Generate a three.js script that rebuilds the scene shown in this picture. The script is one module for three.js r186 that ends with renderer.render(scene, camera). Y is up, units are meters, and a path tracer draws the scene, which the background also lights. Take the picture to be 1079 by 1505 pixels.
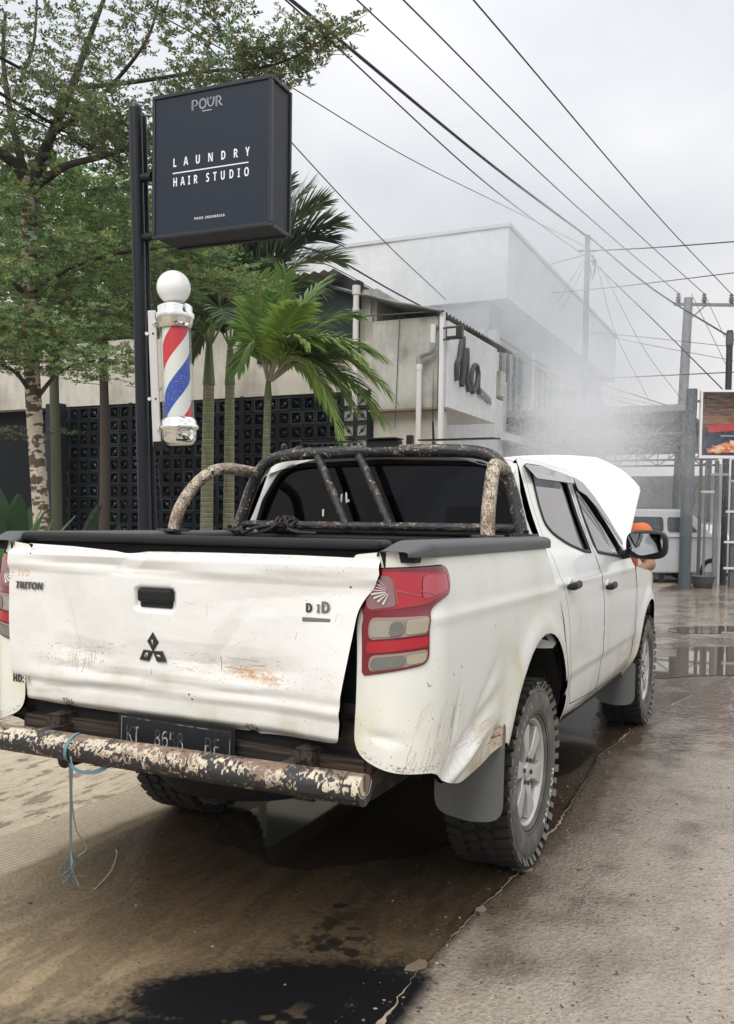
import * as THREE from 'three';
import { RoundedBoxGeometry } from 'three/addons/geometries/RoundedBoxGeometry.js';
import { TextGeometry } from 'three/addons/geometries/TextGeometry.js';
import { FontLoader } from 'three/addons/loaders/FontLoader.js';
import { MarchingCubes } from 'three/addons/objects/MarchingCubes.js';

// ---------- camera ----------
const scene = new THREE.Scene();
const FOCAL = 1335.14, CY = 816.6, PW = 1079, PH = 1505;         // photo pixels
const EYE = new THREE.Vector3(0, 1.3982, 0), PITCH = -0.0372, ROLL = 0.0144;
const camera = new THREE.PerspectiveCamera(2 * Math.atan(CY / FOCAL) * 180 / Math.PI, PW / (2 * CY), 0.05, 900);
camera.position.copy(EYE);
camera.rotation.set(PITCH, 0, ROLL, 'XYZ');
camera.setViewOffset(PW, 2 * CY, 0, 0, PW, PH);
camera.updateProjectionMatrix();

// ---------- noise ----------
function rng(seed) { let s = seed | 0; return () => { s = (s + 0x6d2b79f5) | 0; let t = Math.imul(s ^ (s >>> 15), 1 | s); t = (t + Math.imul(t ^ (t >>> 7), 61 | t)) ^ t; return ((t ^ (t >>> 14)) >>> 0) / 4294967296; }; }
const HT = new Float32Array(65536); { const r = rng(77); for (let i = 0; i < 65536; i++) HT[i] = r(); }
function vn(x, y) {
  const ix = Math.floor(x), iy = Math.floor(y); let fx = x - ix, fy = y - iy;
  fx = fx * fx * (3 - 2 * fx); fy = fy * fy * (3 - 2 * fy);
  const h = (a, b) => HT[((a * 7919) ^ (b * 104729)) & 65535];
  const a = h(ix, iy), b = h(ix + 1, iy), c = h(ix, iy + 1), d = h(ix + 1, iy + 1);
  return a + (b - a) * fx + (c - a) * fy + (a - b - c + d) * fx * fy;
}
function fbm(x, y, o = 4) { let s = 0, a = 0.5, n = 0; for (let i = 0; i < o; i++) { s += a * vn(x, y); n += a; a *= 0.5; x = x * 2.03 + 17.3; y = y * 2.01 + 5.7; } return s / n; }
const clamp = (x, a = 0, b = 1) => Math.min(b, Math.max(a, x)), sst = (x, a, b) => { const t = clamp((x - a) / (b - a)); return t * t * (3 - 2 * t); }, lerp = (a, b, t) => a + (b - a) * t;

// ---------- sky: a thin, even overcast, a little brighter overhead ----------
{
  const W = 1024, H = 512, data = new Float32Array(W * H * 4);
  for (let j = 0; j < H; j++) for (let i = 0; i < W; i++) {
    const up = ((j + 0.5) / H - 0.5) * Math.PI, az = ((i + 0.5) / W - 0.5) * 2 * Math.PI, y = Math.sin(up);
    const x = Math.cos(az) * Math.cos(up), z = Math.sin(az) * Math.cos(up);
    const k = 1 / (Math.max(y, 0) + 0.22);
    const cl = fbm(x * k * 1.6 + 31, z * k * 1.6 + 11, 5), c2 = fbm(x * k * 0.7 + 3, z * k * 0.7 + 40, 3);
    const L = 0.44 * (1 + 1.35 * Math.max(y, 0)) * (1 + 0.55 * (cl - 0.5) + 0.5 * (c2 - 0.5));
    const blue = clamp(0.5 - (cl - 0.5) * 2.2 - (c2 - 0.5) * 1.5);
    const q = (j * W + i) * 4;
    data[q] = L * lerp(1.03, 0.93, blue); data[q + 1] = L * lerp(1.0, 0.965, blue); data[q + 2] = L * lerp(0.97, 1.03, blue); data[q + 3] = 1;
  }
  const t = new THREE.DataTexture(data, W, H, THREE.RGBAFormat, THREE.FloatType);
  t.mapping = THREE.EquirectangularReflectionMapping; t.magFilter = THREE.LinearFilter; t.minFilter = THREE.LinearFilter; t.needsUpdate = true;
  scene.background = t; scene.environment = t;
}
// ---------- sun behind thin cloud ----------
const sun = new THREE.DirectionalLight(0xfff7ec, 1.5);
sun.position.set(-9, 22, 13); sun.target.position.set(0, 0, -6);
sun.castShadow = true; sun.shadow.radius = 70; sun.shadow.mapSize.set(2048, 2048);
Object.assign(sun.shadow.camera, { left: -30, right: 30, top: 30, bottom: -30, near: 1, far: 90 });
scene.add(sun, sun.target);

const renderer = new THREE.WebGLRenderer({ antialias: true });
renderer.toneMapping = THREE.LinearToneMapping;
renderer.toneMappingExposure = 1.5;
renderer.shadowMap.enabled = true;
renderer.setSize(734, 1024);
scene.fog = new THREE.FogExp2(0xeef1f4, 0.0006);
// ---------- small tools ----------
const V = (x, y, z) => new THREE.Vector3(x, y, z);
const YAW = 0.4454, TX = -0.0969, TZ = -4.0604, TURN = Math.PI / 2 - YAW;      // the street and the truck run along this line
const DX = Math.sin(YAW), DZ = -Math.cos(YAW), RX = Math.cos(YAW), RZ = Math.sin(YAW);
const street = (X, Y, Z) => V(TX + X * DX + Z * RX, Y, TZ + X * DZ + Z * RZ);   // street axes (along, up, across) -> world
const streetOf = (x, z) => [(x - TX) * DX + (z - TZ) * DZ, (x - TX) * RX + (z - TZ) * RZ];
function pixelRay(px, py) {
  let x = (px - 539.5) / FOCAL, y = -(py - CY) / FOCAL, z = -1, c = Math.cos(ROLL), s = Math.sin(ROLL);
  [x, y] = [c * x - s * y, s * x + c * y]; c = Math.cos(PITCH); s = Math.sin(PITCH); [y, z] = [c * y - s * z, s * y + c * z];
  return V(x, y, z);
}
const atDepth = (px, py, depth) => { const r = pixelRay(px, py); return r.multiplyScalar(depth / -r.z).add(EYE); };
const onGround = (px, py) => { const r = pixelRay(px, py); return r.multiplyScalar(-EYE.y / r.y).add(EYE); };

const taken = {};
function numbered(n) { if (!(n in taken)) { taken[n] = 0; return n; } taken[n]++; return n + '_' + String(taken[n]).padStart(3, '0'); }
function put(name, geo, mat, parent) {
  const m = new THREE.Mesh(Array.isArray(geo) ? merge(geo) : geo, mat); m.name = parent ? name : numbered(name);
  m.castShadow = m.receiveShadow = true; (parent || scene).add(m); return m;
}
function tag(o, label, category, group, kind) { o.userData = { label, category }; if (group) o.userData.group = group; if (kind) o.userData.kind = kind; return o; }
function thing(name, label, category, pos = [0, 0, 0], turn = 0, group) {
  const g = new THREE.Group(); g.name = numbered(name); g.position.set(...(pos.isVector3 ? pos.toArray() : pos)); g.rotation.y = turn; scene.add(g); return tag(g, label, category, group);
}
function struct(name, geo, mat, label) { const m = put(name, geo, mat); m.userData = { kind: 'structure' }; if (label) m.userData.label = label; return m; }
function copyOf(o, pos, turn, label) { const c = o.clone(); c.name = numbered(o.name.replace(/_\d{3}$/, '')); c.userData = { ...o.userData }; if (label) c.userData.label = label; c.position.copy(pos); c.rotation.y = turn; scene.add(c); return c; }
function merge(list) {
  let nv = 0, ni = 0; const col = list.some((g) => g.attributes.color);
  for (const g of list) { nv += g.attributes.position.count; ni += g.index ? g.index.count : g.attributes.position.count; }
  const P = new Float32Array(nv * 3), N = new Float32Array(nv * 3), U = new Float32Array(nv * 2), C = col ? new Float32Array(nv * 3).fill(1) : null, I = new Uint32Array(ni); let v = 0, k = 0;
  for (const g of list) {
    if (!g.attributes.normal) g.computeVertexNormals();
    P.set(g.attributes.position.array.subarray(0, g.attributes.position.count * 3), v * 3); N.set(g.attributes.normal.array.subarray(0, g.attributes.position.count * 3), v * 3);
    if (g.attributes.uv) U.set(g.attributes.uv.array, v * 2);
    if (col && g.attributes.color) C.set(g.attributes.color.array, v * 3);
    if (g.index) for (let i = 0; i < g.index.count; i++) I[k++] = g.index.array[i] + v; else for (let i = 0; i < g.attributes.position.count; i++) I[k++] = v + i;
    v += g.attributes.position.count;
  }
  const o = new THREE.BufferGeometry();
  o.setAttribute('position', new THREE.BufferAttribute(P, 3)); o.setAttribute('normal', new THREE.BufferAttribute(N, 3)); o.setAttribute('uv', new THREE.BufferAttribute(U, 2));
  if (col) o.setAttribute('color', new THREE.BufferAttribute(C, 3));
  o.setIndex(new THREE.BufferAttribute(I, 1)); return o;
}
function geoFrom(P, N, U, I, C) {
  const o = new THREE.BufferGeometry(); o.setAttribute('position', new THREE.Float32BufferAttribute(P, 3));
  if (N) o.setAttribute('normal', new THREE.Float32BufferAttribute(N, 3)); if (U) o.setAttribute('uv', new THREE.Float32BufferAttribute(U, 2)); if (C) o.setAttribute('color', new THREE.Float32BufferAttribute(C, 3));
  if (I) o.setIndex(I); if (!N) o.computeVertexNormals(); return o;
}
const box = (w, h, d, x = 0, y = 0, z = 0, ry = 0, rx = 0, rz = 0) => { const g = new THREE.BoxGeometry(w, h, d); if (rx) g.rotateX(rx); if (rz) g.rotateZ(rz); if (ry) g.rotateY(ry); return g.translate(x, y, z); };
const rbox = (w, h, d, x = 0, y = 0, z = 0, r = 0.01, s = 2) => new RoundedBoxGeometry(w, h, d, s, Math.min(r, w / 2.01, h / 2.01, d / 2.01)).translate(x, y, z);
function rod(a, b, r, seg = 10, r2 = r) {   // a straight bar between two points
  const d = b.clone().sub(a), g = new THREE.CylinderGeometry(r2, r, d.length(), seg, 1); g.translate(0, d.length() / 2, 0);
  g.applyQuaternion(new THREE.Quaternion().setFromUnitVectors(V(0, 1, 0), d.normalize())); return g.translate(a.x, a.y, a.z);
}
// swept tube with a radius that may change, closed ends
function tube(pts, r, seg = 12, n = 0, tension = 0.5) {
  const c = pts.length > 2 ? new THREE.CatmullRomCurve3(pts, false, 'catmullrom', tension) : new THREE.LineCurve3(pts[0], pts[1]); n = n || Math.max(2, pts.length * 6);
  const fr = c.computeFrenetFrames(n, false), P = [], N = [], U = [], I = [], L = c.getLength(), rad = typeof r === 'function' ? r : () => r;
  for (let i = 0; i <= n; i++) { const t = i / n, p = c.getPointAt(t), rr = rad(t); for (let j = 0; j <= seg; j++) { const a = j / seg * 2 * Math.PI, nn = fr.normals[i].clone().multiplyScalar(Math.cos(a)).addScaledVector(fr.binormals[i], Math.sin(a)); P.push(p.x + nn.x * rr, p.y + nn.y * rr, p.z + nn.z * rr); N.push(nn.x, nn.y, nn.z); U.push(t * L, j / seg); } }
  for (let i = 0; i < n; i++) for (let j = 0; j < seg; j++) { const a = i * (seg + 1) + j, b = a + seg + 1; I.push(a, a + 1, b, b, a + 1, b + 1); }
  for (const [i, s] of [[0, -1], [n, 1]]) { const p = c.getPointAt(i / n), tn = fr.tangents[i], o = P.length / 3; P.push(p.x, p.y, p.z); N.push(tn.x * s, tn.y * s, tn.z * s); U.push(i / n * L, 0); for (let j = 0; j <= seg; j++) { const q = (i * (seg + 1) + j) * 3; P.push(P[q], P[q + 1], P[q + 2]); N.push(tn.x * s, tn.y * s, tn.z * s); U.push(i / n * L + 0.01, j / seg); } for (let j = 0; j < seg; j++) s > 0 ? I.push(o, o + 1 + j, o + 2 + j) : I.push(o, o + 2 + j, o + 1 + j); }
  return geoFrom(P, N, U, I);
}
const lathe = (pts, seg = 32) => new THREE.LatheGeometry(pts.map(([x, y]) => new THREE.Vector2(x, y)), seg);
// rounds the corners of a polygon: points are [u, v, radius]
function roundPoly(pts, n = 5) {
  const out = [];
  pts.forEach((p, i) => {
    const r = p[2] || 0; if (!r) { out.push([p[0], p[1]]); return; }
    const a = pts[(i + pts.length - 1) % pts.length], b = pts[(i + 1) % pts.length], la = Math.hypot(a[0] - p[0], a[1] - p[1]), lb = Math.hypot(b[0] - p[0], b[1] - p[1]), d = Math.min(r, la * 0.48, lb * 0.48);
    const A = [p[0] + (a[0] - p[0]) / la * d, p[1] + (a[1] - p[1]) / la * d], B = [p[0] + (b[0] - p[0]) / lb * d, p[1] + (b[1] - p[1]) / lb * d];
    for (let k = 0; k <= n; k++) { const t = k / n; out.push([(1 - t) ** 2 * A[0] + 2 * t * (1 - t) * p[0] + t * t * B[0], (1 - t) ** 2 * A[1] + 2 * t * (1 - t) * p[1] + t * t * B[1]]); }
  });
  return out;
}
function sdPoly(poly, x, y) {   // negative inside
  let d = 1e9, s = 1;
  for (let i = 0, j = poly.length - 1; i < poly.length; j = i, i++) {
    const ex = poly[j][0] - poly[i][0], ey = poly[j][1] - poly[i][1], wx = x - poly[i][0], wy = y - poly[i][1], t = clamp((wx * ex + wy * ey) / (ex * ex + ey * ey || 1e-12)), bx = wx - ex * t, by = wy - ey * t;
    d = Math.min(d, bx * bx + by * by);
    const c1 = y >= poly[i][1], c2 = y < poly[j][1], c3 = ex * wy > ey * wx; if ((c1 && c2 && c3) || (!c1 && !c2 && !c3)) s = -s;
  }
  return s * Math.sqrt(d);
}
// A sheet-metal panel: the part of a curved surface f(u, v) -> [x, y, z] inside an outline and outside its holes, with its edges folded back.
// side = 1 if the outside is on the side of du x dv, else -1. uvf(u, v) gives texture coordinates.
function panel(outline, holes, f, cell, fold = 0.012, side = 1, uvf = (u, v) => [u, v]) {
  let u0 = 1e9, u1 = -1e9, v0 = 1e9, v1 = -1e9; for (const [u, v] of outline) { u0 = Math.min(u0, u); u1 = Math.max(u1, u); v0 = Math.min(v0, v); v1 = Math.max(v1, v); }
  u0 -= cell; v0 -= cell; const nu = Math.ceil((u1 - u0) / cell) + 1, nv = Math.ceil((v1 - v0) / cell) + 1, D = new Float32Array((nu + 1) * (nv + 1));
  for (let j = 0; j <= nv; j++) for (let i = 0; i <= nu; i++) { const u = u0 + i * cell, v = v0 + j * cell; let d = sdPoly(outline, u, v); for (const h of holes) d = Math.max(d, -sdPoly(h, u, v)); D[j * (nu + 1) + i] = d; }
  const P = [], N = [], U = [], I = [], seen = new Map(), e = 0.002;
  const vert = (u, v) => {
    const k = Math.round(u * 2e4) * 1e6 + Math.round(v * 2e4); if (seen.has(k)) return seen.get(k);
    const p = f(u, v), a = f(u + e, v), b = f(u, v + e), a0 = f(u - e, v), b0 = f(u, v - e), ax = a[0] - a0[0], ay = a[1] - a0[1], az = a[2] - a0[2], bx = b[0] - b0[0], by = b[1] - b0[1], bz = b[2] - b0[2];
    let x = ay * bz - az * by, y = az * bx - ax * bz, z = ax * by - ay * bx; const l = (Math.hypot(x, y, z) || 1) * side;
    const n = P.length / 3; P.push(...p); N.push(x / l, y / l, z / l); U.push(...uvf(u, v)); seen.set(k, n); return n;
  };
  const skirt = [];
  for (let j = 0; j < nv; j++) for (let i = 0; i < nu; i++) {
    const q = j * (nu + 1) + i, c = [[i, j, D[q]], [i + 1, j, D[q + 1]], [i + 1, j + 1, D[q + nu + 2]], [i, j + 1, D[q + nu + 1]]];
    if (c.every((k) => k[2] > 0)) continue;
    const ring = [], cut = [];
    for (let k = 0; k < 4; k++) {
      const A = c[k], B = c[(k + 1) % 4]; if (A[2] <= 0) ring.push(vert(u0 + A[0] * cell, v0 + A[1] * cell));
      if ((A[2] <= 0) !== (B[2] <= 0)) { const t = A[2] / (A[2] - B[2]), n = vert(u0 + lerp(A[0], B[0], t) * cell, v0 + lerp(A[1], B[1], t) * cell); ring.push(n); cut.push([n, A[2] <= 0]); }
    }
    for (let k = 1; k + 1 < ring.length; k++) side > 0 ? I.push(ring[0], ring[k], ring[k + 1]) : I.push(ring[0], ring[k + 1], ring[k]);
    if (cut.length === 2) skirt.push(cut[0][1] ? [cut[0][0], cut[1][0]] : [cut[1][0], cut[0][0]]);
    if (cut.length === 4) skirt.push([cut[0][0], cut[1][0]], [cut[2][0], cut[3][0]]);
  }
  if (fold) for (const [a, b] of skirt) {
    const o = P.length / 3, pa = P.slice(a * 3, a * 3 + 3), pb = P.slice(b * 3, b * 3 + 3), na = N.slice(a * 3, a * 3 + 3), nb = N.slice(b * 3, b * 3 + 3);
    const t = [pb[0] - pa[0], pb[1] - pa[1], pb[2] - pa[2]], w = [t[1] * na[2] - t[2] * na[1], t[2] * na[0] - t[0] * na[2], t[0] * na[1] - t[1] * na[0]], l = -(Math.hypot(...w) || 1) * side;
    for (const [p, n, s] of [[pa, na, a], [pb, nb, b]]) { P.push(...p, p[0] - n[0] * fold, p[1] - n[1] * fold, p[2] - n[2] * fold); for (let k = 0; k < 2; k++) { N.push(w[0] / l, w[1] / l, w[2] / l); U.push(U[s * 2], U[s * 2 + 1]); } }
    side > 0 ? I.push(o, o + 1, o + 3, o, o + 3, o + 2) : I.push(o, o + 3, o + 1, o, o + 2, o + 3);
  }
  return geoFrom(P, N, U, I);
}
// a rectangular grid over f(s, t), s and t in 0..1
function gridGeo(f, nu, nv) {
  const P = [], U = [], I = [];
  for (let j = 0; j <= nv; j++) for (let i = 0; i <= nu; i++) { const p = f(i / nu, j / nv); P.push(p[0], p[1], p[2]); U.push(i / nu, j / nv); }
  for (let j = 0; j < nv; j++) for (let i = 0; i < nu; i++) { const a = j * (nu + 1) + i, b = a + nu + 1; I.push(a, a + 1, b, b, a + 1, b + 1); }
  return geoFrom(P, null, U, I);
}
// ---------- textures ----------
const lin2s = (x) => x <= 0.0031308 ? x * 12.92 : 1.055 * Math.pow(x, 1 / 2.4) - 0.055;
function dataTex(W, H, f, srgb = true) {   // f(i, j) -> [r, g, b] linear if srgb, else plain 0..1; row 0 is v = 0
  const d = new Uint8Array(W * H * 4); for (let j = 0, q = 0; j < H; j++) for (let i = 0; i < W; i++, q += 4) { const c = f(i, j); for (let k = 0; k < 3; k++) d[q + k] = clamp(srgb ? lin2s(clamp(c[k])) : c[k]) * 255; d[q + 3] = 255; }
  const t = new THREE.DataTexture(d, W, H); t.wrapS = t.wrapT = THREE.RepeatWrapping; t.magFilter = THREE.LinearFilter; t.minFilter = THREE.LinearMipmapLinearFilter; if (srgb) t.colorSpace = THREE.SRGBColorSpace; t.needsUpdate = true; return t;
}
function canvasTex(W, H, draw, srgb = true) {
  const c = document.createElement('canvas'); c.width = W; c.height = H; const g = c.getContext('2d'); draw(g, W, H);
  const t = new THREE.CanvasTexture(c); t.wrapS = t.wrapT = THREE.ClampToEdgeWrapping; t.magFilter = THREE.LinearFilter; if (srgb) t.colorSpace = THREE.SRGBColorSpace; return t;
}
const std = (r, g, b, rough = 0.6, o = {}) => { const { lin, ...rest } = o; return new THREE.MeshPhysicalMaterial({ color: new THREE.Color().setRGB(r, g, b), roughness: rough, ...rest }); };
const font = await new FontLoader().loadAsync('fonts/droid/droid_sans_bold.typeface.json');
const fontRegular = await new FontLoader().loadAsync('fonts/droid/droid_sans_regular.typeface.json');
function text(s, size, depth = 0.003, f = font) { const g = new TextGeometry(s, { font: f, size, depth, curveSegments: 4, bevelEnabled: false }); g.computeBoundingBox(); return g; }
const noiseTex = (scale, lo, hi, seed = 0) => dataTex(512, 512, (i, j) => { const a = fbmTile(i / 512, j / 512, scale, seed), v = lerp(lo, hi, a); return [v, v, v]; }, false);
function fbmTile(u, v, s, seed) {   // repeats over 0..1
  const T = (x, y, p) => { const ix = Math.floor(x), iy = Math.floor(y); let fx = x - ix, fy = y - iy; fx = fx * fx * (3 - 2 * fx); fy = fy * fy * (3 - 2 * fy); const h = (a, b) => HT[((((a % p) + p) % p * 7919) ^ ((((b % p) + p) % p) * 104729) ^ (seed * 331)) & 65535]; const a = h(ix, iy), b = h(ix + 1, iy), c = h(ix, iy + 1), d = h(ix + 1, iy + 1); return a + (b - a) * fx + (c - a) * fy + (a - b - c + d) * fx * fy; };
  let r = 0, a = 0.5; for (let k = 0; k < 5; k++) { r += a * T(u * s, v * s, s); s *= 2; a *= 0.5; } return r / 0.97;
}
const rubber = std(0.011, 0.011, 0.012, 0.75, { specularIntensity: 0.5 });
// =====================================================================
// ground
// =====================================================================
const seam = [[-0.35, -1.0], [-0.12, -2.0], [0.058, -2.482], [0.143, -2.688], [0.412, -3.223], [0.657, -3.652], [0.912, -4.206], [1.426, -5.476], [2.141, -6.696], [3.245, -8.235], [5.2, -11.2], [9.5, -17], [16, -24]];
const seamX = (z) => { let i = 0; while (i < seam.length - 2 && z < seam[i + 1][1]) i++; const [x0, z0] = seam[i], [x1, z1] = seam[i + 1]; return lerp(x0, x1, (z - z0) / (z1 - z0)) + 0.05 * (fbm(z * 3.1, 4, 3) - 0.5); };
const spotAt = (x, z, cx, cz, rx, rz, rot = 0) => { const c = Math.cos(rot), s = Math.sin(rot), p = (x - cx) * c + (z - cz) * s, q = -(x - cx) * s + (z - cz) * c; return Math.hypot(p / rx, q / rz); };
// what the ground is made of at a place: [r, g, b, roughness, height]
function groundAt(x, z, fine) {
  const [X, Z] = streetOf(x, z), n1 = fbm(x * 1.3 + 9, z * 1.3 + 2, 4), n2 = fbm(x * 6, z * 6 + 50, 3), side = x - seamX(z) + 0.02 * (n2 - 0.5);
  const g1 = fine ? fbm(x * 90, z * 90, 2) : 0.5, g2 = fine ? vn(x * 330, z * 330) : vn(x * 40, z * 40);
  let r, g, b, ro, h;
  if (side > 0) {                                        // worn road on the street side, damp and gritty
    const trk = fbm(X * 0.9 + 5, Z * 7, 3), w = clamp(sst(0.45 * fbm(x * 0.8 + 3, z * 0.8 + 20, 3) + 0.25 * n2 + 0.3 * trk + 0.16 * sst(z, -5, -9), 0.44, 0.80) + (0.95 + 0.7 * (n2 - 0.5)) * Math.exp(-side / 0.5) * sst(z + 0.5 * (n1 - 0.5), -2.75, -3.5));
    const s = (0.82 + 0.34 * n1) * (0.58 + 0.46 * g1 + 0.34 * g2);
    r = lerp(0.33, 0.115, w) * s; g = lerp(0.288, 0.086, w) * s; b = lerp(0.242, 0.064, w) * s; ro = lerp(0.28, 0.14, w) + 0.1 * (g1 - 0.5); h = 0.5 * g1 + 0.35 * g2 + 0.25 * n2;
    if (fine && vn(x * 60 + 7, z * 60) > 0.93) { r *= 0.35; g *= 0.33; b *= 0.32; h -= 0.4; }
    if (g2 > 0.94) { r *= 1.5; g *= 1.5; b *= 1.5; }
  } else {
    const edge = -1.27 + 0.10 * (n1 - 0.5) + 0.05 * (n2 - 0.5);
    if (Z < edge) {                                      // dry, rough concrete shoulder
      const st = fbm(X * 9, Z * 26, 3), s = (0.70 + 0.5 * n1) * (0.55 + 0.55 * st + 0.35 * g1);
      r = 0.40 * s; g = 0.345 * s; b = 0.265 * s; ro = 0.85; h = 0.8 * st + 0.4 * g1 + 0.3;
      if (st < 0.36) { r *= 0.6; g *= 0.58; b *= 0.56; }
    } else {
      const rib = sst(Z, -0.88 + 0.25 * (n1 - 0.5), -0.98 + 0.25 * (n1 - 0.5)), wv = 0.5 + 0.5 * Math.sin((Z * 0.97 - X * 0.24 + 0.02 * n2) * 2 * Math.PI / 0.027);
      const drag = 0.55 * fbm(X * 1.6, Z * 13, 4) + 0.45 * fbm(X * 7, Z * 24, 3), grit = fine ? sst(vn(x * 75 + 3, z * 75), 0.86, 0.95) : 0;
      const wetShade = sst(X + 0.9 * (n1 - 0.5) + 0.5 * (drag - 0.5), -1.55, -0.65) * (1 - rib) * sst(Z, -1.05, -0.75), s = (0.72 + 0.5 * n1) * (0.72 + 0.2 * drag + 0.4 * g1);  // wet mud, with the truck's soft shade behind and beneath painted into it
      const mud = sst(drag, 0.42, 0.6); r = lerp(lerp(0.19, 0.29, mud), lerp(0.056, 0.078, mud), wetShade) * s; g = lerp(lerp(0.142, 0.222, mud), lerp(0.038, 0.054, mud), wetShade) * s; b = lerp(lerp(0.088, 0.14, mud), lerp(0.025, 0.034, mud), wetShade) * s; r *= 1 - 0.4 * grit; g *= 1 - 0.4 * grit; b *= 1 - 0.4 * grit;
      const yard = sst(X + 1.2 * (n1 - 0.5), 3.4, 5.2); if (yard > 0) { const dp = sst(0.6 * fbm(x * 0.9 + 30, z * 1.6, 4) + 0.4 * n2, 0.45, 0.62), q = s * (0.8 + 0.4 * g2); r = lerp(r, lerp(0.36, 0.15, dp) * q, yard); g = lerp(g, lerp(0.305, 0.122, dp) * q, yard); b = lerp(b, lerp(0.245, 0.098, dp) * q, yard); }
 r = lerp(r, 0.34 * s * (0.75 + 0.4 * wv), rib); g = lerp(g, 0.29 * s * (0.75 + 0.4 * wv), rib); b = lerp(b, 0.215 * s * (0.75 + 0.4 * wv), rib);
      ro = lerp(lerp(0.5, 0.2, wetShade), 0.85, rib) * (1 - 0.3 * yard) + 0.08 * (g1 - 0.5); h = lerp(0.3 * g1 + 0.35 * drag + 0.1 * g2, 0.3 * wv + 0.25 * g1, rib);
    }
  }
  const sl = Math.abs(side); if (sl < 0.05 && fine) { const k = Math.exp(-sl * sl / 0.0004) * 0.5; r *= 1 - k; g *= 1 - k; b *= 1 - k; h -= k; }
  // spilt oil
  if (fine) {
    const o = Math.min(spotAt(x, z, -0.08, -2.64, 0.36, 0.21, 0.06), spotAt(x, z, -0.40, -2.62, 0.3, 0.15, -0.2), spotAt(x, z, -0.2, -2.42, 0.66, 0.13, 0)) + 0.38 * (fbm(x * 7 + 3, z * 7, 4) - 0.5) + 0.22 * (fbm(x * 34, z * 34, 2) - 0.5) + 0.22 * (g1 - 0.5);
    const d = Math.min(spotAt(x, z, -0.075, -3.26, 0.03, 0.022), spotAt(x, z, -0.09, -2.97, 0.035, 0.05), spotAt(x, z, -0.13, -2.93, 0.03, 0.03), spotAt(x, z, -0.03, -2.9, 0.025, 0.03)) + 0.9 * (fbm(x * 30, z * 30, 3) - 0.5);
    const dr = sst(fbm(x * 26 + 8, z * 26, 3), 0.56, 0.66) * sst(spotAt(x, z, -0.1, -2.95, 0.22, 0.4), 1.0, 0.3) * 0.7;
    const k = Math.max(sst(o, 1.22, 0.80) * (side > 0.03 ? sst(side, 0.1, 0.03) : 1), sst(d, 1.1, 0.7) * 0.85, side < 0 ? dr : 0), tanIsle = sst(fbm(x * 12 + 70, z * 16 + 5, 3), 0.62, 0.74) * sst(z, -2.62, -2.5) * 0.55, kk = k * (1 - tanIsle);
    const halo = 1 - 0.45 * sst(o, 1.75, 1.0) * (side < 0 ? 1 : sst(side, 0.15, 0)); r *= halo; g *= halo; b *= halo * 0.97;
    r = lerp(r, 0.0075, kk); g = lerp(g, 0.0075, kk); b = lerp(b, 0.009, kk); ro = lerp(ro, 0.34, kk); h = lerp(h, 0.15, kk * 0.7);
  }
  return [r, g, b, clamp(ro, 0.06, 1), clamp(h)];
}
function groundSheet(name, x0, x1, z0, z1, W, H, y, fine, bump) {
  const col = new Uint8Array(W * H * 4), aux = new Uint8Array(W * H * 4);
  for (let j = 0, q = 0; j < H; j++) for (let i = 0; i < W; i++, q += 4) {
    const p = groundAt(lerp(x0, x1, (i + 0.5) / W), lerp(z0, z1, (j + 0.5) / H), fine);
    for (let k = 0; k < 3; k++) col[q + k] = clamp(lin2s(clamp(p[k]))) * 255; col[q + 3] = 255; aux[q] = p[4] * 255; aux[q + 1] = p[3] * 255; aux[q + 2] = 0; aux[q + 3] = 255;
  }
  const t = (d, s) => { const t = new THREE.DataTexture(d, W, H); t.magFilter = THREE.LinearFilter; t.minFilter = THREE.LinearMipmapLinearFilter; if (s) t.colorSpace = THREE.SRGBColorSpace; t.needsUpdate = true; return t; };
  const a = t(aux, false), g = geoFrom([x0, y, z0, x1, y, z0, x1, y, z1, x0, y, z1], [0, 1, 0, 0, 1, 0, 0, 1, 0, 0, 1, 0], [0, 0, 1, 0, 1, 1, 0, 1], [0, 3, 2, 0, 2, 1]);
  return struct(name, g, std(1, 1, 1, 1, { map: t(col, true), roughnessMap: a, bumpMap: a, bumpScale: bump, specularIntensity: 1 }));
}
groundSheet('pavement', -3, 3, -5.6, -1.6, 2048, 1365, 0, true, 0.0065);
groundSheet('shoulder_pavement', -12, -3, -5.6, 1.6, 1024, 820, 0, true, 0.01);
groundSheet('street_pavement', 3, 12, -5.6, 1.6, 1024, 820, 0, true, 0.01);
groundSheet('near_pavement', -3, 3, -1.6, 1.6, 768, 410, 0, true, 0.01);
groundSheet('yard_pavement', -12, 13, -24, -5.6, 2048, 1712, 0, false, 0.012);
{
  const t = dataTex(512, 512, (i, j) => { const a = fbmTile(i / 512, j / 512, 4, 2), b = fbmTile(i / 512, j / 512, 32, 3), s = 0.6 + 0.5 * a + 0.3 * b; return [0.2 * s, 0.172 * s, 0.14 * s]; }); t.repeat.set(120, 120);
  struct('ground', new THREE.PlaneGeometry(700, 700).rotateX(-Math.PI / 2).translate(0, -0.008, 0), std(1, 1, 1, 0.6, { map: t }));
}
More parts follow.
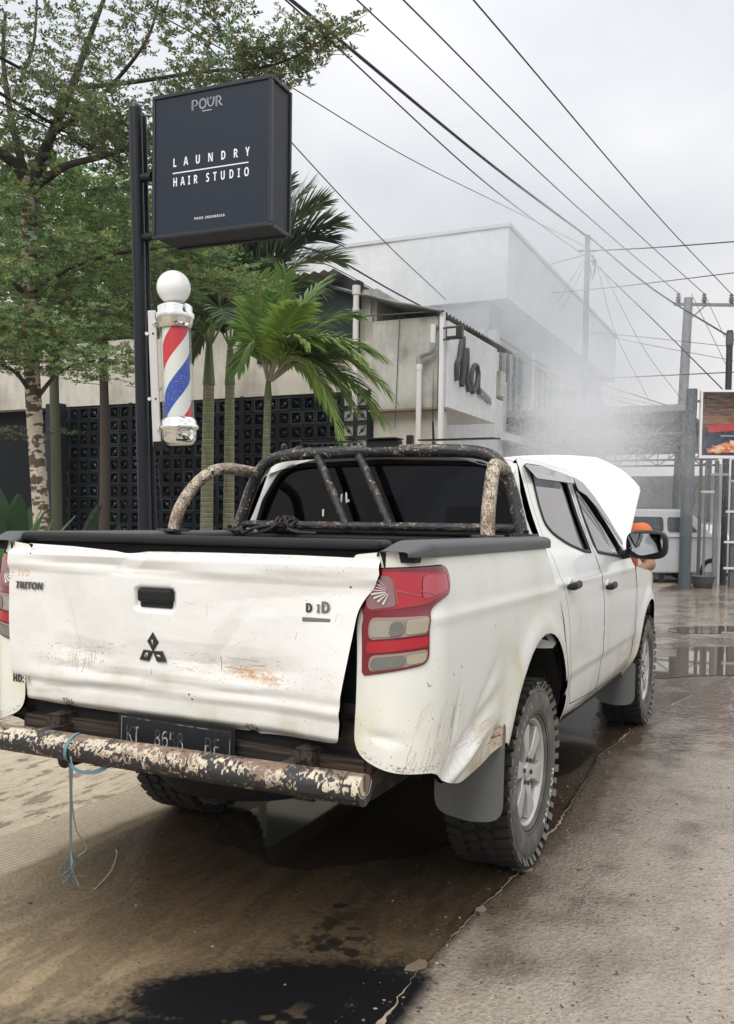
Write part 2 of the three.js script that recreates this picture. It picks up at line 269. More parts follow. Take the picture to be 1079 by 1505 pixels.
// raised, crumbling mortar along the seam between the two slabs
{
  const r = rng(31), P = [], I = [], C = []; let n = 0;
  for (let z = -2.3; z > -8.0; z -= lerp(0.012, 0.03, clamp((-z - 2.3) / 5))) {
    const on = fbm(z * 2.2 + 8, 3, 3), w = 0.0006 + 0.011 * sst(on, 0.44, 0.66) * (0.4 + r()) * (z > -2.95 ? 1.2 : 0.6), hgt = 0.002 + 0.010 * sst(on, 0.42, 0.66) * r(), x = seamX(z) + 0.016 * (fbm(z * 40, 7, 2) - 0.5) + 0.006 * (r() - 0.5);
    P.push(x - w, 0.001, z, x - w * 0.2, hgt, z, x + w * 0.5, hgt * 0.8, z, x + w, 0.001, z); const t = 0.7 + 0.5 * r(); for (let k = 0; k < 4; k++) C.push(0.30 * t, 0.255 * t, 0.195 * t);
    if (n) for (let k = 0; k < 3; k++) { const a = (n - 1) * 4 + k, b = n * 4 + k; I.push(a, a + 1, b, b, a + 1, b + 1); } n++;
  }
  struct('pavement_seam', geoFrom(P, null, null, I, C), std(1, 1, 1, 0.75, { vertexColors: true, side: THREE.DoubleSide }));
}
// crumbs of mortar, grit and leaf bits: too many to count
{
  const r = rng(12), list = []; const sh = [new THREE.IcosahedronGeometry(1, 0), new THREE.TetrahedronGeometry(1, 0)];
  for (let i = 0; i < 900; i++) { const near = r() < 0.5, z = near ? -2.2 - 5 * r() ** 1.6 : -2.0 - 5 * r(), x = near ? seamX(z) + (r() - 0.5) * 0.3 * (0.3 + r()) : -2.2 + 5 * r(), s = 0.0016 + 0.006 * r() ** 3, g = sh[i & 1].clone(); g.rotateX(r() * 6).rotateY(r() * 6).scale(s * (0.7 + r()), s * 0.5, s).translate(x, s * 0.25, z); const k = 0.15 + 0.75 * r() ** 2, c = r() < 0.4 ? [0.05, 0.045, 0.035] : [0.5 * k, 0.45 * k, 0.36 * k]; g.setAttribute('color', new THREE.Float32BufferAttribute(Array.from({ length: g.attributes.position.count }, () => c).flat(), 3)); list.push(g); }
  const m = put('gravel', list, std(1, 1, 1, 0.8, { vertexColors: true })); m.userData = { kind: 'stuff', label: 'loose grit and mortar crumbs scattered on the pavement', category: 'gravel' };
}
// standing water
function puddle(name, label, pts, y, mat) { const s = new THREE.Shape(); const c = new THREE.CatmullRomCurve3(pts.map(([x, z]) => V(x, 0, z)), true); c.getPoints(90).forEach((p, i) => { const x = p.x + 0.10 * (fbm(p.x * 3, p.z * 3, 2) - 0.5), z = p.z + 0.12 * (fbm(p.x * 3 + 9, p.z * 3, 2) - 0.5); i ? s.lineTo(x, -z) : s.moveTo(x, -z); }); const g = new THREE.ShapeGeometry(s).rotateX(-Math.PI / 2).translate(0, y, 0); const m = struct(name, g, mat, label); return m; }
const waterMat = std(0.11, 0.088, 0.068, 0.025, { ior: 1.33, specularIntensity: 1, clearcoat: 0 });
puddle('puddle_water', 'wide shallow puddle on the pavement ahead of the front wheel', [[2.6, -8.35], [3.4, -8.5], [4.6, -8.8], [6.2, -9.4], [6.6, -10.6], [5.2, -11.2], [4.4, -10.6], [3.6, -10.4], [2.9, -9.6], [2.3, -8.9]], 0.004, waterMat);
puddle('puddle_water', 'narrow puddle farther up the pavement near the shed', [[4.1, -11.9], [5.6, -12.0], [7.6, -12.8], [7.4, -13.4], [5.6, -12.9], [4.2, -12.5]], 0.004, waterMat);
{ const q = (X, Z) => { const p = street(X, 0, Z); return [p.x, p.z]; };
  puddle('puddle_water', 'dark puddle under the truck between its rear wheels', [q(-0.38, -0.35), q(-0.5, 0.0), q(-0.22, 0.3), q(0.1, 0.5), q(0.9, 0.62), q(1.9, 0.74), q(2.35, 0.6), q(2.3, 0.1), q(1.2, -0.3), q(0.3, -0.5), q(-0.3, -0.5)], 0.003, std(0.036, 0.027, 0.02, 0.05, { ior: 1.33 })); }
{
  const r = rng(77), mats = [std(0.21, 0.17, 0.12, 0.8), std(0.15, 0.118, 0.08, 0.7)];
  for (const [px, py, s, label] of [[772, 1277, 0.05, 'flat chip of broken mortar lying just behind the rear tyre'], [706, 1337, 0.032, 'small mortar chip on the seam between the rear tyre and oil stain'], [614, 1419, 0.04, 'mortar chip on the seam at the rim of the oil stain']]) {
    const p = onGround(px, py), sh = new THREE.Shape(), n = 8; for (let i = 0; i < n; i++) { const a = i / n * 6.283 + 0.3 * r(), q = s * (0.5 + 0.7 * r()); i ? sh.lineTo(Math.cos(a) * q * 1.2, Math.sin(a) * q * 0.7) : sh.moveTo(Math.cos(a) * q * 1.2, Math.sin(a) * q * 0.7); }
    const g = new THREE.ExtrudeGeometry(sh, { depth: 0.003, bevelEnabled: true, bevelSize: 0.001, bevelThickness: 0.001, bevelSegments: 1 }).rotateX(-Math.PI / 2).rotateY(0.9 + (r() - 0.5));
    const m = put('mortar_chip', g, mats[r() < 0.6 ? 0 : 1]); m.position.set(p.x, 0.001, p.z); tag(m, label, 'mortar chip', 'mortar chips along the seam');
  }
}
// =====================================================================
// buildings (street axes: X along, Y up, Z across; the buildings stand on negative Z)
// =====================================================================
const stainTex = (base, amt, seed, streak = true) => dataTex(512, 512, (i, j) => { const u = i / 512, v = j / 512, a = fbmTile(u, v, 5, seed), b = fbmTile(u, v, 28, seed + 1), st = streak ? fbmTile(u, v * 0.25, 24, seed + 2) : 0.5, k = clamp((a - 0.45) * 2.4) * amt + clamp((st - 0.52) * 3) * amt * 0.5, s = (0.9 + 0.2 * b) * (1 - k); return base.map((c, q) => c * s * (q === 2 ? 1 - 0.12 * k : 1)); });
const wallBump = noiseTex(32, 0, 1, 21);
const wallUV = (g, s = 0.3) => { const p = g.attributes.position, n = g.attributes.normal, uv = g.attributes.uv; for (let i = 0; i < p.count; i++) { const ax = Math.abs(n.getX(i)), ay = Math.abs(n.getY(i)); if (ay > 0.7) uv.setXY(i, p.getX(i) * s, p.getZ(i) * s); else if (ax > 0.7) uv.setXY(i, p.getZ(i) * s, p.getY(i) * s); else uv.setXY(i, p.getX(i) * s, p.getY(i) * s); } return g; };
const wbox = (...a) => wallUV(box(...a));
const concreteMat = std(1, 1, 1, 0.9, { map: stainTex([0.46, 0.46, 0.44], 0.5, 11), bumpMap: wallBump, bumpScale: 0.004 });
const beigeMat = std(1, 1, 1, 0.85, { map: stainTex([0.52, 0.50, 0.45], 0.3, 15), bumpMap: wallBump, bumpScale: 0.002 });
const whiteWall = std(1, 1, 1, 0.8, { map: stainTex([0.68, 0.70, 0.71], 0.14, 18), bumpMap: wallBump, bumpScale: 0.002 });
const blackWall = std(0.0045, 0.007, 0.010, 0.7, { specularIntensity: 0.4 }), blackBlock = std(0.005, 0.008, 0.0115, 0.5, { specularIntensity: 0.45 }), darkGrey = std(0.06, 0.07, 0.075, 0.6), steelGrey = std(0.10, 0.115, 0.13, 0.55), pvc = std(0.62, 0.62, 0.60, 0.45), pvcGrey = std(0.26, 0.27, 0.27, 0.5);
const roofSheet = std(1, 1, 1, 0.7, { map: stainTex([0.26, 0.27, 0.26], 0.6, 25) });
const B = new THREE.Vector3();
{
  const shop = thing('shop_building', 'grey and white shop with dark lattice side wall behind the palms', 'building', street(11.6, 0, -4), TURN);
  put('plinth', wbox(0.3, 1.0, 12.9, 0.16, 0.5, -7.85), blackWall, shop);
  put('inner_wall', wbox(0.1, 2.9, 12.8, 0.35, 2.42, -7.85), blackWall, shop);
  put('beige_wall', wbox(0.42, 1.35, 12.7, 0.22, 4.50, -7.75), beigeMat, shop);
  const lat = new THREE.Group(); lat.name = 'lattice_wall'; shop.add(lat);
  const S = 0.28, q = 0.5, fr = [box(0.09, S - 0.012, 0.035, 0, 0, -S / 2 + 0.024), box(0.09, S - 0.012, 0.035, 0, 0, S / 2 - 0.024), box(0.09, 0.035, S - 0.08, 0, S / 2 - 0.024, 0), box(0.09, 0.035, S - 0.08, 0, -S / 2 + 0.024, 0)];
  const blockA = merge([...fr, box(0.07, 0.30, 0.03, 0.01, 0, 0, 0, Math.PI / 4).scale(1, 0.62, 0.62), new THREE.ConeGeometry(0.05, 0.05, 4).rotateZ(Math.PI / 2).translate(-0.04, 0, 0)]), blockB = merge([...fr, box(0.07, 0.30, 0.03, 0.01, 0, 0, 0, -Math.PI / 4).scale(1, 0.62, 0.62), new THREE.ConeGeometry(0.05, 0.05, 4).rotateZ(Math.PI / 2).translate(-0.04, 0, 0)]);
  const hi = std(0.008, 0.012, 0.016, 0.25, { specularIntensity: 0.8 }), rb = rng(8);
  for (let r = 0; r < 10; r++) for (let c = 0; c < 30; c++) { const m = put('lattice_block', (r + c) & 1 ? blockA : blockB, rb() < 0.3 ? hi : blackBlock, lat); m.position.set(0.06 + 0.01 * rb(), 1.0 + (r + 0.5) * S, -1.45 - (c + 0.5) * S); }
  for (let c = 0; c < 5; c++) put('lattice_post', wbox(0.24, 2.85, 0.10, 0.13, 2.42, -1.42 - c * 10 * S * 1.0), blackWall, shop);
  put('column', rbox(0.22, 3.85, 0.42, -0.35, 1.92, -8.75, 0.03), std(0.016, 0.021, 0.026, 0.6, { specularIntensity: 0.5 }), shop);
  put('dark_cladding', [wbox(0.2, 1.4, 2.2, 0.05, 5.15, -2.75)], std(0.02, 0.03, 0.03, 0.7, { specularIntensity: 0.5 }), shop);
  put('roof', (() => { const g = gridGeo((a, b) => { const z = lerp(-14, -1.95, b), x = lerp(-0.5, 5, a); return [x, 5.95 - 0.0 * x + 0.025 * Math.sin(z * 2 * Math.PI / 0.2), z]; }, 2, 300); return wallUV(g); })(), roofSheet, shop).material.side = THREE.DoubleSide;
  put('end_wall', [wbox(0.3, 5.6, 0.6, 0.2, 2.8, -1.75), wbox(3.2, 1.2, 0.3, 1.7, 5.1, -1.5)], concreteMat, shop);
  put('concrete_wall', [wbox(0.4, 1.62, 1.30, 0.14, 4.25, -0.72)], concreteMat, shop);
  put('lower_wall', [wbox(0.3, 3.42, 1.36, 0.22, 1.71, -0.72)], beigeMat, shop);
  put('ledge', wbox(0.5, 0.035, 1.34, 0.12, 3.428, -0.72), std(0.22, 0.15, 0.10, 0.9), shop);
  // sloping sheet roof over the end bay
  const sl = put('eave_roof', (() => { const f = (a, b, d) => { const z = lerp(-2.2, 0.05, b), x = lerp(-0.2, 4.2, a); return [x, lerp(5.78, 5.12, b) - d + 0.02 * Math.sin(x * 2 * Math.PI / 0.18) - 0.03 * Math.sin(b * 3.1), z]; }; return merge([gridGeo((a, b) => f(a, b, 0), 160, 6), gridGeo((a, b) => f(a, b, 0.02), 160, 6)]); })(), roofSheet, shop);
  put('white_fin', rbox(0.10, 5.1, 0.08, -0.08, 2.55, 0.02, 0.01), whiteWall, shop);
  // fascia box with its lettering
  const fas = put('fascia', [wbox(2.85, 1.52, 1.1, 1.45, 4.22, -0.46)], whiteWall, shop);
  const stroke = (pts, r) => tube(pts.map(([x, y]) => V(x, y, 0.125)), r, 10, pts.length * 8);
  const letters = std(0.05, 0.055, 0.06, 0.5);
  put('script_letter', [stroke([[0.42, 3.98], [0.40, 4.25], [0.52, 4.4], [0.60, 4.62], [0.70, 4.82], [0.72, 4.6], [0.70, 4.2], [0.68, 3.92], [0.76, 4.2], [0.88, 4.55], [0.94, 4.62], [0.96, 4.35], [0.98, 4.05], [1.08, 3.88]], 0.05)], letters, fas);
  put('script_letter', [stroke([[1.62, 4.3], [1.52, 4.42], [1.34, 4.38], [1.22, 4.15], [1.26, 3.92], [1.40, 3.93], [1.55, 4.12], [1.63, 4.32], [1.62, 4.05], [1.68, 3.9]], 0.045)], letters, fas);
  put('small_lettering', [stroke([[1.75, 3.86], [1.82, 4.02], [1.86, 3.86], [1.95, 4.0], [1.98, 3.84], [2.08, 3.97], [2.12, 3.82], [2.22, 3.95], [2.26, 3.8], [2.36, 3.92], [2.42, 3.78]], 0.02)], std(0.2, 0.21, 0.22, 0.6), fas);
  put('recessed_wall', [wbox(7.0, 4.95, 0.3, 3.7, 2.47, -1.15), wbox(0.3, 4.9, 6, 7.05, 2.45, -4)], whiteWall, shop);
  put('doorway', (() => { const s = new THREE.Shape(); s.moveTo(0.35, 0); s.lineTo(0.35, 2.6); s.absarc(0.85, 2.6, 0.5, Math.PI, 0, true); s.lineTo(1.35, 0); s.closePath(); return new THREE.ExtrudeGeometry(s, { depth: 0.03, bevelEnabled: false }).translate(0, 0, -0.99); })(), std(0.02, 0.022, 0.025, 0.2), shop);
  // drain pipes
  put('drain_pipe', [tube([V(-0.2, 0, -0.36), V(-0.2, 4.18, -0.36)], 0.05, 12, 3), new THREE.CylinderGeometry(0.06, 0.06, 0.1, 12).translate(-0.2, 4.15, -0.36)], pvc, shop);
  put('pipe_elbow', [tube([V(-0.2, 4.2, -0.36), V(-0.2, 4.32, -0.36), V(-0.2, 4.38, -0.28), V(-0.2, 4.40, -0.18), V(-0.2, 4.46, -0.12), V(-0.2, 4.56, -0.11)], 0.055, 12, 20), tube([V(-0.2, 4.85, -0.11), V(0.05, 4.86, -0.11)], 0.05, 10, 2)], pvcGrey, shop);
  put('drain_pipe', tube([V(-0.2, 4.54, -0.11), V(-0.2, 4.88, -0.11)], 0.05, 12, 2), pvc, shop);
  put('drain_pipe', [tube([V(-0.22, 3.4, -1.62), V(-0.22, 5.62, -1.62)], 0.055, 12, 3), new THREE.CylinderGeometry(0.075, 0.075, 0.16, 12).translate(-0.22, 5.62, -1.62), new THREE.CylinderGeometry(0.066, 0.066, 0.1, 12).translate(-0.22, 5.25, -1.62)], pvc, shop);
  put('parapet_cable', [tube([V(-0.1, 5.1, -0.8), V(-0.1, 3.1, -0.86)], 0.008, 6, 2), tube([V(-0.15, 5.16, -1.9), V(-0.15, 5.12, 0.0)], 0.012, 6, 2)], darkGrey, shop);
  const fl = thing('flood_light', 'black flood light on bracket at top of white fin', 'flood light', street(11.5, 4.72, -3.86), TURN);
  put('housing', rbox(0.12, 0.22, 0.3, -0.05, 0, 0.14, 0.02), std(0.02, 0.02, 0.022, 0.4), fl); put('lamp_glass', box(0.006, 0.13, 0.16, -0.113, 0, 0.10), std(0.5, 0.5, 0.5, 0.1), fl); put('bracket', [box(0.03, 0.03, 0.12, -0.02, 0.1, -0.03), box(0.03, 0.03, 0.12, -0.02, -0.1, -0.03)], darkGrey, fl);
}
{
  const b = thing('white_building', 'tall plain white building with wide flat parapet standing behind the smoke', 'building', street(18.2, 0, -5), TURN);
  put('wall', [wbox(13.8, 6.2, 12, 6.9, 3.1, -6.4)], whiteWall, b);
  put('parapet', [wbox(14.2, 1.7, 13.6, 6.9, 7.75, -6.6)], whiteWall, b);
  put('parapet_cap', [wbox(14.3, 0.08, 13.7, 6.9, 8.66, -6.6)], std(0.5, 0.52, 0.53, 0.7), b);
  put('ceiling_band', [wbox(13.9, 0.7, 12.2, 6.9, 6.55, -6.4)], std(0.42, 0.44, 0.46, 0.8), b);
  put('ledge', [wbox(14.0, 0.18, 0.9, 6.9, 3.55, -0.2), wbox(0.7, 0.18, 12, -0.2, 3.55, -6.4)], whiteWall, b);
  for (let i = 0; i < 5; i++) put('pilaster', wbox(0.3, 6.2, 0.3, 0.15 + i * 3.38, 3.1, -0.28), whiteWall, b);
  for (let i = 0; i < 4; i++) put('pilaster', wbox(0.3, 6.2, 0.3, -0.1, 3.1, -0.5 - i * 3.0), whiteWall, b);
  const pane = std(0.07, 0.085, 0.10, 0.06), frame = std(0.3, 0.32, 0.34, 0.5);
  for (let i = 0; i < 4; i++) for (let k = 0; k < 2; k++) {
    const x0 = 0.55 + i * 3.38, y0 = k ? 3.95 : 0.9, w = put('window', [box(2.6, 0.08, 0.1, x0 + 1.3, y0, -0.36), box(2.6, 0.08, 0.1, x0 + 1.3, y0 + 2.1, -0.36), ...[0, 0.65, 1.3, 1.95, 2.6].map((d) => box(0.07, 2.02, 0.1, x0 + d, y0 + 1.05, -0.36))], frame, b);
    for (let p = 0; p < 4; p++) put('pane', box(0.58, 2.0, 0.02, x0 + 0.325 + p * 0.65, y0 + 1.05, -0.375), pane, w);
  }
  for (let i = 0; i < 3; i++) { const z0 = -0.9 - i * 3, w = put('window', [box(0.1, 0.08, 2.2, -0.42 + 0.37, 3.95, z0 - 1.1), box(0.1, 0.08, 2.2, -0.05, 6.0, z0 - 1.1), ...[0, 1.1, 2.2].map((d) => box(0.1, 2.0, 0.07, -0.05, 4.97, z0 - d))], frame, b); for (let p = 0; p < 2; p++) put('pane', box(0.02, 1.96, 1.02, -0.005, 4.97, z0 - 0.55 - p * 1.1), std(0.30, 0.33, 0.36, 0.15), w); }
  const ac = thing('air_conditioner', 'small beige air conditioner box on wall beside the white shop fascia', 'air conditioner', street(15.6, 4.15, -4.5), TURN); put('casing', rbox(0.35, 0.55, 0.8, 0, 0.28, 0, 0.03), std(0.5, 0.49, 0.42, 0.6), ac); put('fan_grille', new THREE.CylinderGeometry(0.2, 0.2, 0.02, 20).rotateZ(Math.PI / 2).translate(-0.18, 0.28, 0.08), darkGrey, ac); put('bracket', [box(0.4, 0.04, 0.04, 0.05, -0.02, 0.3), box(0.4, 0.04, 0.04, 0.05, -0.02, -0.3)], darkGrey, ac);
}
// open steel shed at the end of the yard
{
  const X0 = 19.6, Z0 = -0.75, sh = thing('steel_shed', 'open shed with grey sheet roof on steel trusses', 'shed', street(X0, 0, Z0), TURN);
  const L = 13, Wd = 6.3, H = 4.28;
  put('roof_sheet', (() => { const g = gridGeo((a, b) => [lerp(-0.1, L, b), H + 0.015 * Math.sin(a * Wd * 2 * Math.PI / 0.25), -a * Wd], 100, 2); return g; })(), std(0.16, 0.18, 0.20, 0.6, { side: THREE.DoubleSide }), sh);
  put('front_fascia', box(0.06, 0.16, Wd, -0.12, H - 0.02, -Wd / 2), std(0.22, 0.24, 0.26, 0.6), sh);
  for (let t = 0; t < 5; t++) {
    const x = t * L / 4.2 + 0.05, yT = H - 0.08, yB = H - 0.62, g = [box(0.06, 0.07, Wd, x, yT, -Wd / 2), box(0.06, 0.07, Wd, x, yB, -Wd / 2)], n = 8; for (let i = 0; i < n; i++) { const z0 = -i * Wd / n, z1 = -(i + 1) * Wd / n; g.push(rod(V(x, i & 1 ? yB : yT, z0), V(x, i & 1 ? yT : yB, z1), 0.022, 6), rod(V(x, yB, z0), V(x, yT, z0), 0.02, 6)); } put('truss', g, steelGrey, sh);
  }
  for (let i = 0; i < 6; i++) put('purlin', box(L, 0.06, 0.05, L / 2, H - 0.10, -0.1 - i * (Wd - 0.2) / 5), steelGrey, sh);
  for (const [x, z] of [[0.05, 0], [0.05, -Wd], [6.2, 0], [6.2, -Wd], [12.3, 0], [12.3, -Wd]]) put('post', rbox(0.16, H - 0.1, 0.16, x, (H - 0.1) / 2, z, 0.01), x < 1 && z === 0 ? std(0.085, 0.105, 0.125, 0.5) : steelGrey, sh);
  const back = put('back_wall', wbox(0.2, 3.3, Wd + 3, L, 1.65, -Wd / 2), std(1, 1, 1, 0.85, { map: stainTex([0.7, 0.69, 0.68], 0.25, 33) }), sh); put('wall_crack', tube([V(L - 0.12, 3.1, -0.9), V(L - 0.12, 2.6, -1.1), V(L - 0.12, 2.3, -1.05), V(L - 0.12, 1.6, -1.5), V(L - 0.12, 1.2, -1.9)], 0.012, 5, 14), darkGrey, back);
}
// =====================================================================
// poles, wires, billboard, things in the yard
// =====================================================================
const galv = std(0.20, 0.215, 0.23, 0.5), poleDark = std(0.09, 0.095, 0.10, 0.6), wireMat = std(0.018, 0.018, 0.02, 0.6);
const poleA = atDepth(864, 346, 27), poleB = atDepth(1012, 438, 32);
{
  const a = thing('utility_pole', 'slim grey steel utility pole tangled with cables', 'utility pole', [poleA.x, 0, poleA.z]); put('mast', rod(V(0, 0, 0), V(0, poleA.y, 0), 0.11, 14, 0.075), poleDark, a);
  const r = rng(41); for (let i = 0; i < 5; i++) { const y = poleA.y - 0.5 - 0.3 * r(); put('cable_loop', tube([V(0, y, 0), V(0.25 * (r() - 0.3) + 0.2, y + 0.2 * (r() - 0.5), 0.1), V(0.35 * (r() - 0.2), y - 0.35 - 0.3 * r(), 0.1), V(-0.2 + 0.5 * r(), y - 0.3 * r(), 0)], 0.012, 5, 16), wireMat, a); }
  put('bracket', [box(0.5, 0.05, 0.05, 0, poleA.y - 0.45, 0), box(0.35, 0.04, 0.04, 0.1, poleA.y - 0.75, 0)], poleDark, a);
  put('street_bulb', new THREE.SphereGeometry(0.07, 10, 8).translate(-0.16, 5.1, 0), std(0.8, 0.8, 0.8, 0.3), a);
  const b = thing('power_pole', 'thick grey power pole with crossarm and three insulators', 'power pole', [poleB.x, 0, poleB.z]); put('mast', rod(V(-0.25, 0, 0), V(0, poleB.y, 0), 0.20, 16, 0.15), galv, b);
  const arm = put('crossarm', rbox(2.1, 0.1, 0.1, 0.55, poleB.y - 0.22, 0.0, 0.01).rotateZ(0), galv, b); put('arm_brace', rod(V(0.05, poleB.y - 0.75, 0), V(0.6, poleB.y - 0.25, 0), 0.025, 8), galv, b);
  for (const x of [-0.35, 0.55, 1.5]) put('insulator', lathe([[0.0, 0], [0.09, 0], [0.05, 0.05], [0.11, 0.09], [0.05, 0.13], [0.10, 0.18], [0.04, 0.23], [0.08, 0.28], [0.03, 0.34], [0, 0.36]], 12).translate(x, poleB.y - 0.17, 0), std(0.12, 0.11, 0.11, 0.3), b);
}
const pillar = thing('concrete_pole', 'pale concrete pole half hidden in the smoke', 'utility pole', (() => { const p = atDepth(820, 540, 30); return [p.x, 0, p.z]; })()); put('mast', rod(V(0, 0, 0), V(0, 6.6, 0), 0.16, 12, 0.13), std(0.45, 0.46, 0.47, 0.8), pillar);
function wire(label, pts, r, sag = 0, extend = 0.35) {
  const P = pts.map((p) => p.isVector3 ? p.clone() : atDepth(...p)); if (extend) P.unshift(P[0].clone().addScaledVector(P[1].clone().sub(P[0]), -extend));
  if (P.length === 2 && sag) P.splice(1, 0, P[0].clone().add(P[1]).multiplyScalar(0.5).add(V(0, -sag, 0)));
  if (sag && P.length === 3 && pts.length === 2 && extend) P.splice(2, 0, P[1].clone().add(P[2]).multiplyScalar(0.5).add(V(0, -sag, 0)));
  return tag(put('cable', tube(P, r, 6, 40), wireMat), label, 'cable', 'overhead cables');
}
const top = (dx, dy) => poleA.clone().add(V(dx, dy, 0)), ins = (x) => V(poleB.x + x, poleB.y + 0.15, poleB.z);
wire('thick black cable running to the top of the slim steel pole', [[428, 0, 14], top(0, -0.05)], 0.030, 0.1);
wire('thinner cable just under the thick cable to the steel pole', [[420, 0, 14], top(-0.08, -0.6)], 0.014, 0.25);
wire('power line to the insulator over the mast end of the crossarm', [[525, 0, 15], ins(-0.35)], 0.013, 0.15);
wire('power line to the middle insulator of the crossarm', [[593, 0, 15], ins(0.55)], 0.014, 0.15);
wire('power line to the outer insulator of the crossarm', [[696, 0, 15], ins(1.5)], 0.014, 0.15);
wire('thin line sagging from the tree past the sign to the steel pole', [[300, 58, 13.5], [423, 125, 15], [600, 232, 19], [760, 312, 24], top(0, -0.35)], 0.010, 0, 0.5);
wire('thin line dropping behind the sign toward the white shop', [[330, 95, 12], [420, 200, 13.5], [560, 350, 17], [655, 440, 21]], 0.009, 0, 0.4);
wire('line from steel pole down toward the white building roof', [top(0, -0.55), [780, 398, 27.5], [660, 446, 27.5]], 0.014, 0, 0);
wire('level line from steel pole crossing toward the yard side', [top(0, -0.45), [960, 364, 26], [1120, 352, 25]], 0.018, 0, 0);
wire('line crossing halfway up in front of the white building', [[560, 450, 24], [863, 426, 26.4], [1120, 396, 24]], 0.013, 0, 0);
wire('low line level with the shed crossing behind the steel pole', [[868, 557, 27.6], [1120, 545, 27.6]], 0.016, 0, 0);
wire('thick line from steel pole top slanting past the crossarm pole', [top(0.05, -0.05), [960, 425, 25.5], [1072, 495, 24.5], [1130, 535, 24]], 0.022, 0, 0);
wire('line from steel pole slanting down to the billboard top', [top(0.2, -0.8), [960, 470, 25], [1062, 572, 23.5]], 0.016, 0, 0);
wire('loose drop wire hanging from steel pole to shed roof edge', [top(0.3, -0.9), [905, 490, 27], [955, 590, 26.6]], 0.009, 0, 0);
wire('loose drop wire hanging from steel pole beyond the shed roof', [top(0.4, -0.9), [945, 510, 27], [1004, 590, 26.6]], 0.008, 0, 0);
wire('guy wire from steel pole toward the white building', [top(-0.1, -0.7), [822, 440, 27], [805, 465, 27.2]], 0.010, 0, 0);
wire('second guy wire from steel pole toward the white building', [top(-0.05, -0.75), [840, 430, 27], [815, 470, 27.2]], 0.008, 0, 0);
for (const [dy, r, l] of [[0, 0.018, 'thick service cable through the tree and past the palm'], [13, 0.009, 'thin service cable under the thick one past the palm']]) wire(l, [[0, 137 + dy, 8.2], [190, 247 + dy * 0.4, 9.4], [367, 347 + dy, 12], [480, 374 + dy * 1.1, 15], [600, 440 + dy, 19], [760, 520 + dy * 0.6, 25], [870, 560 + dy, 28], [1003, 603, 32]], r, 0, 0.2);
wire('upper service cable through the tree crown', [[0, 84, 8.6], [81, 131, 9.2], [190, 205, 10.2]], 0.018, 0, 0.3);
for (const [dy, l] of [[6, 'sagging line beside the steel pole above the shed'], [22, 'lower sagging line beside the steel pole above the shed']]) wire(l, [[660, 490 + dy, 26], [800, 545 + dy, 28], [900, 580 + dy, 29], [960, 600 + dy * 0.3, 30]], 0.014, 0, 0);
wire('pale line beside crossarm pole sloping to the dark post', [[868, 488, 28], [960, 497, 28], [1078, 510, 28]], 0.009, 0, 0);
wire('second pale line beside crossarm pole', [[868, 490, 28.2], [970, 510, 28], [1078, 530, 28]], 0.008, 0, 0);
for (const [x, px, py, l] of [[0.55, 1065, 495, 'jumper wire from middle insulator to the dark post'], [1.5, 1085, 455, 'jumper wire from outer insulator out of the yard'], [0.1, 1068, 538, 'stay wire from crossarm pole down to the dark post']]) wire(l, [ins(x), atDepth(px, py, 29)], 0.010, 0, 0);

// billboard on its post
const foodTex = canvasTex(512, 512, (g, W, H) => {
  const gr = ['#2a1d16', '#3a2a1f', '#5b4232', '#7a5a45', '#4a3a35', '#1b1f38', '#1d2447', '#151a35']; gr.forEach((c, i) => { g.fillStyle = c; g.fillRect(0, i * H / 8, W, H / 8 + 1); });
  const q = rng(3); for (let i = 0; i < 900; i++) { g.globalAlpha = 0.25; g.fillStyle = ['#8a684e', '#2a1a12', '#a58a70', '#3b2c28'][i & 3]; g.fillRect(q() * W, q() * H * 0.55, 10 + 60 * q(), 3 + 9 * q()); } g.globalAlpha = 1;
  g.fillStyle = '#a83a40'; g.save(); g.translate(95, 290); g.rotate(-0.15); g.fillRect(-70, -30, 150, 60); g.restore(); g.fillStyle = '#d8d8df'; g.fillRect(90, 352, 420, 5);
  for (let i = 0; i < 260; i++) { const x = 40 + 470 * q(), y = 480 - 95 * q() * Math.sin((x - 40) / 470 * 3.1) ** 0.6; g.fillStyle = ['#d08a5a', '#b8643a', '#e3b58c', '#9a5030'][i & 3]; g.beginPath(); g.ellipse(x, y, 8 + 22 * q(), 6 + 10 * q(), q(), 0, 7); g.fill(); }
});
{
  const p = atDepth(1016, 572, 20.4), b = thing('billboard', 'food billboard with dark picture on grey post by the shed', 'billboard', [p.x, 0, p.z], -0.1);
  put('post', rod(V(-0.04, 0, 0), V(0.02, p.y, 0), 0.13, 16, 0.12), std(0.075, 0.095, 0.11, 0.45), b);
  put('bracket', [box(0.26, 0.05, 0.05, 0.22, p.y - 0.27, 0.02), box(0.26, 0.05, 0.05, 0.22, p.y - 1.4, 0.02)], poleDark, b);
  put('frame', [rbox(2.36, 1.52, 0.1, 1.38, p.y - 0.78, 0, 0.01)], std(0.72, 0.73, 0.74, 0.5), b);
  put('picture_face', new THREE.PlaneGeometry(2.26, 1.40).translate(1.38, p.y - 0.77, 0.054), std(1, 1, 1, 0.4, { map: foodTex }), b);
  const c = atDepth(1073, 486, 22), post = thing('sign_post', 'tall black steel post behind the billboard', 'post', [c.x, 0, c.z]); put('mast', rod(V(0, 0, 0), V(0, c.y, 0), 0.075, 12), std(0.025, 0.028, 0.03, 0.5), post); put('cap', rod(V(0, c.y - 0.35, 0), V(0, c.y - 0.05, 0), 0.09, 12), poleDark, post);
}
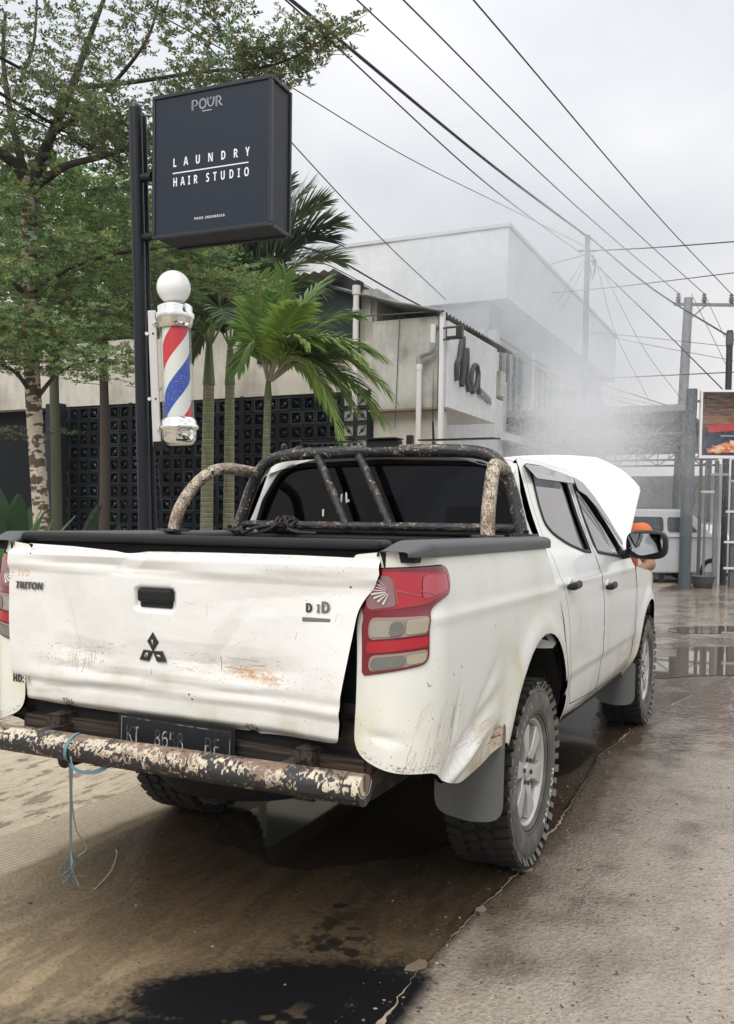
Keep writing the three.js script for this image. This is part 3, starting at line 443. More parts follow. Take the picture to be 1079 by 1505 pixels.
// steel rack and ladder frame under the billboard
{
  const base = onGround(1036, 862), r = thing('steel_rack', 'open rack of dark steel uprights and pale rails under the billboard', 'rack', [base.x, 0, base.z], -0.15);
  const white = std(0.6, 0.62, 0.63, 0.4);
  for (const [x, z, w, h, m] of [[-0.16, 0, 0.07, 3.0, poleDark], [0.06, -0.5, 0.05, 2.9, galv], [0.24, -0.2, 0.09, 2.95, galv], [0.42, -0.6, 0.06, 2.9, white], [0.58, 0.15, 0.17, 2.95, poleDark], [0.82, 0.1, 0.14, 2.95, poleDark]]) put('upright', rbox(w, h, w, x, h / 2, z, 0.008), m, r);
  for (const [y, x0, x1] of [[2.45, 0.4, 0.72], [1.75, 0.36, 0.72], [1.05, 0.34, 0.72], [0.45, 0.34, 0.72], [2.2, -0.2, 0.1], [2.6, 0.0, 0.4]]) put('rail', rbox(x1 - x0, 0.05, 0.05, (x0 + x1) / 2, y, 0.26, 0.006), white, r);
  put('ladder_rail', [rod(V(0.74, 0, 0.27), V(0.74, 2.9, 0.27), 0.03, 8)], white, r);
  const f = onGround(1040, 850), c = thing('gas_cage', 'pale upright cage frame holding white cylinder beside the rack', 'cage', [f.x - 0.1, 0, f.z - 0.4], -0.1);
  for (const [x, z] of [[-0.3, 0.2], [0.3, 0.2], [-0.3, -0.2], [0.3, -0.2]]) put('bar', rod(V(x * 0.9, 0, z), V(x, 1.5, z), 0.018, 6), galv, c); for (const y of [0.5, 1.05, 1.48]) put('hoop', [box(0.64, 0.03, 0.03, 0, y, 0.2), box(0.64, 0.03, 0.03, 0, y, -0.2), box(0.03, 0.03, 0.4, 0.31, y, 0), box(0.03, 0.03, 0.4, -0.31, y, 0)], galv, c);
  put('cylinder', lathe([[0, 0], [0.2, 0], [0.21, 0.05], [0.21, 1.1], [0.17, 1.25], [0.06, 1.33], [0.05, 1.42], [0, 1.42]], 22), std(0.6, 0.62, 0.63, 0.4), c);
  const t = onGround(1033, 864), tub = thing('plastic_tub', 'dark grey plastic tub on the ground by the billboard post', 'tub', [t.x, 0, t.z]); put('shell', lathe([[0, 0.01], [0.2, 0.01], [0.26, 0.25], [0.285, 0.25], [0.285, 0.275], [0.25, 0.275], [0.19, 0.03], [0, 0.03]], 28), std(0.09, 0.1, 0.11, 0.5), tub); put('water', new THREE.CircleGeometry(0.235, 24).rotateX(-Math.PI / 2).translate(0, 0.2, 0), std(0.05, 0.055, 0.06, 0.05), tub);
  const k = onGround(972, 856), bx = thing('switch_box', 'small dark grey box at foot of the white van', 'box', [k.x, 0, k.z], -0.3); put('case', rbox(0.13, 0.24, 0.1, 0, 0.12, 0, 0.01), std(0.08, 0.09, 0.1, 0.6), bx); put('lid', rbox(0.14, 0.03, 0.11, 0, 0.253, 0, 0.008), darkGrey, bx);
}
// parked vehicles under the shed
function vehicle(name, label, cat, pos, turn, prof, win, W, mat, roofMat, wheels) {
  const v = thing(name, label, cat, pos, turn), s = new THREE.Shape(prof.map(([x, y]) => new THREE.Vector2(x, y)));
  const g = new THREE.ExtrudeGeometry(s, { depth: W - 0.12, bevelEnabled: true, bevelSize: 0.05, bevelThickness: 0.06, bevelSegments: 3, steps: 6 }); g.translate(0, 0, -W / 2 + 0.06);
  const p = g.attributes.position; for (let i = 0; i < p.count; i++) { const k = sst(p.getY(i), 1.0, 1.9) * 0.12; p.setZ(i, p.getZ(i) * (1 - k)); } g.computeVertexNormals(); put('body', g, mat, v);
  const gm = std(0.05, 0.06, 0.075, 0.05); for (const sgn of [1, -1]) for (const w of win) { const gg = panel(roundPoly(w.map((q) => [...q, 0.06])), [], (x, y) => [x, y, sgn * (W / 2 * (1 - sst(y, 1.0, 1.9) * 0.12) + 0.004)], 0.05, 0.004, sgn); put('side_window', gg, gm, v); }
  for (const x of wheels) for (const sgn of [1, -1]) { const w = put('wheel', lathe([[0.2, -0.1], [0.3, -0.1], [0.32, -0.06], [0.32, 0.06], [0.3, 0.1], [0.2, 0.1]], 30).rotateX(Math.PI / 2).translate(x, 0.32, sgn * (W / 2 - 0.09)), rubber, v); put('rim', new THREE.CylinderGeometry(0.2, 0.2, 0.14, 20).rotateX(Math.PI / 2).translate(x, 0.32, sgn * (W / 2 - 0.09)), rimMat2, w); }
  return v;
}
const rimMat2 = std(0.45, 0.45, 0.45, 0.4, { metalness: 0.5 });
{
  const p = onGround(985, 858), v = vehicle('parked_van', 'pale grey van with dark roof parked under the shed', 'van', [p.x - 0.5, 0, p.z - 0.9], 0.12, [[-2.1, 0.3], [2.2, 0.3], [2.3, 0.8], [2.1, 1.0], [1.5, 1.15], [0.95, 1.7], [0.7, 1.76], [-1.95, 1.76], [-2.12, 1.5], [-2.15, 0.7]], [[[-1.9, 1.25], [-0.9, 1.25], [-0.9, 1.62], [-1.9, 1.62]], [[-0.8, 1.25], [0.25, 1.25], [0.25, 1.62], [-0.8, 1.62]], [[0.35, 1.25], [1.15, 1.25], [0.8, 1.62], [0.35, 1.62]]], 1.7, std(0.55, 0.57, 0.6, 0.3, { clearcoat: 0.6 }), null, [-1.4, 1.5]);
  put('roof_cap', rbox(2.9, 0.07, 1.42, -0.6, 1.80, 0, 0.03), std(0.12, 0.14, 0.16, 0.4), v); put('belt_trim', [box(3.6, 0.06, 0.02, -0.3, 1.17, 0.86)], std(0.7, 0.72, 0.74, 0.3), v); put('wiper_arm', [box(0.14, 0.30, 0.02, -0.9, 1.98, 0.3, 0, 0, 0.15)], std(0.3, 0.32, 0.34, 0.6), v);
  const q = onGround(1056, 852), c = vehicle('parked_car', 'white car parked behind the steel rack', 'car', [q.x + 0.4, 0, q.z - 3.2], 1.35, [[-1.9, 0.3], [1.9, 0.3], [2.0, 0.6], [1.8, 0.85], [1.0, 0.98], [0.45, 1.42], [-0.9, 1.46], [-1.5, 1.05], [-1.95, 0.95], [-2.0, 0.6]], [[[-1.15, 1.0], [-0.25, 1.0], [-0.25, 1.36], [-0.85, 1.36]], [[-0.15, 1.0], [0.75, 1.0], [0.38, 1.34], [-0.15, 1.36]]], 1.68, std(0.68, 0.69, 0.7, 0.25, { clearcoat: 0.8 }), null, [-1.25, 1.3]);
  for (const s of [-1, 1]) put('tail_lamp', rbox(0.05, 0.18, 0.22, -1.99, 0.85, s * 0.66, 0.02), std(0.45, 0.02, 0.02, 0.2), c); put('rear_glass', box(0.02, 0.42, 1.2, -1.22, 1.24, 0, 0, 0, -0.95), std(0.05, 0.06, 0.07, 0.05), c);
}
// =====================================================================
// trees and palms
// =====================================================================
const barkMottled = std(1, 1, 1, 0.9, { map: dataTex(256, 1024, (i, j) => { const u = i / 256, v = j / 1024, a = fbm(u * 9, v * 26, 3), b = fbm(u * 5 + 40, v * 70, 3), k = sst(a * 0.5 + b * 0.5, 0.47, 0.55), s = 0.75 + 0.5 * fbmTile(u, v, 32, 9); return [lerp(0.45, 0.09, k) * s, lerp(0.41, 0.065, k) * s, lerp(0.34, 0.045, k) * s]; }), bumpMap: pipeBumpT(), bumpScale: 0.01 });
function pipeBumpT() { return noiseTex(16, 0, 1, 44); }
const barkDark = std(0.045, 0.038, 0.032, 0.9), twigMat = std(0.06, 0.05, 0.04, 0.9);
const leafMat = (r, g, b) => std(r, g, b, 0.92, { side: THREE.DoubleSide, transmission: 0.5, thickness: 0, specularIntensity: 0.6 });
function rosette(n, len, wid, seed) {   // a whorl of small pointed leaves at a twig's end
  const r = rng(seed), P = [], N = [], I = [];
  for (let k = 0; k < n; k++) { const a = k / n * 6.283 + r(), up = 0.15 + 0.9 * r(), L = len * (0.7 + 0.5 * r()), d = V(Math.cos(a) * Math.cos(up), Math.sin(up), Math.sin(a) * Math.cos(up)), s = V(-Math.sin(a), 0.25 * (r() - 0.5), Math.cos(a)).multiplyScalar(wid * 0.5), m = d.clone().multiplyScalar(L * 0.58), t = d.clone().multiplyScalar(L).add(V(0, -L * 0.2, 0)), o = P.length / 3; P.push(0, 0, 0, m.x + s.x, m.y + s.y, m.z + s.z, m.x - s.x, m.y - s.y, m.z - s.z, t.x, t.y, t.z); const nn = s.clone().cross(d).normalize(); for (let q = 0; q < 4; q++) N.push(nn.x, nn.y, nn.z); I.push(o, o + 1, o + 2, o + 1, o + 3, o + 2); }
  return geoFrom(P, N, null, I);
}
function crown(parent, spots, mat, geo, seed, tint, twigLen = 0.28, step = 0.045) {
  // spots: [centre, radii in picture width / height / depth (m), twigs]; twigs carry whorls of leaves
  const r = rng(seed), M = [], C = [], tw = [], m = new THREE.Matrix4(), q = new THREE.Quaternion(), e = new THREE.Euler(), sc = V(1, 1, 1);
  for (const [c, rx, ry, rz, n0] of spots) for (let i = 0, n = n0 * 0.9; i < n; i++) {
    let x, y, z; do { x = r() * 2 - 1; y = r() * 2 - 1; z = r() * 2 - 1; } while (x * x + y * y + z * z > 1);
    const p = V(c.x + x * rx, c.y + y * ry, c.z + z * rz), a = r() * 6.283, d = V(Math.cos(a) * 0.9 + x * 0.5, 0.25 * (r() - 0.3), Math.sin(a) * 0.9 + z * 0.5).normalize(), L = twigLen * (0.5 + r()), k = Math.max(2, Math.round(L / step));
    if (i % 2 === 0) tw.push(rod(p, p.clone().addScaledVector(d, L), 0.0035, 3, 0.002));
    for (let s = 0; s < k; s++) { const t = (s + r()) / k, pp = p.clone().addScaledVector(d, t * L).add(V((r() - 0.5) * 0.03, (r() - 0.2) * 0.04, (r() - 0.5) * 0.03)), f = 0.6 + 0.85 * r(); e.set((r() - 0.5) * 1.0, r() * 6.283, (r() - 0.5) * 1.0); M.push(m.compose(pp, q.setFromEuler(e), sc.set(f, f, f)).clone()); const b = 0.55 + 0.8 * r(), y2 = r(); const dry = r() < 0.02; C.push(dry ? new THREE.Color().setRGB(0.26, 0.16, 0.06) : new THREE.Color().setRGB(tint[0] * b * (0.8 + 0.6 * y2 * y2), tint[1] * b, tint[2] * b * (1 - 0.3 * y2))); }
  }
  const im = new THREE.InstancedMesh(geo, mat, M.length); M.forEach((x, i) => { im.setMatrixAt(i, x); im.setColorAt(i, C[i]); }); im.name = 'crown'; im.userData = { kind: 'stuff' }; parent.add(im);
  if (tw.length) put('twigs', tw, twigMat, parent); return im;
}
const ros = rosette(7, 0.048, 0.016, 4), leafTree = leafMat(1, 1, 1);
const E = (px, py, rxp, ryp, d, rz, n) => { const c = atDepth(px, py, d), k = d / FOCAL; return [c, rxp * k, ryp * k, rz, n]; };
{
  const base = atDepth(62, 800, 8.8), t = thing('shade_tree', 'spreading shade tree with pale mottled trunk beside the sign pole', 'tree', [base.x, 0, base.z]); const o = V(-base.x, 0, -base.z), L = (...a) => atDepth(...a).add(o), lo = (s) => s.map(([c, ...k]) => [c.add(o), ...k]);
  put('trunk', tube([V(0.03, -0.05, 0), L(62, 790, 8.8), L(57, 700, 8.8), L(50, 600, 8.8), L(46, 520, 8.8), L(44, 420, 8.8), L(42, 330, 8.8), L(42, 262, 8.8)], (t) => lerp(0.085, 0.068, t), 14, 40), barkMottled, t); t.children[0].geometry.attributes.uv.array.forEach((v, i, a) => { a[i] = i & 1 ? a[i] : a[i] / 1.6; });
  { const uv = t.children[0].geometry.attributes.uv; for (let i = 0; i < uv.count; i++) uv.setXY(i, uv.getY(i), uv.getX(i)); }
  const limb = (pts, r0, r1) => put('limb', tube(pts.map((p) => L(...p)), (t) => lerp(r0, r1, t), 8, pts.length * 6), barkDark, t);
  limb([[42, 290, 8.8], [38, 265, 8.8], [15, 235, 8.7], [-40, 205, 8.5]], 0.07, 0.04); limb([[44, 290, 8.8], [60, 235, 8.8], [75, 200, 8.9], [105, 130, 9], [130, 60, 9.1], [160, -20, 9.2]], 0.06, 0.018); limb([[45, 280, 8.8], [95, 245, 8.7], [150, 230, 8.5], [230, 205, 8.3]], 0.045, 0.014);
  limb([[40, 270, 8.8], [18, 180, 9], [5, 90, 9.2], [8, 20, 9.3]], 0.045, 0.015); limb([[75, 200, 8.9], [150, 140, 8.8], [215, 60, 8.7], [235, -10, 8.7]], 0.028, 0.01); limb([[105, 130, 9], [200, 120, 8.6], [300, 105, 8.3], [380, 100, 8.1], [440, 80, 8], [505, 35, 7.9]], 0.026, 0.006); limb([[30, 120, 9], [50, 60, 9.2], [55, -20, 9.3]], 0.02, 0.01);
  limb([[50, 590, 8.8], [90, 545, 8.6], [140, 530, 8.4]], 0.025, 0.01); limb([[48, 580, 8.8], [20, 545, 8.6], [-20, 530, 8.4]], 0.025, 0.01); limb([[44, 430, 8.8], [110, 390, 8.6], [190, 370, 8.4], [280, 360, 8.3]], 0.03, 0.01); limb([[44, 440, 8.8], [0, 400, 8.6], [-60, 380, 8.4]], 0.03, 0.012);
  const green = [0.185, 0.245, 0.135], thin = (l, k) => l.map(([c, a, b, d, n]) => [c, a, b, d, Math.round(n * k)]);
  crown(t, lo([E(50, 25, 130, 60, 9.1, 1.5, 80), E(190, 15, 120, 45, 8.9, 1.3, 60), E(300, 20, 62, 20, 8.5, 0.6, 55), E(250, 70, 100, 30, 8.6, 1.0, 60), E(120, 110, 110, 40, 8.9, 1.3, 65), E(20, 110, 70, 60, 9.1, 1.2, 45), E(330, 108, 60, 18, 8.2, 0.5, 55), E(405, 92, 42, 15, 8.05, 0.35, 80), E(455, 68, 34, 13, 7.98, 0.3, 46), E(497, 40, 16, 9, 7.92, 0.12, 9), E(395, 122, 22, 8, 8.05, 0.25, 14), E(290, 138, 60, 14, 8.3, 0.5, 40), E(150, 175, 75, 28, 8.8, 1.1, 140), E(70, 190, 70, 38, 8.9, 1.1, 105), E(185, 215, 60, 25, 8.4, 0.8, 150), E(20, 225, 50, 30, 8.8, 0.9, 110)]), leafTree, ros, 21, green);
  crown(t, lo([E(90, 318, 110, 40, 9.4, 1.1, 240), E(200, 320, 80, 42, 9.3, 1.0, 170), E(20, 360, 70, 40, 9.2, 1.0, 200), E(140, 395, 90, 30, 9.0, 1.0, 170), E(240, 395, 70, 32, 8.9, 0.8, 150), E(50, 430, 70, 30, 8.8, 0.9, 190), E(10, 480, 50, 26, 8.5, 0.7, 110), E(95, 500, 60, 26, 8.5, 0.7, 120), E(40, 530, 60, 24, 8.6, 0.7, 130), E(150, 540, 60, 26, 8.4, 0.6, 75), E(170, 470, 50, 25, 8.6, 0.6, 60), E(330, 418, 70, 9, 8.9, 0.4, 70), E(285, 375, 60, 14, 9.0, 0.5, 60)]), leafTree, ros, 22, [0.26, 0.37, 0.18]);
}
{
  const base = atDepth(84, 800, 11), t = thing('young_tree', 'thin young tree with dull trunk behind the mottled tree', 'tree', [base.x, 0, base.z]), o = V(-base.x, 0, -base.z), L = (...a) => atDepth(...a).add(o);
  put('trunk', tube([V(0, 0, 0), L(84, 780, 11), L(82, 650, 11), L(80, 540, 11), L(90, 470, 11)], (t) => lerp(0.07, 0.05, t), 10, 20), std(0.07, 0.075, 0.05, 0.9), t);
  crown(t, [E(100, 440, 90, 60, 11, 0.9, 260), E(190, 440, 70, 50, 11.2, 0.9, 170), E(30, 640, 60, 10, 10.6, 0.3, 22)].map(([c, ...k]) => [c.add(o), ...k]), leafTree, ros, 23, [0.10, 0.15, 0.08]);
}
// background foliage behind the near tree: another tree by the shop wall
{
  const p = atDepth(150, 800, 14.5), t = thing('wall_tree', 'leafy tree against the shop wall behind the shade tree', 'tree', [p.x, 0, p.z]), o = V(-p.x, 0, -p.z);
  put('trunk', tube([V(0, 0, 0), V(0.05, 2, 0), V(0, 4.4, 0)], (t) => lerp(0.10, 0.06, t), 10, 12), barkDark, t);
  crown(t, [E(130, 330, 190, 70, 14.5, 1.4, 420), E(120, 430, 190, 60, 14.3, 1.3, 420), E(240, 370, 90, 60, 14.2, 1.2, 220), E(60, 270, 100, 45, 14.8, 1.2, 90)].map(([c, ...k]) => [c.add(o), ...k]), leafTree, rosette(8, 0.10, 0.035, 8), 25, [0.20, 0.33, 0.12], 0.45, 0.08);
}
// ---- palms ----
function frond(base, ctrl, tip, leafLen, n, mat, seed, parent, rachisMat, stiff = 0.5, wid = 0.015) {
  const c = new THREE.QuadraticBezierCurve3(base, ctrl, tip), r = rng(seed), P = [], N = [], I = [], L = c.getLength();
  const T0 = V(), up = V(0, 1, 0);
  const blade = (p, dir, nrm, len, wid) => {   // a narrow folded leaflet that droops to its tip
    const K = 4, o0 = P.length / 3, side = dir.clone().cross(nrm).normalize(); let q = p.clone(), d = dir.clone();
    for (let k = 0; k <= K; k++) { const t = k / K, w = wid * (k === 0 ? 0.35 : Math.sin(Math.PI * (0.18 + 0.82 * t)) ** 0.8 + 0.02) * (k === K ? 0 : 1); const nn = side.clone().cross(d).normalize(); P.push(q.x + side.x * w, q.y + side.y * w, q.z + side.z * w, q.x - side.x * w, q.y - side.y * w, q.z - side.z * w); N.push(nn.x, nn.y, nn.z, nn.x, nn.y, nn.z); q.addScaledVector(d, len / K); d.add(V(0, -(1 - stiff) * 0.35, 0)).normalize(); if (k) { const a = o0 + (k - 1) * 2; I.push(a, a + 1, a + 2, a + 1, a + 3, a + 2); } }
  };
  n = Math.round(n * 1.5);
  for (let i = 0; i < n; i++) for (const s of [1, -1]) {
    const t = 0.16 + 0.84 * (i + r() * 0.6) / n, p = c.getPoint(t), tan = c.getTangent(t).normalize(); let lat = tan.clone().cross(up).normalize(); if (lat.lengthSq() < 0.1) lat = V(1, 0, 0); const nrm = lat.clone().cross(tan).normalize().multiplyScalar(1);
    const fwd = lerp(0.55, 1.5, t), d = lat.clone().multiplyScalar(s).addScaledVector(tan, fwd).addScaledVector(nrm, 0.2 + 0.5 * (r() - 0.5)).normalize(), len = leafLen * (0.35 + 0.65 * Math.sin(Math.PI * clamp(0.14 + 0.8 * t)) ** 0.7) * (0.85 + 0.3 * r());
    blade(p, d, nrm, len, wid * (0.8 + 0.5 * r()));
  }
  const m = put('frond', geoFrom(P, null, null, I), mat, parent); put('rachis', tube([0, 0.25, 0.5, 0.75, 1].map((t) => c.getPoint(t)), (t) => lerp(0.016, 0.004, t), 6, 16), rachisMat, m); return m;
}
const palmDark = leafMat(0.085, 0.14, 0.07), palmMid = leafMat(0.12, 0.19, 0.08), palmBright = leafMat(0.19, 0.33, 0.075), palmYellow = leafMat(0.30, 0.44, 0.09), rachisG = std(0.16, 0.22, 0.07, 0.6), rachisP = std(0.30, 0.30, 0.20, 0.6);
const ringTrunk = std(1, 1, 1, 0.85, { map: dataTex(64, 512, (i, j) => { const v = j / 512, ring = sst(Math.abs((v * 24 + 0.15 * vn(i / 9, j / 30)) % 1 - 0.5), 0.40, 0.5), s = 0.7 + 0.6 * fbmTile(i / 64, v, 16, 5), g = fbmTile(i / 64, v, 4, 9); return [lerp(0.20, 0.42, ring) * s, lerp(0.19 + 0.04 * g, 0.38, ring) * s, lerp(0.13, 0.30, ring) * s]; }), bumpMap: dataTex(64, 512, (i, j) => { const v = j / 512, g = Math.abs((v * 24) % 1 - 0.5) * 2; const k = 0.25 + 0.75 * sst(g, 0.95, 0.7) + 0.2 * (fbm(i / 8, j / 10, 2) - 0.5); return [k, k, k]; }, false), bumpScale: 0.012 });
function palm(label, baseP, topP, r0, fr, seed, kind) {
  const t = thing('palm_tree', label, 'palm tree', [baseP.x, 0, baseP.z]), o = V(-baseP.x, 0, -baseP.z), top = topP.clone().add(o), mid = V(top.x * 0.4, top.y * 0.5, top.z * 0.4);
  const tr = put('trunk', tube([V(0, 0, 0), mid, top], (k) => lerp(r0 * 1.15, r0 * 0.85, k), 14, 30), ringTrunk, t); { const uv = tr.geometry.attributes.uv; for (let i = 0; i < uv.count; i++) uv.setXY(i, uv.getY(i), uv.getX(i) / 1.7); }
  const cs = top.clone().add(V((top.x) * 0.05, kind.shaft, 0)); put('crownshaft', tube([top.clone().add(V(0, -0.05, 0)), cs], (k) => r0 * lerp(1.0, 0.45, k), 12, 8), std(0.12, 0.16, 0.07, 0.5), t);
  fr.forEach(([px, py, dd, lift, mat, len, n], i) => { const tip = atDepth(px, py, -topP.z + dd).add(o), b = cs.clone().add(V((tip.x - cs.x) * 0.03, -0.06, (tip.z - cs.z) * 0.03)), ctrl = b.clone().lerp(tip, 0.45).add(V(0, lift, 0)); frond(b, ctrl, tip, len, n, mat, seed + i, t, kind.rachis, kind.stiff, kind.wid); });
  return t;
}
{
  const k = { shaft: 0.55, rachis: rachisG, stiff: 0.75, wid: 0.021 }, D = palmDark, M = palmMid;
  palm('tall dark green palm with ringed trunk just beside the barber pole', atDepth(303, 800, 12.3), atDepth(307, 560, 12.3), 0.085, [[430, 440, -0.5, 0.8, M, 0.6, 46], [330, 470, -0.8, 0.6, M, 0.5, 42], [215, 330, 0.4, 0.5, D, 0.6, 46], [260, 280, -0.3, 0.4, D, 0.6, 46], [320, 268, 0.5, 0.3, M, 0.6, 46], [390, 300, 0.2, 0.5, D, 0.6, 46], [250, 400, 0.8, 0.5, D, 0.55, 44], [375, 390, -0.6, 0.6, D, 0.55, 44], [225, 460, -0.5, 0.6, D, 0.5, 40], [300, 360, 1.0, 0.4, M, 0.55, 44], [260, 545, -0.4, 0.65, M, 0.45, 36]], 300, k);
  palm('tall dark green palm whose fan of fronds rises beside the sign box', atDepth(336, 800, 12.6), atDepth(338, 560, 12.6), 0.075, [[470, 300, -0.1, 0.75, M, 0.62, 52], [485, 352, 0.1, 0.9, D, 0.62, 52], [420, 268, -0.3, 0.5, M, 0.62, 52], [448, 282, 0.2, 0.7, D, 0.62, 50], [492, 330, -0.2, 0.9, D, 0.62, 50], [500, 385, 0.3, 0.9, M, 0.6, 48], [470, 430, -0.5, 0.8, M, 0.55, 46], [400, 300, 0.5, 0.5, D, 0.6, 46], [345, 300, -0.5, 0.3, D, 0.6, 44], [430, 400, 0.8, 0.6, D, 0.55, 46], [290, 380, 0.5, 0.4, D, 0.5, 40], [280, 520, 0.4, 0.65, D, 0.45, 36], [385, 500, 0.6, 0.7, D, 0.5, 40]], 340, k);
  const Bt = palmBright, Y = palmYellow;
  palm('young bright green palm with arching yellow-green fronds', atDepth(386, 790, 10.8), atDepth(394, 580, 10.8), 0.05, [[352, 428, 0.2, 0.2, Y, 0.40, 44], [380, 415, -0.2, 0.15, Bt, 0.40, 44], [420, 408, -0.1, 0.2, Bt, 0.42, 44], [470, 420, 0.3, 0.3, Bt, 0.45, 46], [350, 545, -0.4, 0.75, Bt, 0.36, 40], [455, 505, -0.5, 0.45, Y, 0.42, 42], [520, 462, 0.2, 0.4, Bt, 0.48, 48], [555, 520, -0.1, 0.55, Y, 0.50, 50], [570, 575, 0.1, 0.75, Y, 0.50, 50], [560, 615, 0.4, 0.85, Bt, 0.48, 48], [500, 640, -0.3, 1.0, Y, 0.44, 48], [520, 600, 0.3, 0.85, Bt, 0.46, 46], [486, 600, 0.5, 0.7, Bt, 0.42, 42], [355, 480, 0.6, 0.4, Bt, 0.36, 40], [535, 530, -0.4, 0.65, Y, 0.5, 48], [440, 450, -0.6, 0.3, Y, 0.42, 42]], 380, { shaft: 0.22, rachis: rachisP, stiff: 0.4, wid: 0.016 });
}
// ---- shrubs in the bed behind the truck ----
function shrub(label, px, py, d, n, seed, tint, len = 0.4) {
  const c = atDepth(px, py, d), t = thing('shrub', label, 'shrub', [c.x, 0, c.z], 0, 'shrubs along the shop wall'), r = rng(seed), mat = leafMat(...tint);
  for (let i = 0; i < n; i++) { const a = r() * 6.283, h = c.y * (0.55 + 0.5 * r()), tip = V(Math.cos(a) * (0.25 + 0.4 * r()), h + 0.1, Math.sin(a) * 0.4), b = V(0, h * 0.3, 0), mid = b.clone().lerp(tip, 0.5).add(V(0, 0.2, 0)), P = [], I = [], cu = new THREE.QuadraticBezierCurve3(b, mid, tip), K = 7; for (let k = 0; k <= K; k++) { const q = k / K, p = cu.getPoint(q), w = len * 0.16 * Math.sin(Math.PI * clamp(q * 0.95 + 0.03)) * sst(q, 0.25, 0.5), s = V(-Math.sin(a), 0, Math.cos(a)); P.push(p.x + s.x * w, p.y + 0.02, p.z + s.z * w, p.x, p.y, p.z, p.x - s.x * w, p.y + 0.02, p.z - s.z * w); if (k) { const o = (k - 1) * 3; I.push(o, o + 1, o + 3, o + 1, o + 4, o + 3, o + 1, o + 2, o + 4, o + 2, o + 5, o + 4); } } put('leaf', geoFrom(P, null, null, I), mat, t); }
}
shrub('broad-leaved dark shrub by the mottled tree trunk', 15, 735, 10.5, 16, 61, [0.035, 0.085, 0.035], 0.9); shrub('broad-leaved dark shrub between the thin tree and the column', 105, 760, 11.5, 12, 62, [0.03, 0.06, 0.03], 0.6); shrub('small bright green shrub low at the foot of the mottled tree', 8, 770, 8.2, 14, 63, [0.08, 0.16, 0.05], 0.4); shrub('small dark shrub beside the sign pole', 170, 775, 11.5, 10, 64, [0.03, 0.06, 0.035], 0.5);
// =====================================================================
// the white pickup.  Own axes: X forward from the rear axle, Y up, Z to its right
// =====================================================================
const truck = thing('pickup_truck', 'battered white double-cab pickup truck with raised hood and rusty roll bar', 'pickup truck', street(0, 0, 0), TURN);
function spline(xs, ys) {
  return (x) => {
    if (x <= xs[0]) return ys[0] + (x - xs[0]) * (ys[1] - ys[0]) / (xs[1] - xs[0]); const n = xs.length; if (x >= xs[n - 1]) return ys[n - 1] + (x - xs[n - 1]) * (ys[n - 1] - ys[n - 2]) / (xs[n - 1] - xs[n - 2]);
    let i = 0; while (x > xs[i + 1]) i++; const h = xs[i + 1] - xs[i], t = (x - xs[i]) / h, m = (k) => k <= 0 ? (ys[1] - ys[0]) / (xs[1] - xs[0]) : k >= n - 1 ? (ys[n - 1] - ys[n - 2]) / (xs[n - 1] - xs[n - 2]) : (ys[k + 1] - ys[k - 1]) / (xs[k + 1] - xs[k - 1]);
    const a = ys[i], b = ys[i + 1], ma = m(i) * h, mb = m(i + 1) * h, t2 = t * t, t3 = t2 * t; return a * (2 * t3 - 3 * t2 + 1) + ma * (t3 - 2 * t2 + t) + b * (-2 * t3 + 3 * t2) + mb * (t3 - t2);
  };
}
const cabProfile = spline([.40, .50, .62, .80, .95, 1.08, 1.16, 1.25, 1.30, 1.45, 1.60, 1.68, 1.74], [.79, .85, .875, .886, .89, .882, .866, .835, .808, .745, .69, .655, .60]);
const bedProfile = spline([.40, .50, .62, .80, .95, 1.08, 1.18, 1.26, 1.32], [.79, .845, .873, .886, .89, .887, .878, .864, .85]);
const ARCH = [[0.05, 0.50, 0.45], [2.95, 0.46, 0.43]];
function bodyWidth(X, Y, bed) {
  let z = bed ? bedProfile(Y) : cabProfile(Y);
  for (const [cx, cy, r] of ARCH) { const d = Math.hypot(X - cx, Y - cy); z += 0.02 * Math.exp(-(((d - r - 0.01) / 0.07) ** 2)) * sst(Y, 0.42, 0.6); }
  if (X > 2.9) z -= 0.14 * ((X - 2.9) / 0.95) ** 2;
  if (!bed && X < 2.45) z -= 0.011 * (1 - sst(Y, 0.655, 0.71)) * sst(X, 0.55, 0.7);
  z += 0.010 * Math.exp(-(((Y - (bed ? 1.115 : 1.13)) / 0.02) ** 2)) * 0.5;
  return z;
}
const BU = -1.06, BL = 0.25, BR = 0.16;
function bedMap(sgn) {   // u runs along the side and then round the rear corner
  return (u, v) => {
    const X = Math.max(u, BU); let w = bodyWidth(X, v, true);
    let dent = 0.0035 * (fbm(u * 5 + 3, v * 5 + 9, 2) - 0.5);
    if (sgn > 0) {
      const k = (cx, cy, a, sx, sy, rot) => { const c = Math.cos(rot), s = Math.sin(rot), p = (u - cx) * c + (v - cy) * s, q = -(u - cx) * s + (v - cy) * c; return a * Math.exp(-p * p / sx / sx - q * q / sy / sy); };
      dent += k(-0.80, 0.70, -0.028, 0.22, 0.035, 0.35) + k(-0.72, 0.79, -0.014, 0.16, 0.03, 0.65) + k(-0.86, 0.625, 0.016, 0.2, 0.022, 0.25) + k(-0.97, 0.78, -0.007, 0.02, 0.10, -0.25) + k(-1.28, 0.765, -0.012, 0.05, 0.016, -0.15) + k(-0.52, 0.64, -0.02, 0.05, 0.03, 0.8);
    }
    w += dent;
    if (u >= BU) return [u, v, sgn * w];
    const t = (BU - u) / BL, a = Math.min(t, 1) * Math.PI / 2, extra = Math.max(0, t - 1) * BL;
    return [BU - BR * Math.sin(a) + (dent * 0.5) * -Math.sin(a) + 0.02 * (v - 1), v, sgn * (w - BR * (1 - Math.cos(a)) - extra)];
  };
}
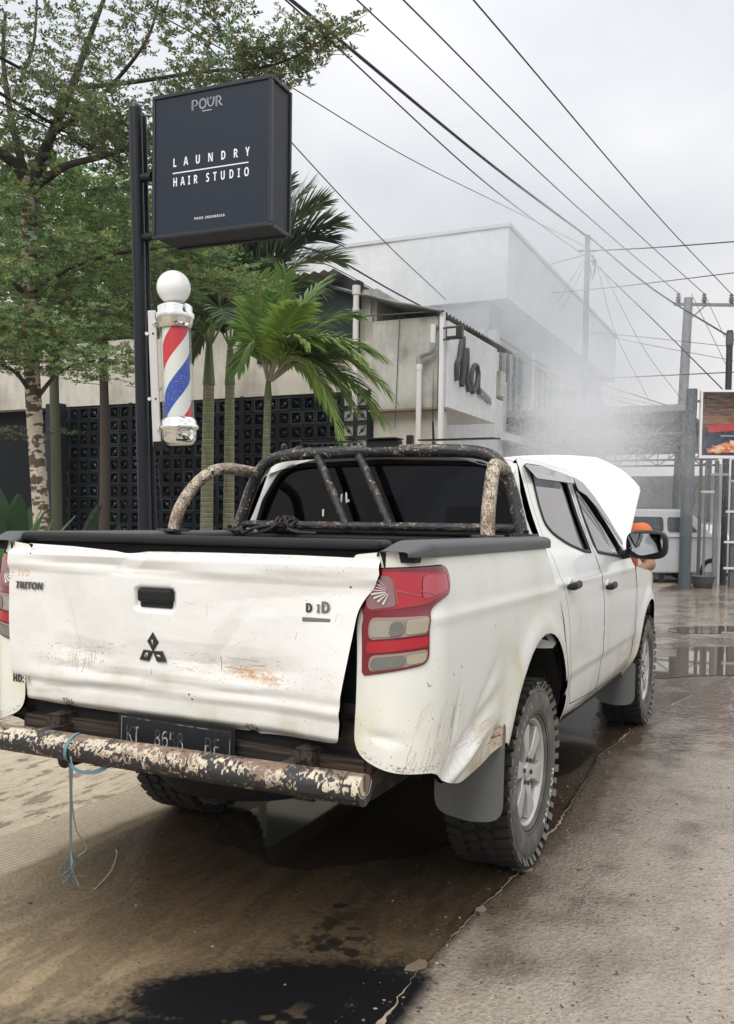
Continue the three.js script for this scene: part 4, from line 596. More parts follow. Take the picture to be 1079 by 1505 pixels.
// ---- paint with its dirt, scratches and rust (matter on the paint) ----
const rp = rng(5);
function speckle(g, x, y, w, h, n, col, s0, s1, stretch = 1) { g.fillStyle = col; for (let i = 0; i < n; i++) { const s = lerp(s0, s1, rp() ** 3); g.globalAlpha = 0.2 + 0.6 * rp(); g.beginPath(); g.ellipse(x + rp() * w, y + rp() * h, s, s * stretch * (0.5 + rp()), rp() * 3, 0, 7); g.fill(); } g.globalAlpha = 1; }
function scratch(g, x, y, dx, dy, col, w, a = 0.7, wob = 3) { g.strokeStyle = col; g.lineWidth = w; g.globalAlpha = a; g.beginPath(); g.moveTo(x, y); const n = 6; for (let i = 1; i <= n; i++) g.lineTo(x + dx * i / n + (rp() - 0.5) * wob, y + dy * i / n + (rp() - 0.5) * wob); g.stroke(); g.globalAlpha = 1; }
function grime(g, W, H, tint, amount, sc, seed, topClear = 0, grain = 1) {   // a blotchy film of dirt
  const im = g.getImageData(0, 0, W, H), d = im.data;
  for (let j = 0; j < H; j++) for (let i = 0; i < W; i++) {
    const b = fbm(i / sc + seed, j / sc * 0.8, 4), f = fbm(i / 5 + seed, j / 7, 2), hgt = topClear ? sst(j / H + (b - 0.5) * 0.7, topClear, 1.05) : 1;
    const k = clamp((b - 0.42) * 2.2) * hgt * amount * (0.55 + 0.45 * grain * f), q = (j * W + i) * 4; for (let c = 0; c < 3; c++) d[q + c] = lerp(d[q + c], tint[c], k);
  }
  g.putImageData(im, 0, 0);
}
const TGX = (z) => (z + 0.76) / 1.54 * 2048, TGY = (y) => (1.32 - y) / 0.62 * 824;
const tailgateTex = canvasTex(2048, 824, (g, W, H) => {
  g.fillStyle = '#e5e6e5'; g.fillRect(0, 0, W, H);
  grime(g, W, H, [200, 198, 186], 0.45, 260, 3); grime(g, W, H, [172, 164, 130], 0.45, 120, 40, 0.72);
  speckle(g, 0, 0, W, H, 900, '#8b8676', 0.5, 2.6); speckle(g, TGX(0.1), TGY(1.29), 800, 60, 400, '#77736a', 0.5, 2.4, 0.6);
  speckle(g, TGX(-0.6), TGY(0.97), 420, 90, 260, '#6a6555', 0.5, 3); speckle(g, TGX(0.15), TGY(0.96), 620, 110, 300, '#7d7563', 0.5, 2.6);
  for (const [z0, z1, y0, y1, n] of [[-0.52, -0.36, 0.88, 0.96, 90], [-0.34, -0.2, 0.94, 0.975, 60], [-0.02, 0.16, 0.9, 0.97, 90], [0.18, 0.42, 0.9, 0.97, 70]]) for (let i = 0; i < n; i++) scratch(g, TGX(lerp(z0, z1, rp())), TGY(lerp(y0, y1, rp())), (rp() - 0.3) * 60, (rp() - 0.5) * 14, rp() < 0.5 ? '#8a8265' : '#a89f7c', 1 + rp() * 2.2, 0.15 + 0.3 * rp());
  for (const [z, y, n] of [[-0.43, 0.93, 26], [-0.36, 0.93, 22]]) for (let i = 0; i < n; i++) scratch(g, TGX(z + (rp() - 0.5) * 0.05), TGY(y + (rp() - 0.5) * 0.05), (rp() - 0.5) * 8, 20 + rp() * 50, '#75683a', 1 + rp() * 2, 0.25);
  // rust smear
  for (let i = 0; i < 420; i++) { const gz = (rp() + rp() + rp() - 1.5) / 1.5, gy = (rp() + rp() + rp() - 1.5) / 1.5, z = 0.315 + 0.14 * gz, y = 0.912 - 0.02 * gz + 0.035 * gy; g.globalAlpha = 0.05 + 0.10 * rp(); g.fillStyle = ['#b9783f', '#a8622e', '#c9955c', '#8d5a30'][i & 3]; g.beginPath(); g.ellipse(TGX(z), TGY(y), 3 + rp() ** 2 * 22, 1 + rp() * 5, (rp() - 0.5) * 0.5, 0, 7); g.fill(); } g.globalAlpha = 1;
  scratch(g, TGX(0.18), TGY(0.965), 2, 62, '#3c3424', 3, 0.8); scratch(g, TGX(0.19), TGY(0.93), 120, 6, '#7b5128', 2.5, 0.7); scratch(g, TGX(0.2), TGY(0.963), 170, 4, '#6d6348', 2, 0.5); scratch(g, TGX(0.3), TGY(0.945), 60, 0, '#4a4030', 2, 0.6);
  for (let i = 0; i < 60; i++) scratch(g, rp() * W, rp() * H, (rp() - 0.5) * 70, (rp() - 0.3) * 50, '#5c5a50', 0.8 + rp() * 1.2, 0.12 + 0.3 * rp() ** 2);
  scratch(g, TGX(-0.45), TGY(1.12), 60, 200, '#6e6a5c', 1.4, 0.5, 6); scratch(g, TGX(-0.38), TGY(0.91), -22, 60, '#474132', 3, 0.6, 6); scratch(g, TGX(-0.57), TGY(0.93), -30, 110, '#7b7768', 1.3, 0.5);
  scratch(g, TGX(-0.09), TGY(0.9), 0, 26, '#4d4a40', 3, 0.6); scratch(g, TGX(0.47), TGY(1.06), -8, 30, '#55524a', 2, 0.5); scratch(g, TGX(0.13), TGY(1.13), 4, 55, '#777468', 1.5, 0.6); scratch(g, TGX(0.04), TGY(1.13), 60, 6, '#8b887c', 1.2, 0.6);
  for (const [z, y] of [[0.645, 1.205], [-0.62, 1.27], [0.06, 0.83], [0.07, 0.815]]) { g.fillStyle = '#23211e'; g.beginPath(); g.ellipse(TGX(z), TGY(y), 5, 4, 0, 0, 7); g.fill(); }
  // rubbed paint along the top roll
  for (let i = 0; i < 260; i++) scratch(g, TGX(-0.72 + 1.45 * rp()), TGY(1.292 - 0.012 * rp()), 20 + 60 * rp(), 2 * rp(), rp() < 0.5 ? '#b7a87a' : '#6b6149', 1.2, 0.25);
  // torn spots along the lower edge
  for (const [z, y] of [[0.29, 0.745], [-0.47, 0.752]]) for (let i = 0; i < 40; i++) { g.globalAlpha = 0.5; g.fillStyle = i & 1 ? '#2b1d12' : '#5a3a20'; g.beginPath(); g.ellipse(TGX(z + (rp() - 0.5) * 0.05), TGY(y + (rp() - 0.6) * 0.03), 2 + 7 * rp(), 1 + 4 * rp(), rp() * 3, 0, 7); g.fill(); } g.globalAlpha = 1;
  // ghost of a lost badge
  g.globalAlpha = 0.55; g.fillStyle = '#c9a27c'; g.font = 'bold 46px sans-serif'; g.save(); g.translate(TGX(-0.69), TGY(1.187)); g.transform(1, 0, -0.1, 1, 0, 0); g.fillText('IVD', 0, 0); g.restore(); g.globalAlpha = 1;
});
const SIDE_U0 = -1.42, SIDE_W = 1.96, SIDE_V0 = 0.5, SIDE_H = 0.86, SX = (u) => (u - SIDE_U0) / SIDE_W * 2048, SY = (y) => (SIDE_V0 + SIDE_H - y) / SIDE_H * 900;
const bedTex = canvasTex(2048, 900, (g, W, H) => {
  g.fillStyle = '#e6e7e2'; g.fillRect(0, 0, W, H);
  grime(g, W, H, [204, 204, 176], 0.75, 300, 9); grime(g, W, H, [184, 176, 124], 0.8, 190, 21, 0.38); grime(g, W, H, [150, 128, 92], 0.6, 60, 71, 0.86);
  speckle(g, 0, 0, W, H, 700, '#8f8a74', 0.5, 2.2); speckle(g, 0, H * 0.6, W * 0.6, H * 0.4, 500, '#7f7357', 0.5, 3);
  for (let i = 0; i < 90; i++) { const u = -1.2 + 0.32 * rp(), y = 0.88 - 0.2 * rp(); scratch(g, SX(u), SY(y), -14 - 20 * rp(), 30 + 70 * rp(), rp() < 0.6 ? '#8d7a5f' : '#b09b80', 1 + 2.4 * rp(), 0.2 + 0.3 * rp(), 5); }
  for (let i = 0; i < 12; i++) scratch(g, SX(-1.0 - 0.03 * i / 12 + 0.05 * rp()), SY(0.86 - 0.07 * rp()), -25, 70, '#3f3c34', 1.5 + 2 * rp(), 0.6, 7);
  for (let i = 0; i < 60; i++) scratch(g, SX(-1.0 + 0.4 * rp()), SY(0.66 + 0.06 * rp()), 40 + 60 * rp(), -20 * rp(), '#b5826a', 1.5 + 2 * rp(), 0.3, 4);
  // rust at the torn corner ahead of the mud flap
  for (let i = 0; i < 420; i++) { const a = rp() * 6.3, r = 40 * Math.sqrt(rp()); g.globalAlpha = 0.2; g.fillStyle = ['#8a5030', '#c79a76', '#5d3420', '#d9b79b'][i & 3]; g.beginPath(); g.ellipse(SX(-0.5) + Math.cos(a) * r * 1.5, SY(0.635) + Math.sin(a) * r, 2 + 8 * rp(), 1 + 4 * rp(), rp() * 3, 0, 7); g.fill(); } g.globalAlpha = 1;
  for (let i = 0; i < 10; i++) scratch(g, SX(-0.62 + 0.1 * rp()), SY(0.63), 60, -6, '#2b1a10', 2.5, 0.6);
  for (const [u, y] of [[-1.02, 0.945], [-0.95, 0.96], [-1.16, 0.93], [-0.6, 1.05]]) { scratch(g, SX(u), SY(y), 10, 14, '#4a4841', 2.4, 0.7); scratch(g, SX(u) + 4, SY(y) + 14, 16, -3, '#4a4841', 2, 0.7); }
  for (let i = 0; i < 50; i++) scratch(g, rp() * W, rp() * H, (rp() - 0.5) * 60, (rp() - 0.5) * 20, '#6e6b60', 0.8 + rp(), 0.12 + 0.25 * rp());
  // grimy seam below the lamp and rust along the bottom hem
  for (let i = 0; i < 160; i++) { const u = -1.38 + 0.3 * rp(); g.globalAlpha = 0.25; g.fillStyle = '#4a3522'; g.beginPath(); g.ellipse(SX(u), SY(0.665 + 0.05 * sst(-u, 1.2, 1.4) + 0.015 * rp()), 6 * rp(), 3 * rp(), 0, 0, 7); g.fill(); } g.globalAlpha = 1;
});
const cabTex = canvasTex(2048, 700, (g, W, H) => {   // X 0.2..3.95, Y 0.38..1.74
  g.fillStyle = '#e7e9e7'; g.fillRect(0, 0, W, H);
  grime(g, W, H, [205, 204, 190], 0.4, 260, 5); grime(g, W, H, [178, 168, 132], 0.62, 120, 15, 0.58); speckle(g, 0, H * 0.5, W, H * 0.5, 900, '#8f8a76', 0.5, 2); for (let i = 0; i < 40; i++) scratch(g, rp() * W, rp() * H, (rp() - 0.5) * 70, (rp() - 0.5) * 14, '#8a887e', 0.8 + rp(), 0.15);
});
const waveBump = noiseTex(6, 0, 1, 3); waveBump.repeat.set(1.5, 1.5);
const paintOpts = { clearcoat: 0.7, clearcoatRoughness: 0.13, bumpMap: waveBump, bumpScale: 0.0025 };
const paintBed = std(1, 1, 1, 0.4, { map: bedTex, ...paintOpts, side: THREE.DoubleSide });
const paintCab = std(1, 1, 1, 0.38, { map: cabTex, ...paintOpts, clearcoat: 0.9, clearcoatRoughness: 0.07, side: THREE.DoubleSide });
const paintGate = std(1, 1, 1, 0.45, { map: tailgateTex, ...paintOpts, clearcoat: 0.5, clearcoatRoughness: 0.2, side: THREE.DoubleSide });
const paintPlain = std(0.70, 0.715, 0.705, 0.38, { clearcoat: 0.8, clearcoatRoughness: 0.1, side: THREE.DoubleSide });
const blackPlastic = std(0.010, 0.011, 0.013, 0.45, { specularIntensity: 0.55, bumpMap: noiseTex(64, 0, 1, 8), bumpScale: 0.0006 });
const greyPlastic = std(0.085, 0.088, 0.092, 0.55, { bumpMap: noiseTex(48, 0, 1, 9), bumpScale: 0.0008 });
const darkMetal = std(0.014, 0.012, 0.011, 0.8, { specularIntensity: 0.5 });
const rustMetal = std(1, 1, 1, 0.85, { map: dataTex(512, 512, (i, j) => { const a = fbmTile(i / 512, j / 512, 6, 4), b = fbmTile(i / 512, j / 512, 24, 5), k = clamp((a - 0.42) * 4); return [lerp(0.008, 0.055, k) * (0.6 + b), lerp(0.007, 0.036, k) * (0.6 + b), lerp(0.007, 0.024, k) * (0.6 + b)]; }) });
const glassDark = std(0.012, 0.015, 0.024, 0.03, { specularIntensity: 0.45, transmission: 1, thickness: 0, ior: 1.5, side: THREE.DoubleSide });
const glassSide = std(0.40, 0.395, 0.42, 0.03, { transmission: 1, thickness: 0, ior: 1.5, side: THREE.DoubleSide });
const interiorMat = std(0.012, 0.012, 0.014, 0.9), seatMat = std(0.022, 0.021, 0.022, 0.9);
// peeling paint over rusty pipe: cream primer on top, black below, rust at the rims
const peelTex = (seed, creamLow, banded) => dataTex(2048, 512, (i, j) => {   // v = 0 underneath, 0.5 on top
  const u = i / 2048 * 1.3, v = j / 512, w = v * 0.286, a = fbm(u * 26 + seed * 9, w * 34, 3), b = fbm(u * 120 + seed * 5, w * 95, 3), c = fbm(u * 7 + seed, w * 9 + 60, 3), d = HT[((i >> 1) * 31 + (j >> 1) * 977) & 65535];
  const up = Math.abs(v - 0.5) * 2, bias = banded ? 0.16 * sst(up, 0.25, 0.62) - 0.05 : 0, n = a * 0.22 + b * 0.46 + c * 0.32 - bias, bare = sst(n + 0.03 * (d - 0.5), creamLow, creamLow + 0.035), rim = Math.exp(-(((n - creamLow) / 0.022) ** 2));
  const rust = Math.max(sst(c * 0.5 + b * 0.5, 0.57, 0.64), banded ? sst(up + 0.5 * (a - 0.5), 0.24, 0.10) : 0) * bare, s = (0.7 + 0.6 * b) * (0.9 + 0.2 * d), cr = [lerp(0.54, 0.19, rust) * s, lerp(0.485, 0.125, rust) * s, lerp(0.38, 0.09, rust) * s], bk = [0.020 + 0.02 * d * b, 0.022 + 0.02 * d * b, 0.026 + 0.02 * d * b];
  return [0, 1, 2].map((k) => lerp(lerp(bk[k], cr[k], bare), [0.11, 0.065, 0.04][k], rim * 0.5));
});
const aroundPipe = (m, xc, yc, k) => { const g = m.geometry, p = g.attributes.position, uv = g.attributes.uv; for (let i = 0; i < p.count; i++) { let a = Math.atan2(-(p.getX(i) - xc), -(p.getY(i) - yc)) / (2 * Math.PI); if (a < 0) a += 1; uv.setXY(i, p.getZ(i) / k, a); } return m; };
const pipeBump = noiseTex(20, 0, 1, 12); pipeBump.repeat.set(1.2, 1);
const peelPaint = std(1, 1, 1, 0.5, { map: peelTex(3, 0.475, true), bumpMap: pipeBump, bumpScale: 0.0035 });
const peelStay = std(1, 1, 1, 0.55, { map: peelTex(15, 0.47, false), bumpMap: pipeBump, bumpScale: 0.003 });
const peelDark = std(1, 1, 1, 0.42, { map: peelTex(9, 0.575, false), bumpMap: pipeBump, bumpScale: 0.0035 });
// ---- bed sides, with the tail lights let into the corners ----
const lampOutline = roundPoly([[-1.362, 0.943, .012], [-1.157, 0.985, .03], [-1.153, 1.145, .05], [-1.10, 1.172, .04], [-1.035, 1.188, .03], [-1.018, 1.235, .03], [-1.03, 1.268, .02], [-1.07, 1.274, .02], [-1.30, 1.264, .02], [-1.345, 1.235, .02], [-1.362, 1.1]]);
const arcPts = (cx, cy, r, a0, a1, n = 18) => Array.from({ length: n + 1 }, (_, i) => { const a = (a0 + (a1 - a0) * i / n) * Math.PI / 180; return [cx + r * Math.cos(a), cy + r * Math.sin(a)]; });
const bedOutline = roundPoly([[0.465, 0.62], ...arcPts(0.05, 0.5, 0.45, 16, 170).map((p) => p), [-0.42, 0.60, .01], [-0.505, 0.585, .02], [-0.66, 0.565, .03], [-0.86, 0.555, .05], [-1.02, 0.60, .05], [-1.10, 0.655, .04], [-1.26, 0.665, .05], [-1.375, 0.71, .06], [-1.378, 0.94], [-1.378, 1.2], [-1.365, 1.30, .02], [-1.2, 1.318], [0.20, 1.318, .01], [0.215, 1.24], [0.26, 1.16], [0.33, 1.08], [0.40, 0.97], [0.445, 0.85], [0.463, 0.74]]);
const bedUV = (u, v) => [(u - SIDE_U0) / SIDE_W, (v - SIDE_V0) / SIDE_H];
const lens = (r, g, b, rough = 0.12, o = {}) => std(r, g, b, rough, { clearcoat: 1, clearcoatRoughness: 0.06, ...o });
const ribTex = canvasTex(64, 256, (g) => { g.fillStyle = '#777'; g.fillRect(0, 0, 64, 256); for (let i = 0; i < 12; i++) { g.fillStyle = '#fff'; g.fillRect(0, i * 21, 64, 9); } }, false); ribTex.wrapS = ribTex.wrapT = THREE.RepeatWrapping; ribTex.repeat.set(4, 5);
const lampRed = lens(0.40, 0.006, 0.02, 0.15), lampDeep = lens(0.17, 0.003, 0.012, 0.2), lampClear = lens(0.42, 0.40, 0.35, 0.2, { bumpMap: ribTex, bumpScale: 0.004 }), lampAmber = lens(0.5, 0.46, 0.35, 0.3, { bumpMap: ribTex, bumpScale: 0.004 }), lampGrey = lens(0.15, 0.155, 0.145, 0.25), lampSilver = lens(0.24, 0.13, 0.14, 0.2), lampPink = lens(0.42, 0.05, 0.075, 0.18), lampRim = std(0.34, 0.24, 0.21, 0.4);
const lampWhite = lens(0.6, 0.58, 0.57, 0.2), lampPale = lens(0.40, 0.27, 0.29, 0.2);
for (const s of [1, -1]) {
  const f = bedMap(s);
  put('bed_side', panel(bedOutline, [lampOutline], f, 0.012, 0.02, s, bedUV), paintBed, truck);
  const off = (d) => (u, v) => { const p = f(u, v), t = clamp((BU - u) / BL) * Math.PI / 2; return [p[0] - d * Math.sin(t), p[1], p[2] + s * d * Math.cos(t)]; };
  const inset = (k) => { const cx = -1.22, cy = 1.1; return lampOutline.map(([u, v]) => [cx + (u - cx) * k, cy + (v - cy) * k]); };
  const lamp = put('tail_light', panel(inset(0.985), [], off(0.006), 0.008, 0.03, s), lampDeep, truck);
  const piece = (pts, m, d, name) => put(name, panel(roundPoly(pts), [], off(d), 0.006, 0.006, s, (u, v) => [u * 6, v * 6]), m, lamp);
  piece([[-1.338, 1.135, .02], [-1.165, 1.16, .02], [-1.11, 1.182, .02], [-1.042, 1.198, .02], [-1.032, 1.25, .02], [-1.28, 1.255, .02], [-1.335, 1.225, .02]], lampRed, 0.009, 'red_lens');
  piece([[-1.175, 1.172, .02], [-1.11, 1.192, .02], [-1.05, 1.206, .02], [-1.042, 1.244, .015], [-1.165, 1.246, .02]], lampPink, 0.012, 'red_lens');
  piece([[-1.337, 1.14, .02], [-1.25, 1.155, .01], [-1.252, 1.24, .02], [-1.285, 1.244, .02], [-1.333, 1.215, .02]], lampSilver, 0.012, 'reflector_bowl');
  for (let k = 0; k < 8; k++) { const a = -1.15 + k * 0.3; const p0 = off(0.014)(-1.262 - 0.012 * Math.cos(a), 1.197 + 0.010 * Math.sin(a)), p1 = off(0.014)(-1.262 - 0.055 * Math.cos(a), 1.197 + 0.042 * Math.sin(a)); put('reflector_rib', rod(V(...p0), V(...p1), 0.0015, 5, 0.0042), k < 4 ? lampWhite : lampPale, lamp); }
  piece([[-1.338, 1.052, .02], [-1.162, 1.075, .012], [-1.16, 1.128, .012], [-1.335, 1.118, .02]], lampRim, 0.009, 'lens_rim');
  piece([[-1.331, 1.059, .018], [-1.232, 1.071, .02], [-1.232, 1.114, .02], [-1.329, 1.110, .018]], lampClear, 0.012, 'clear_lens');
  piece([[-1.275, 1.066, .012], [-1.235, 1.071, .02], [-1.235, 1.112, .02], [-1.27, 1.108, .012]], lampGrey, 0.014, 'dark_lens');
  piece([[-1.228, 1.072, .004], [-1.166, 1.08, .008], [-1.164, 1.123, .008], [-1.228, 1.115, .004]], lampAmber, 0.012, 'amber_lens');
  piece([[-1.345, 1.012, .01], [-1.162, 1.038, .01], [-1.161, 1.068, .01], [-1.343, 1.046, .01]], lampRed, 0.009, 'red_lens');
  piece([[-1.338, 0.958, .02], [-1.168, 0.99, .02], [-1.163, 1.03, .012], [-1.335, 1.006, .02]], lampRim, 0.009, 'lens_rim');
  piece([[-1.331, 0.963, .018], [-1.232, 0.982, .01], [-1.23, 1.013, .01], [-1.329, 0.999, .018]], lampGrey, 0.012, 'dark_lens');
  piece([[-1.226, 0.984, .004], [-1.172, 0.994, .012], [-1.168, 1.022, .008], [-1.226, 1.013, .004]], lampAmber, 0.012, 'amber_lens');
  if (s > 0) for (const [a, b] of [[[-1.25, 1.235], [-1.243, 1.16]], [[-1.245, 1.2], [-1.18, 1.185]], [[-1.18, 1.2], [-1.13, 1.19]]]) put('crack', rod(V(...off(0.015)(...a)), V(...off(0.015)(...b)), 0.0009, 4), lampRim, lamp);
  // rail cap along the top of the bed side
  put('rail_cap', gridGeo((a, b) => { const x = lerp(-1.205, 0.235, a), e = sst(a, 0, 0.05), th = lerp(-0.25, Math.PI + 0.25, b), k = Math.sign(Math.cos(th)) * Math.abs(Math.cos(th)) ** 0.55, y = Math.sign(Math.sin(th)) * Math.abs(Math.sin(th)) ** 0.6; return [x - 0.02 * (1 - e), 1.312 + 0.034 * y * (0.35 + 0.65 * e) - 0.01 * (1 - e), s * (0.803 + 0.066 * k * (0.75 + 0.25 * e) - (1 - e) * 0.03)]; }, 60, 20), greyPlastic, truck);
  put('bed_wall', [box(1.5, 0.46, 0.02, -0.46, 1.08, s * 0.735), box(1.46, 0.03, 0.10, -0.46, 1.295, s * 0.78), box(0.72, 0.22, 0.18, 0.03, 0.94, s * 0.64)], blackPlastic, truck);
}
put('bed_floor', [box(1.5, 0.03, 1.46, -0.46, 0.84, 0)], blackPlastic, truck);
put('bed_front_wall', [box(0.025, 0.46, 1.46, 0.262, 1.08, 0), rbox(0.05, 0.04, 1.5, 0.262, 1.315, 0, 0.015)], blackPlastic, truck);
// ---- tailgate: bent outer skin hanging off the black inner panel ----
const gateMap = (u, v) => {
  let x = -1.222 - 0.012 * Math.cos((v - 1.0) * 3.2);
  x -= 0.012 * sst(v, 1.2, 1.235) - 0.05 * sst(v, 1.262, 1.305) ** 1.5;                      // rolled top
  x += 0.010 * Math.exp(-(((v - (0.835 + 0.02 * Math.sin(u * 3))) / 0.018) ** 2)) * 0.6;
  x += 0.014 * (1 - sst(v, 0.80, 0.84)); x += 0.035 * (1 - sst(v, 0.722, 0.765)) ** 1.6;     // curled bottom hem
  const k = (cu, cv, a, su, sv, rot = 0) => { const c = Math.cos(rot), s = Math.sin(rot), p = (u - cu) * c + (v - cv) * s, q = -(u - cu) * s + (v - cv) * c; return a * Math.exp(-p * p / su / su - q * q / sv / sv); };
  const fold = (cu, cv, a, su, sv, rot = 0) => { const c = Math.cos(rot), s = Math.sin(rot), p = (u - cu) * c + (v - cv) * s, q = -(u - cu) * s + (v - cv) * c; return a * Math.max(0, 1 - Math.abs(q) / sv) * Math.max(0, 1 - (p / su) ** 2); };   // a sharp crease
  x += fold(-0.25, 1.236, 0.016, 0.42, 0.03, -0.03) + fold(-0.165, 1.285, 0.016, 0.07, 0.05, 0.6) + fold(-0.44, 1.02, 0.009, 0.30, 0.10, 1.9) + fold(0.12, 0.935, 0.012, 0.33, 0.07) + fold(0.30, 0.92, 0.010, 0.22, 0.05, 0.12) + fold(-0.38, 0.94, 0.010, 0.16, 0.05, -0.1) + fold(0.42, 1.165, 0.007, 0.3, 0.06, 0.1) + fold(-0.1, 0.865, 0.008, 0.6, 0.03, -0.04) + fold(0.2, 1.0, 0.006, 0.2, 0.05, 0.9) + k(0.55, 0.95, -0.010, 0.12, 0.3) + fold(0.5, 1.23, 0.006, 0.22, 0.02, 0.02) + fold(-0.55, 0.81, -0.006, 0.2, 0.03, 0.1);
  x -= 0.05 * sst(u, 0.3, 0.75) * sst(v, 1.25, 0.75);                                        // lower right corner pulled out
  x += 0.005 * (fbm(u * 4 + 7, v * 5 + 3, 3) - 0.5) + 0.0025 * (fbm(u * 14, v * 14 + 31, 2) - 0.5);
  const hx = Math.max(Math.abs(u + 0.078) - 0.062, 0), hy = Math.max(Math.abs(v - 1.135) - 0.018, 0); x += 0.016 * (1 - sst(Math.hypot(hx, hy), 0.012, 0.026));   // handle recess
  return [x, v, u];
};
const gateOutline = roundPoly([[-0.727, 1.305, .02], [-0.463, 1.298], [-0.25, 1.287], [-0.194, 1.280, .02], [-0.122, 1.289, .02], [0.111, 1.292], [0.45, 1.293], [0.735, 1.290, .01], [0.74, 1.245], [0.722, 1.205, .02], [0.693, 1.175, .02], [0.672, 1.135, .03], [0.655, 1.02], [0.635, 0.885], [0.622, 0.742, .02], [0.58, 0.734], [0.40, 0.728], [0.30, 0.722, .01], [0.285, 0.735, .006], [0.26, 0.726], [-0.02, 0.727], [-0.3, 0.731], [-0.462, 0.733, .01], [-0.475, 0.742, .006], [-0.49, 0.735], [-0.715, 0.75, .02], [-0.728, 1.0]]);
const tailgate = put('tailgate', panel(gateOutline, [], gateMap, 0.0095, 0.014, 1, (u, v) => [(u + 0.76) / 1.54, (v - 0.70) / 0.62]), paintGate, truck);
put('inner_gate_panel', [rbox(0.055, 0.52, 1.42, -1.135, 1.072, 0, 0.02, 3), rbox(0.10, 0.035, 1.44, -1.145, 1.327, 0, 0.016, 3)], blackPlastic, tailgate);
put('gate_handle', [rbox(0.03, 0.046, 0.142, gateMap(-0.078, 1.145)[0] - 0.006, 1.145, -0.078, 0.012, 3), rbox(0.012, 0.03, 0.13, gateMap(-0.078, 1.125)[0] - 0.002, 1.12, -0.078, 0.005)], blackPlastic, tailgate);
const onGate = (g, z, y, lift = 0.002, lean = 0) => { const p = gateMap(z, y), m = new THREE.Matrix4().makeBasis(V(0, lean, 1).normalize(), V(0, 1, 0), V(-1, 0, 0)); return g.applyMatrix4(m).translate(p[0] - lift, y, z); };
const badgeDark = std(0.05, 0.05, 0.05, 0.35, { metalness: 0.6 }), chromeWorn = std(0.42, 0.42, 0.4, 0.3, { metalness: 0.8 });
{
  const rh = (ang, mat, w = 1) => { const s = new THREE.Shape(); s.moveTo(0, 0.003); s.lineTo(0.0245 * w, 0.037); s.lineTo(0, 0.071); s.lineTo(-0.0245 * w, 0.037); s.closePath(); const g = new THREE.ExtrudeGeometry(s, { depth: 0.004, bevelEnabled: true, bevelSize: 0.002, bevelThickness: 0.002, bevelSegments: 1 }); g.scale(0.86, 0.86, 1); g.rotateZ(ang); return put('emblem_diamond', onGate(g, -0.082, 0.962, 0.001), mat, tailgate); };
  rh(0, badgeDark); rh(2 * Math.PI / 3, badgeDark, 0.9); rh(-2 * Math.PI / 3, badgeDark, 0.9);
  const worn = (a, t) => { const g = new THREE.SphereGeometry(0.007, 6, 4).scale(0.55 + t, 1.5, 0.5).rotateZ(a + 0.3).translate(-Math.sin(a) * 0.034 * 0.86, Math.cos(a) * 0.034 * 0.86, 0.005); put('bare_patch', onGate(g, -0.082, 0.962, 0.001), chromeWorn, tailgate); };
  worn(0, 0.1); worn(2 * Math.PI / 3, 0.7); worn(-2 * Math.PI / 3, 0.2);
}
put('model_badge', onGate(text('TRITON', 0.03, 0.003).scale(0.86, 0.85, 1).applyMatrix4(new THREE.Matrix4().makeShear(0, 0, 0.2, 0, 0, 0)), -0.695, 1.143, 0.003), std(0.11, 0.10, 0.09, 0.5, { metalness: 0.3 }), tailgate);
put('engine_badge', onGate(text('D', 0.032, 0.003).scale(0.8, 0.85, 1), 0.498, 1.125, 0.003), badgeDark, tailgate);
put('engine_badge', onGate(merge([text('I', 0.024, 0.003), text('D', 0.034, 0.003).translate(0.014, 0, 0)]), 0.537, 1.126, 0.003), std(0.2, 0.2, 0.2, 0.4, { metalness: 0.5 }), tailgate);
put('badge_bar', onGate(rbox(0.098, 0.013, 0.006, 0.05, 0, 0, 0.003), 0.487, 1.103, 0.002), std(0.16, 0.16, 0.15, 0.5), tailgate);
put('trim_badge', onGate(text('HD:', 0.027, 0.002).scale(0.85, 1, 1), -0.718, 0.805, 0.012), std(0.03, 0.03, 0.03, 0.5), tailgate);
put('trim_badge', onGate(text('X', 0.027, 0.002).scale(0.85, 1, 1), -0.655, 0.806, 0.012), std(0.42, 0.40, 0.33, 0.5), tailgate);
// jamb and hinge hardware seen in the gap beside the tailgate
put('tailgate_jamb', [box(0.02, 0.58, 0.02, -1.17, 1.0, 0.70), box(0.014, 0.5, 0.012, -1.19, 0.98, 0.678), box(0.03, 0.06, 0.05, -1.19, 0.80, 0.675), box(0.025, 0.03, 0.03, -1.195, 0.86, 0.69), box(0.02, 0.012, 0.03, -1.20, 0.895, 0.69), rod(V(-1.19, 0.84, 0.66), V(-1.185, 1.16, 0.69), 0.006, 8)], std(0.30, 0.28, 0.25, 0.6), truck);
put('tailgate_jamb', [box(0.02, 0.58, 0.02, -1.17, 1.0, -0.715), box(0.03, 0.06, 0.05, -1.18, 0.80, -0.69)], std(0.30, 0.28, 0.25, 0.6), truck);
put('rear_sill', [box(0.05, 0.17, 1.44, -1.14, 0.765, 0), box(0.10, 0.05, 1.36, -1.15, 0.665, 0), box(0.10, 0.10, 0.06, -1.2, 0.66, 0.50), box(0.10, 0.10, 0.06, -1.2, 0.66, -0.50), box(0.3, 0.13, 0.02, -1.04, 0.63, 0.69), box(0.3, 0.13, 0.02, -1.04, 0.63, -0.69)], rustMetal, truck);
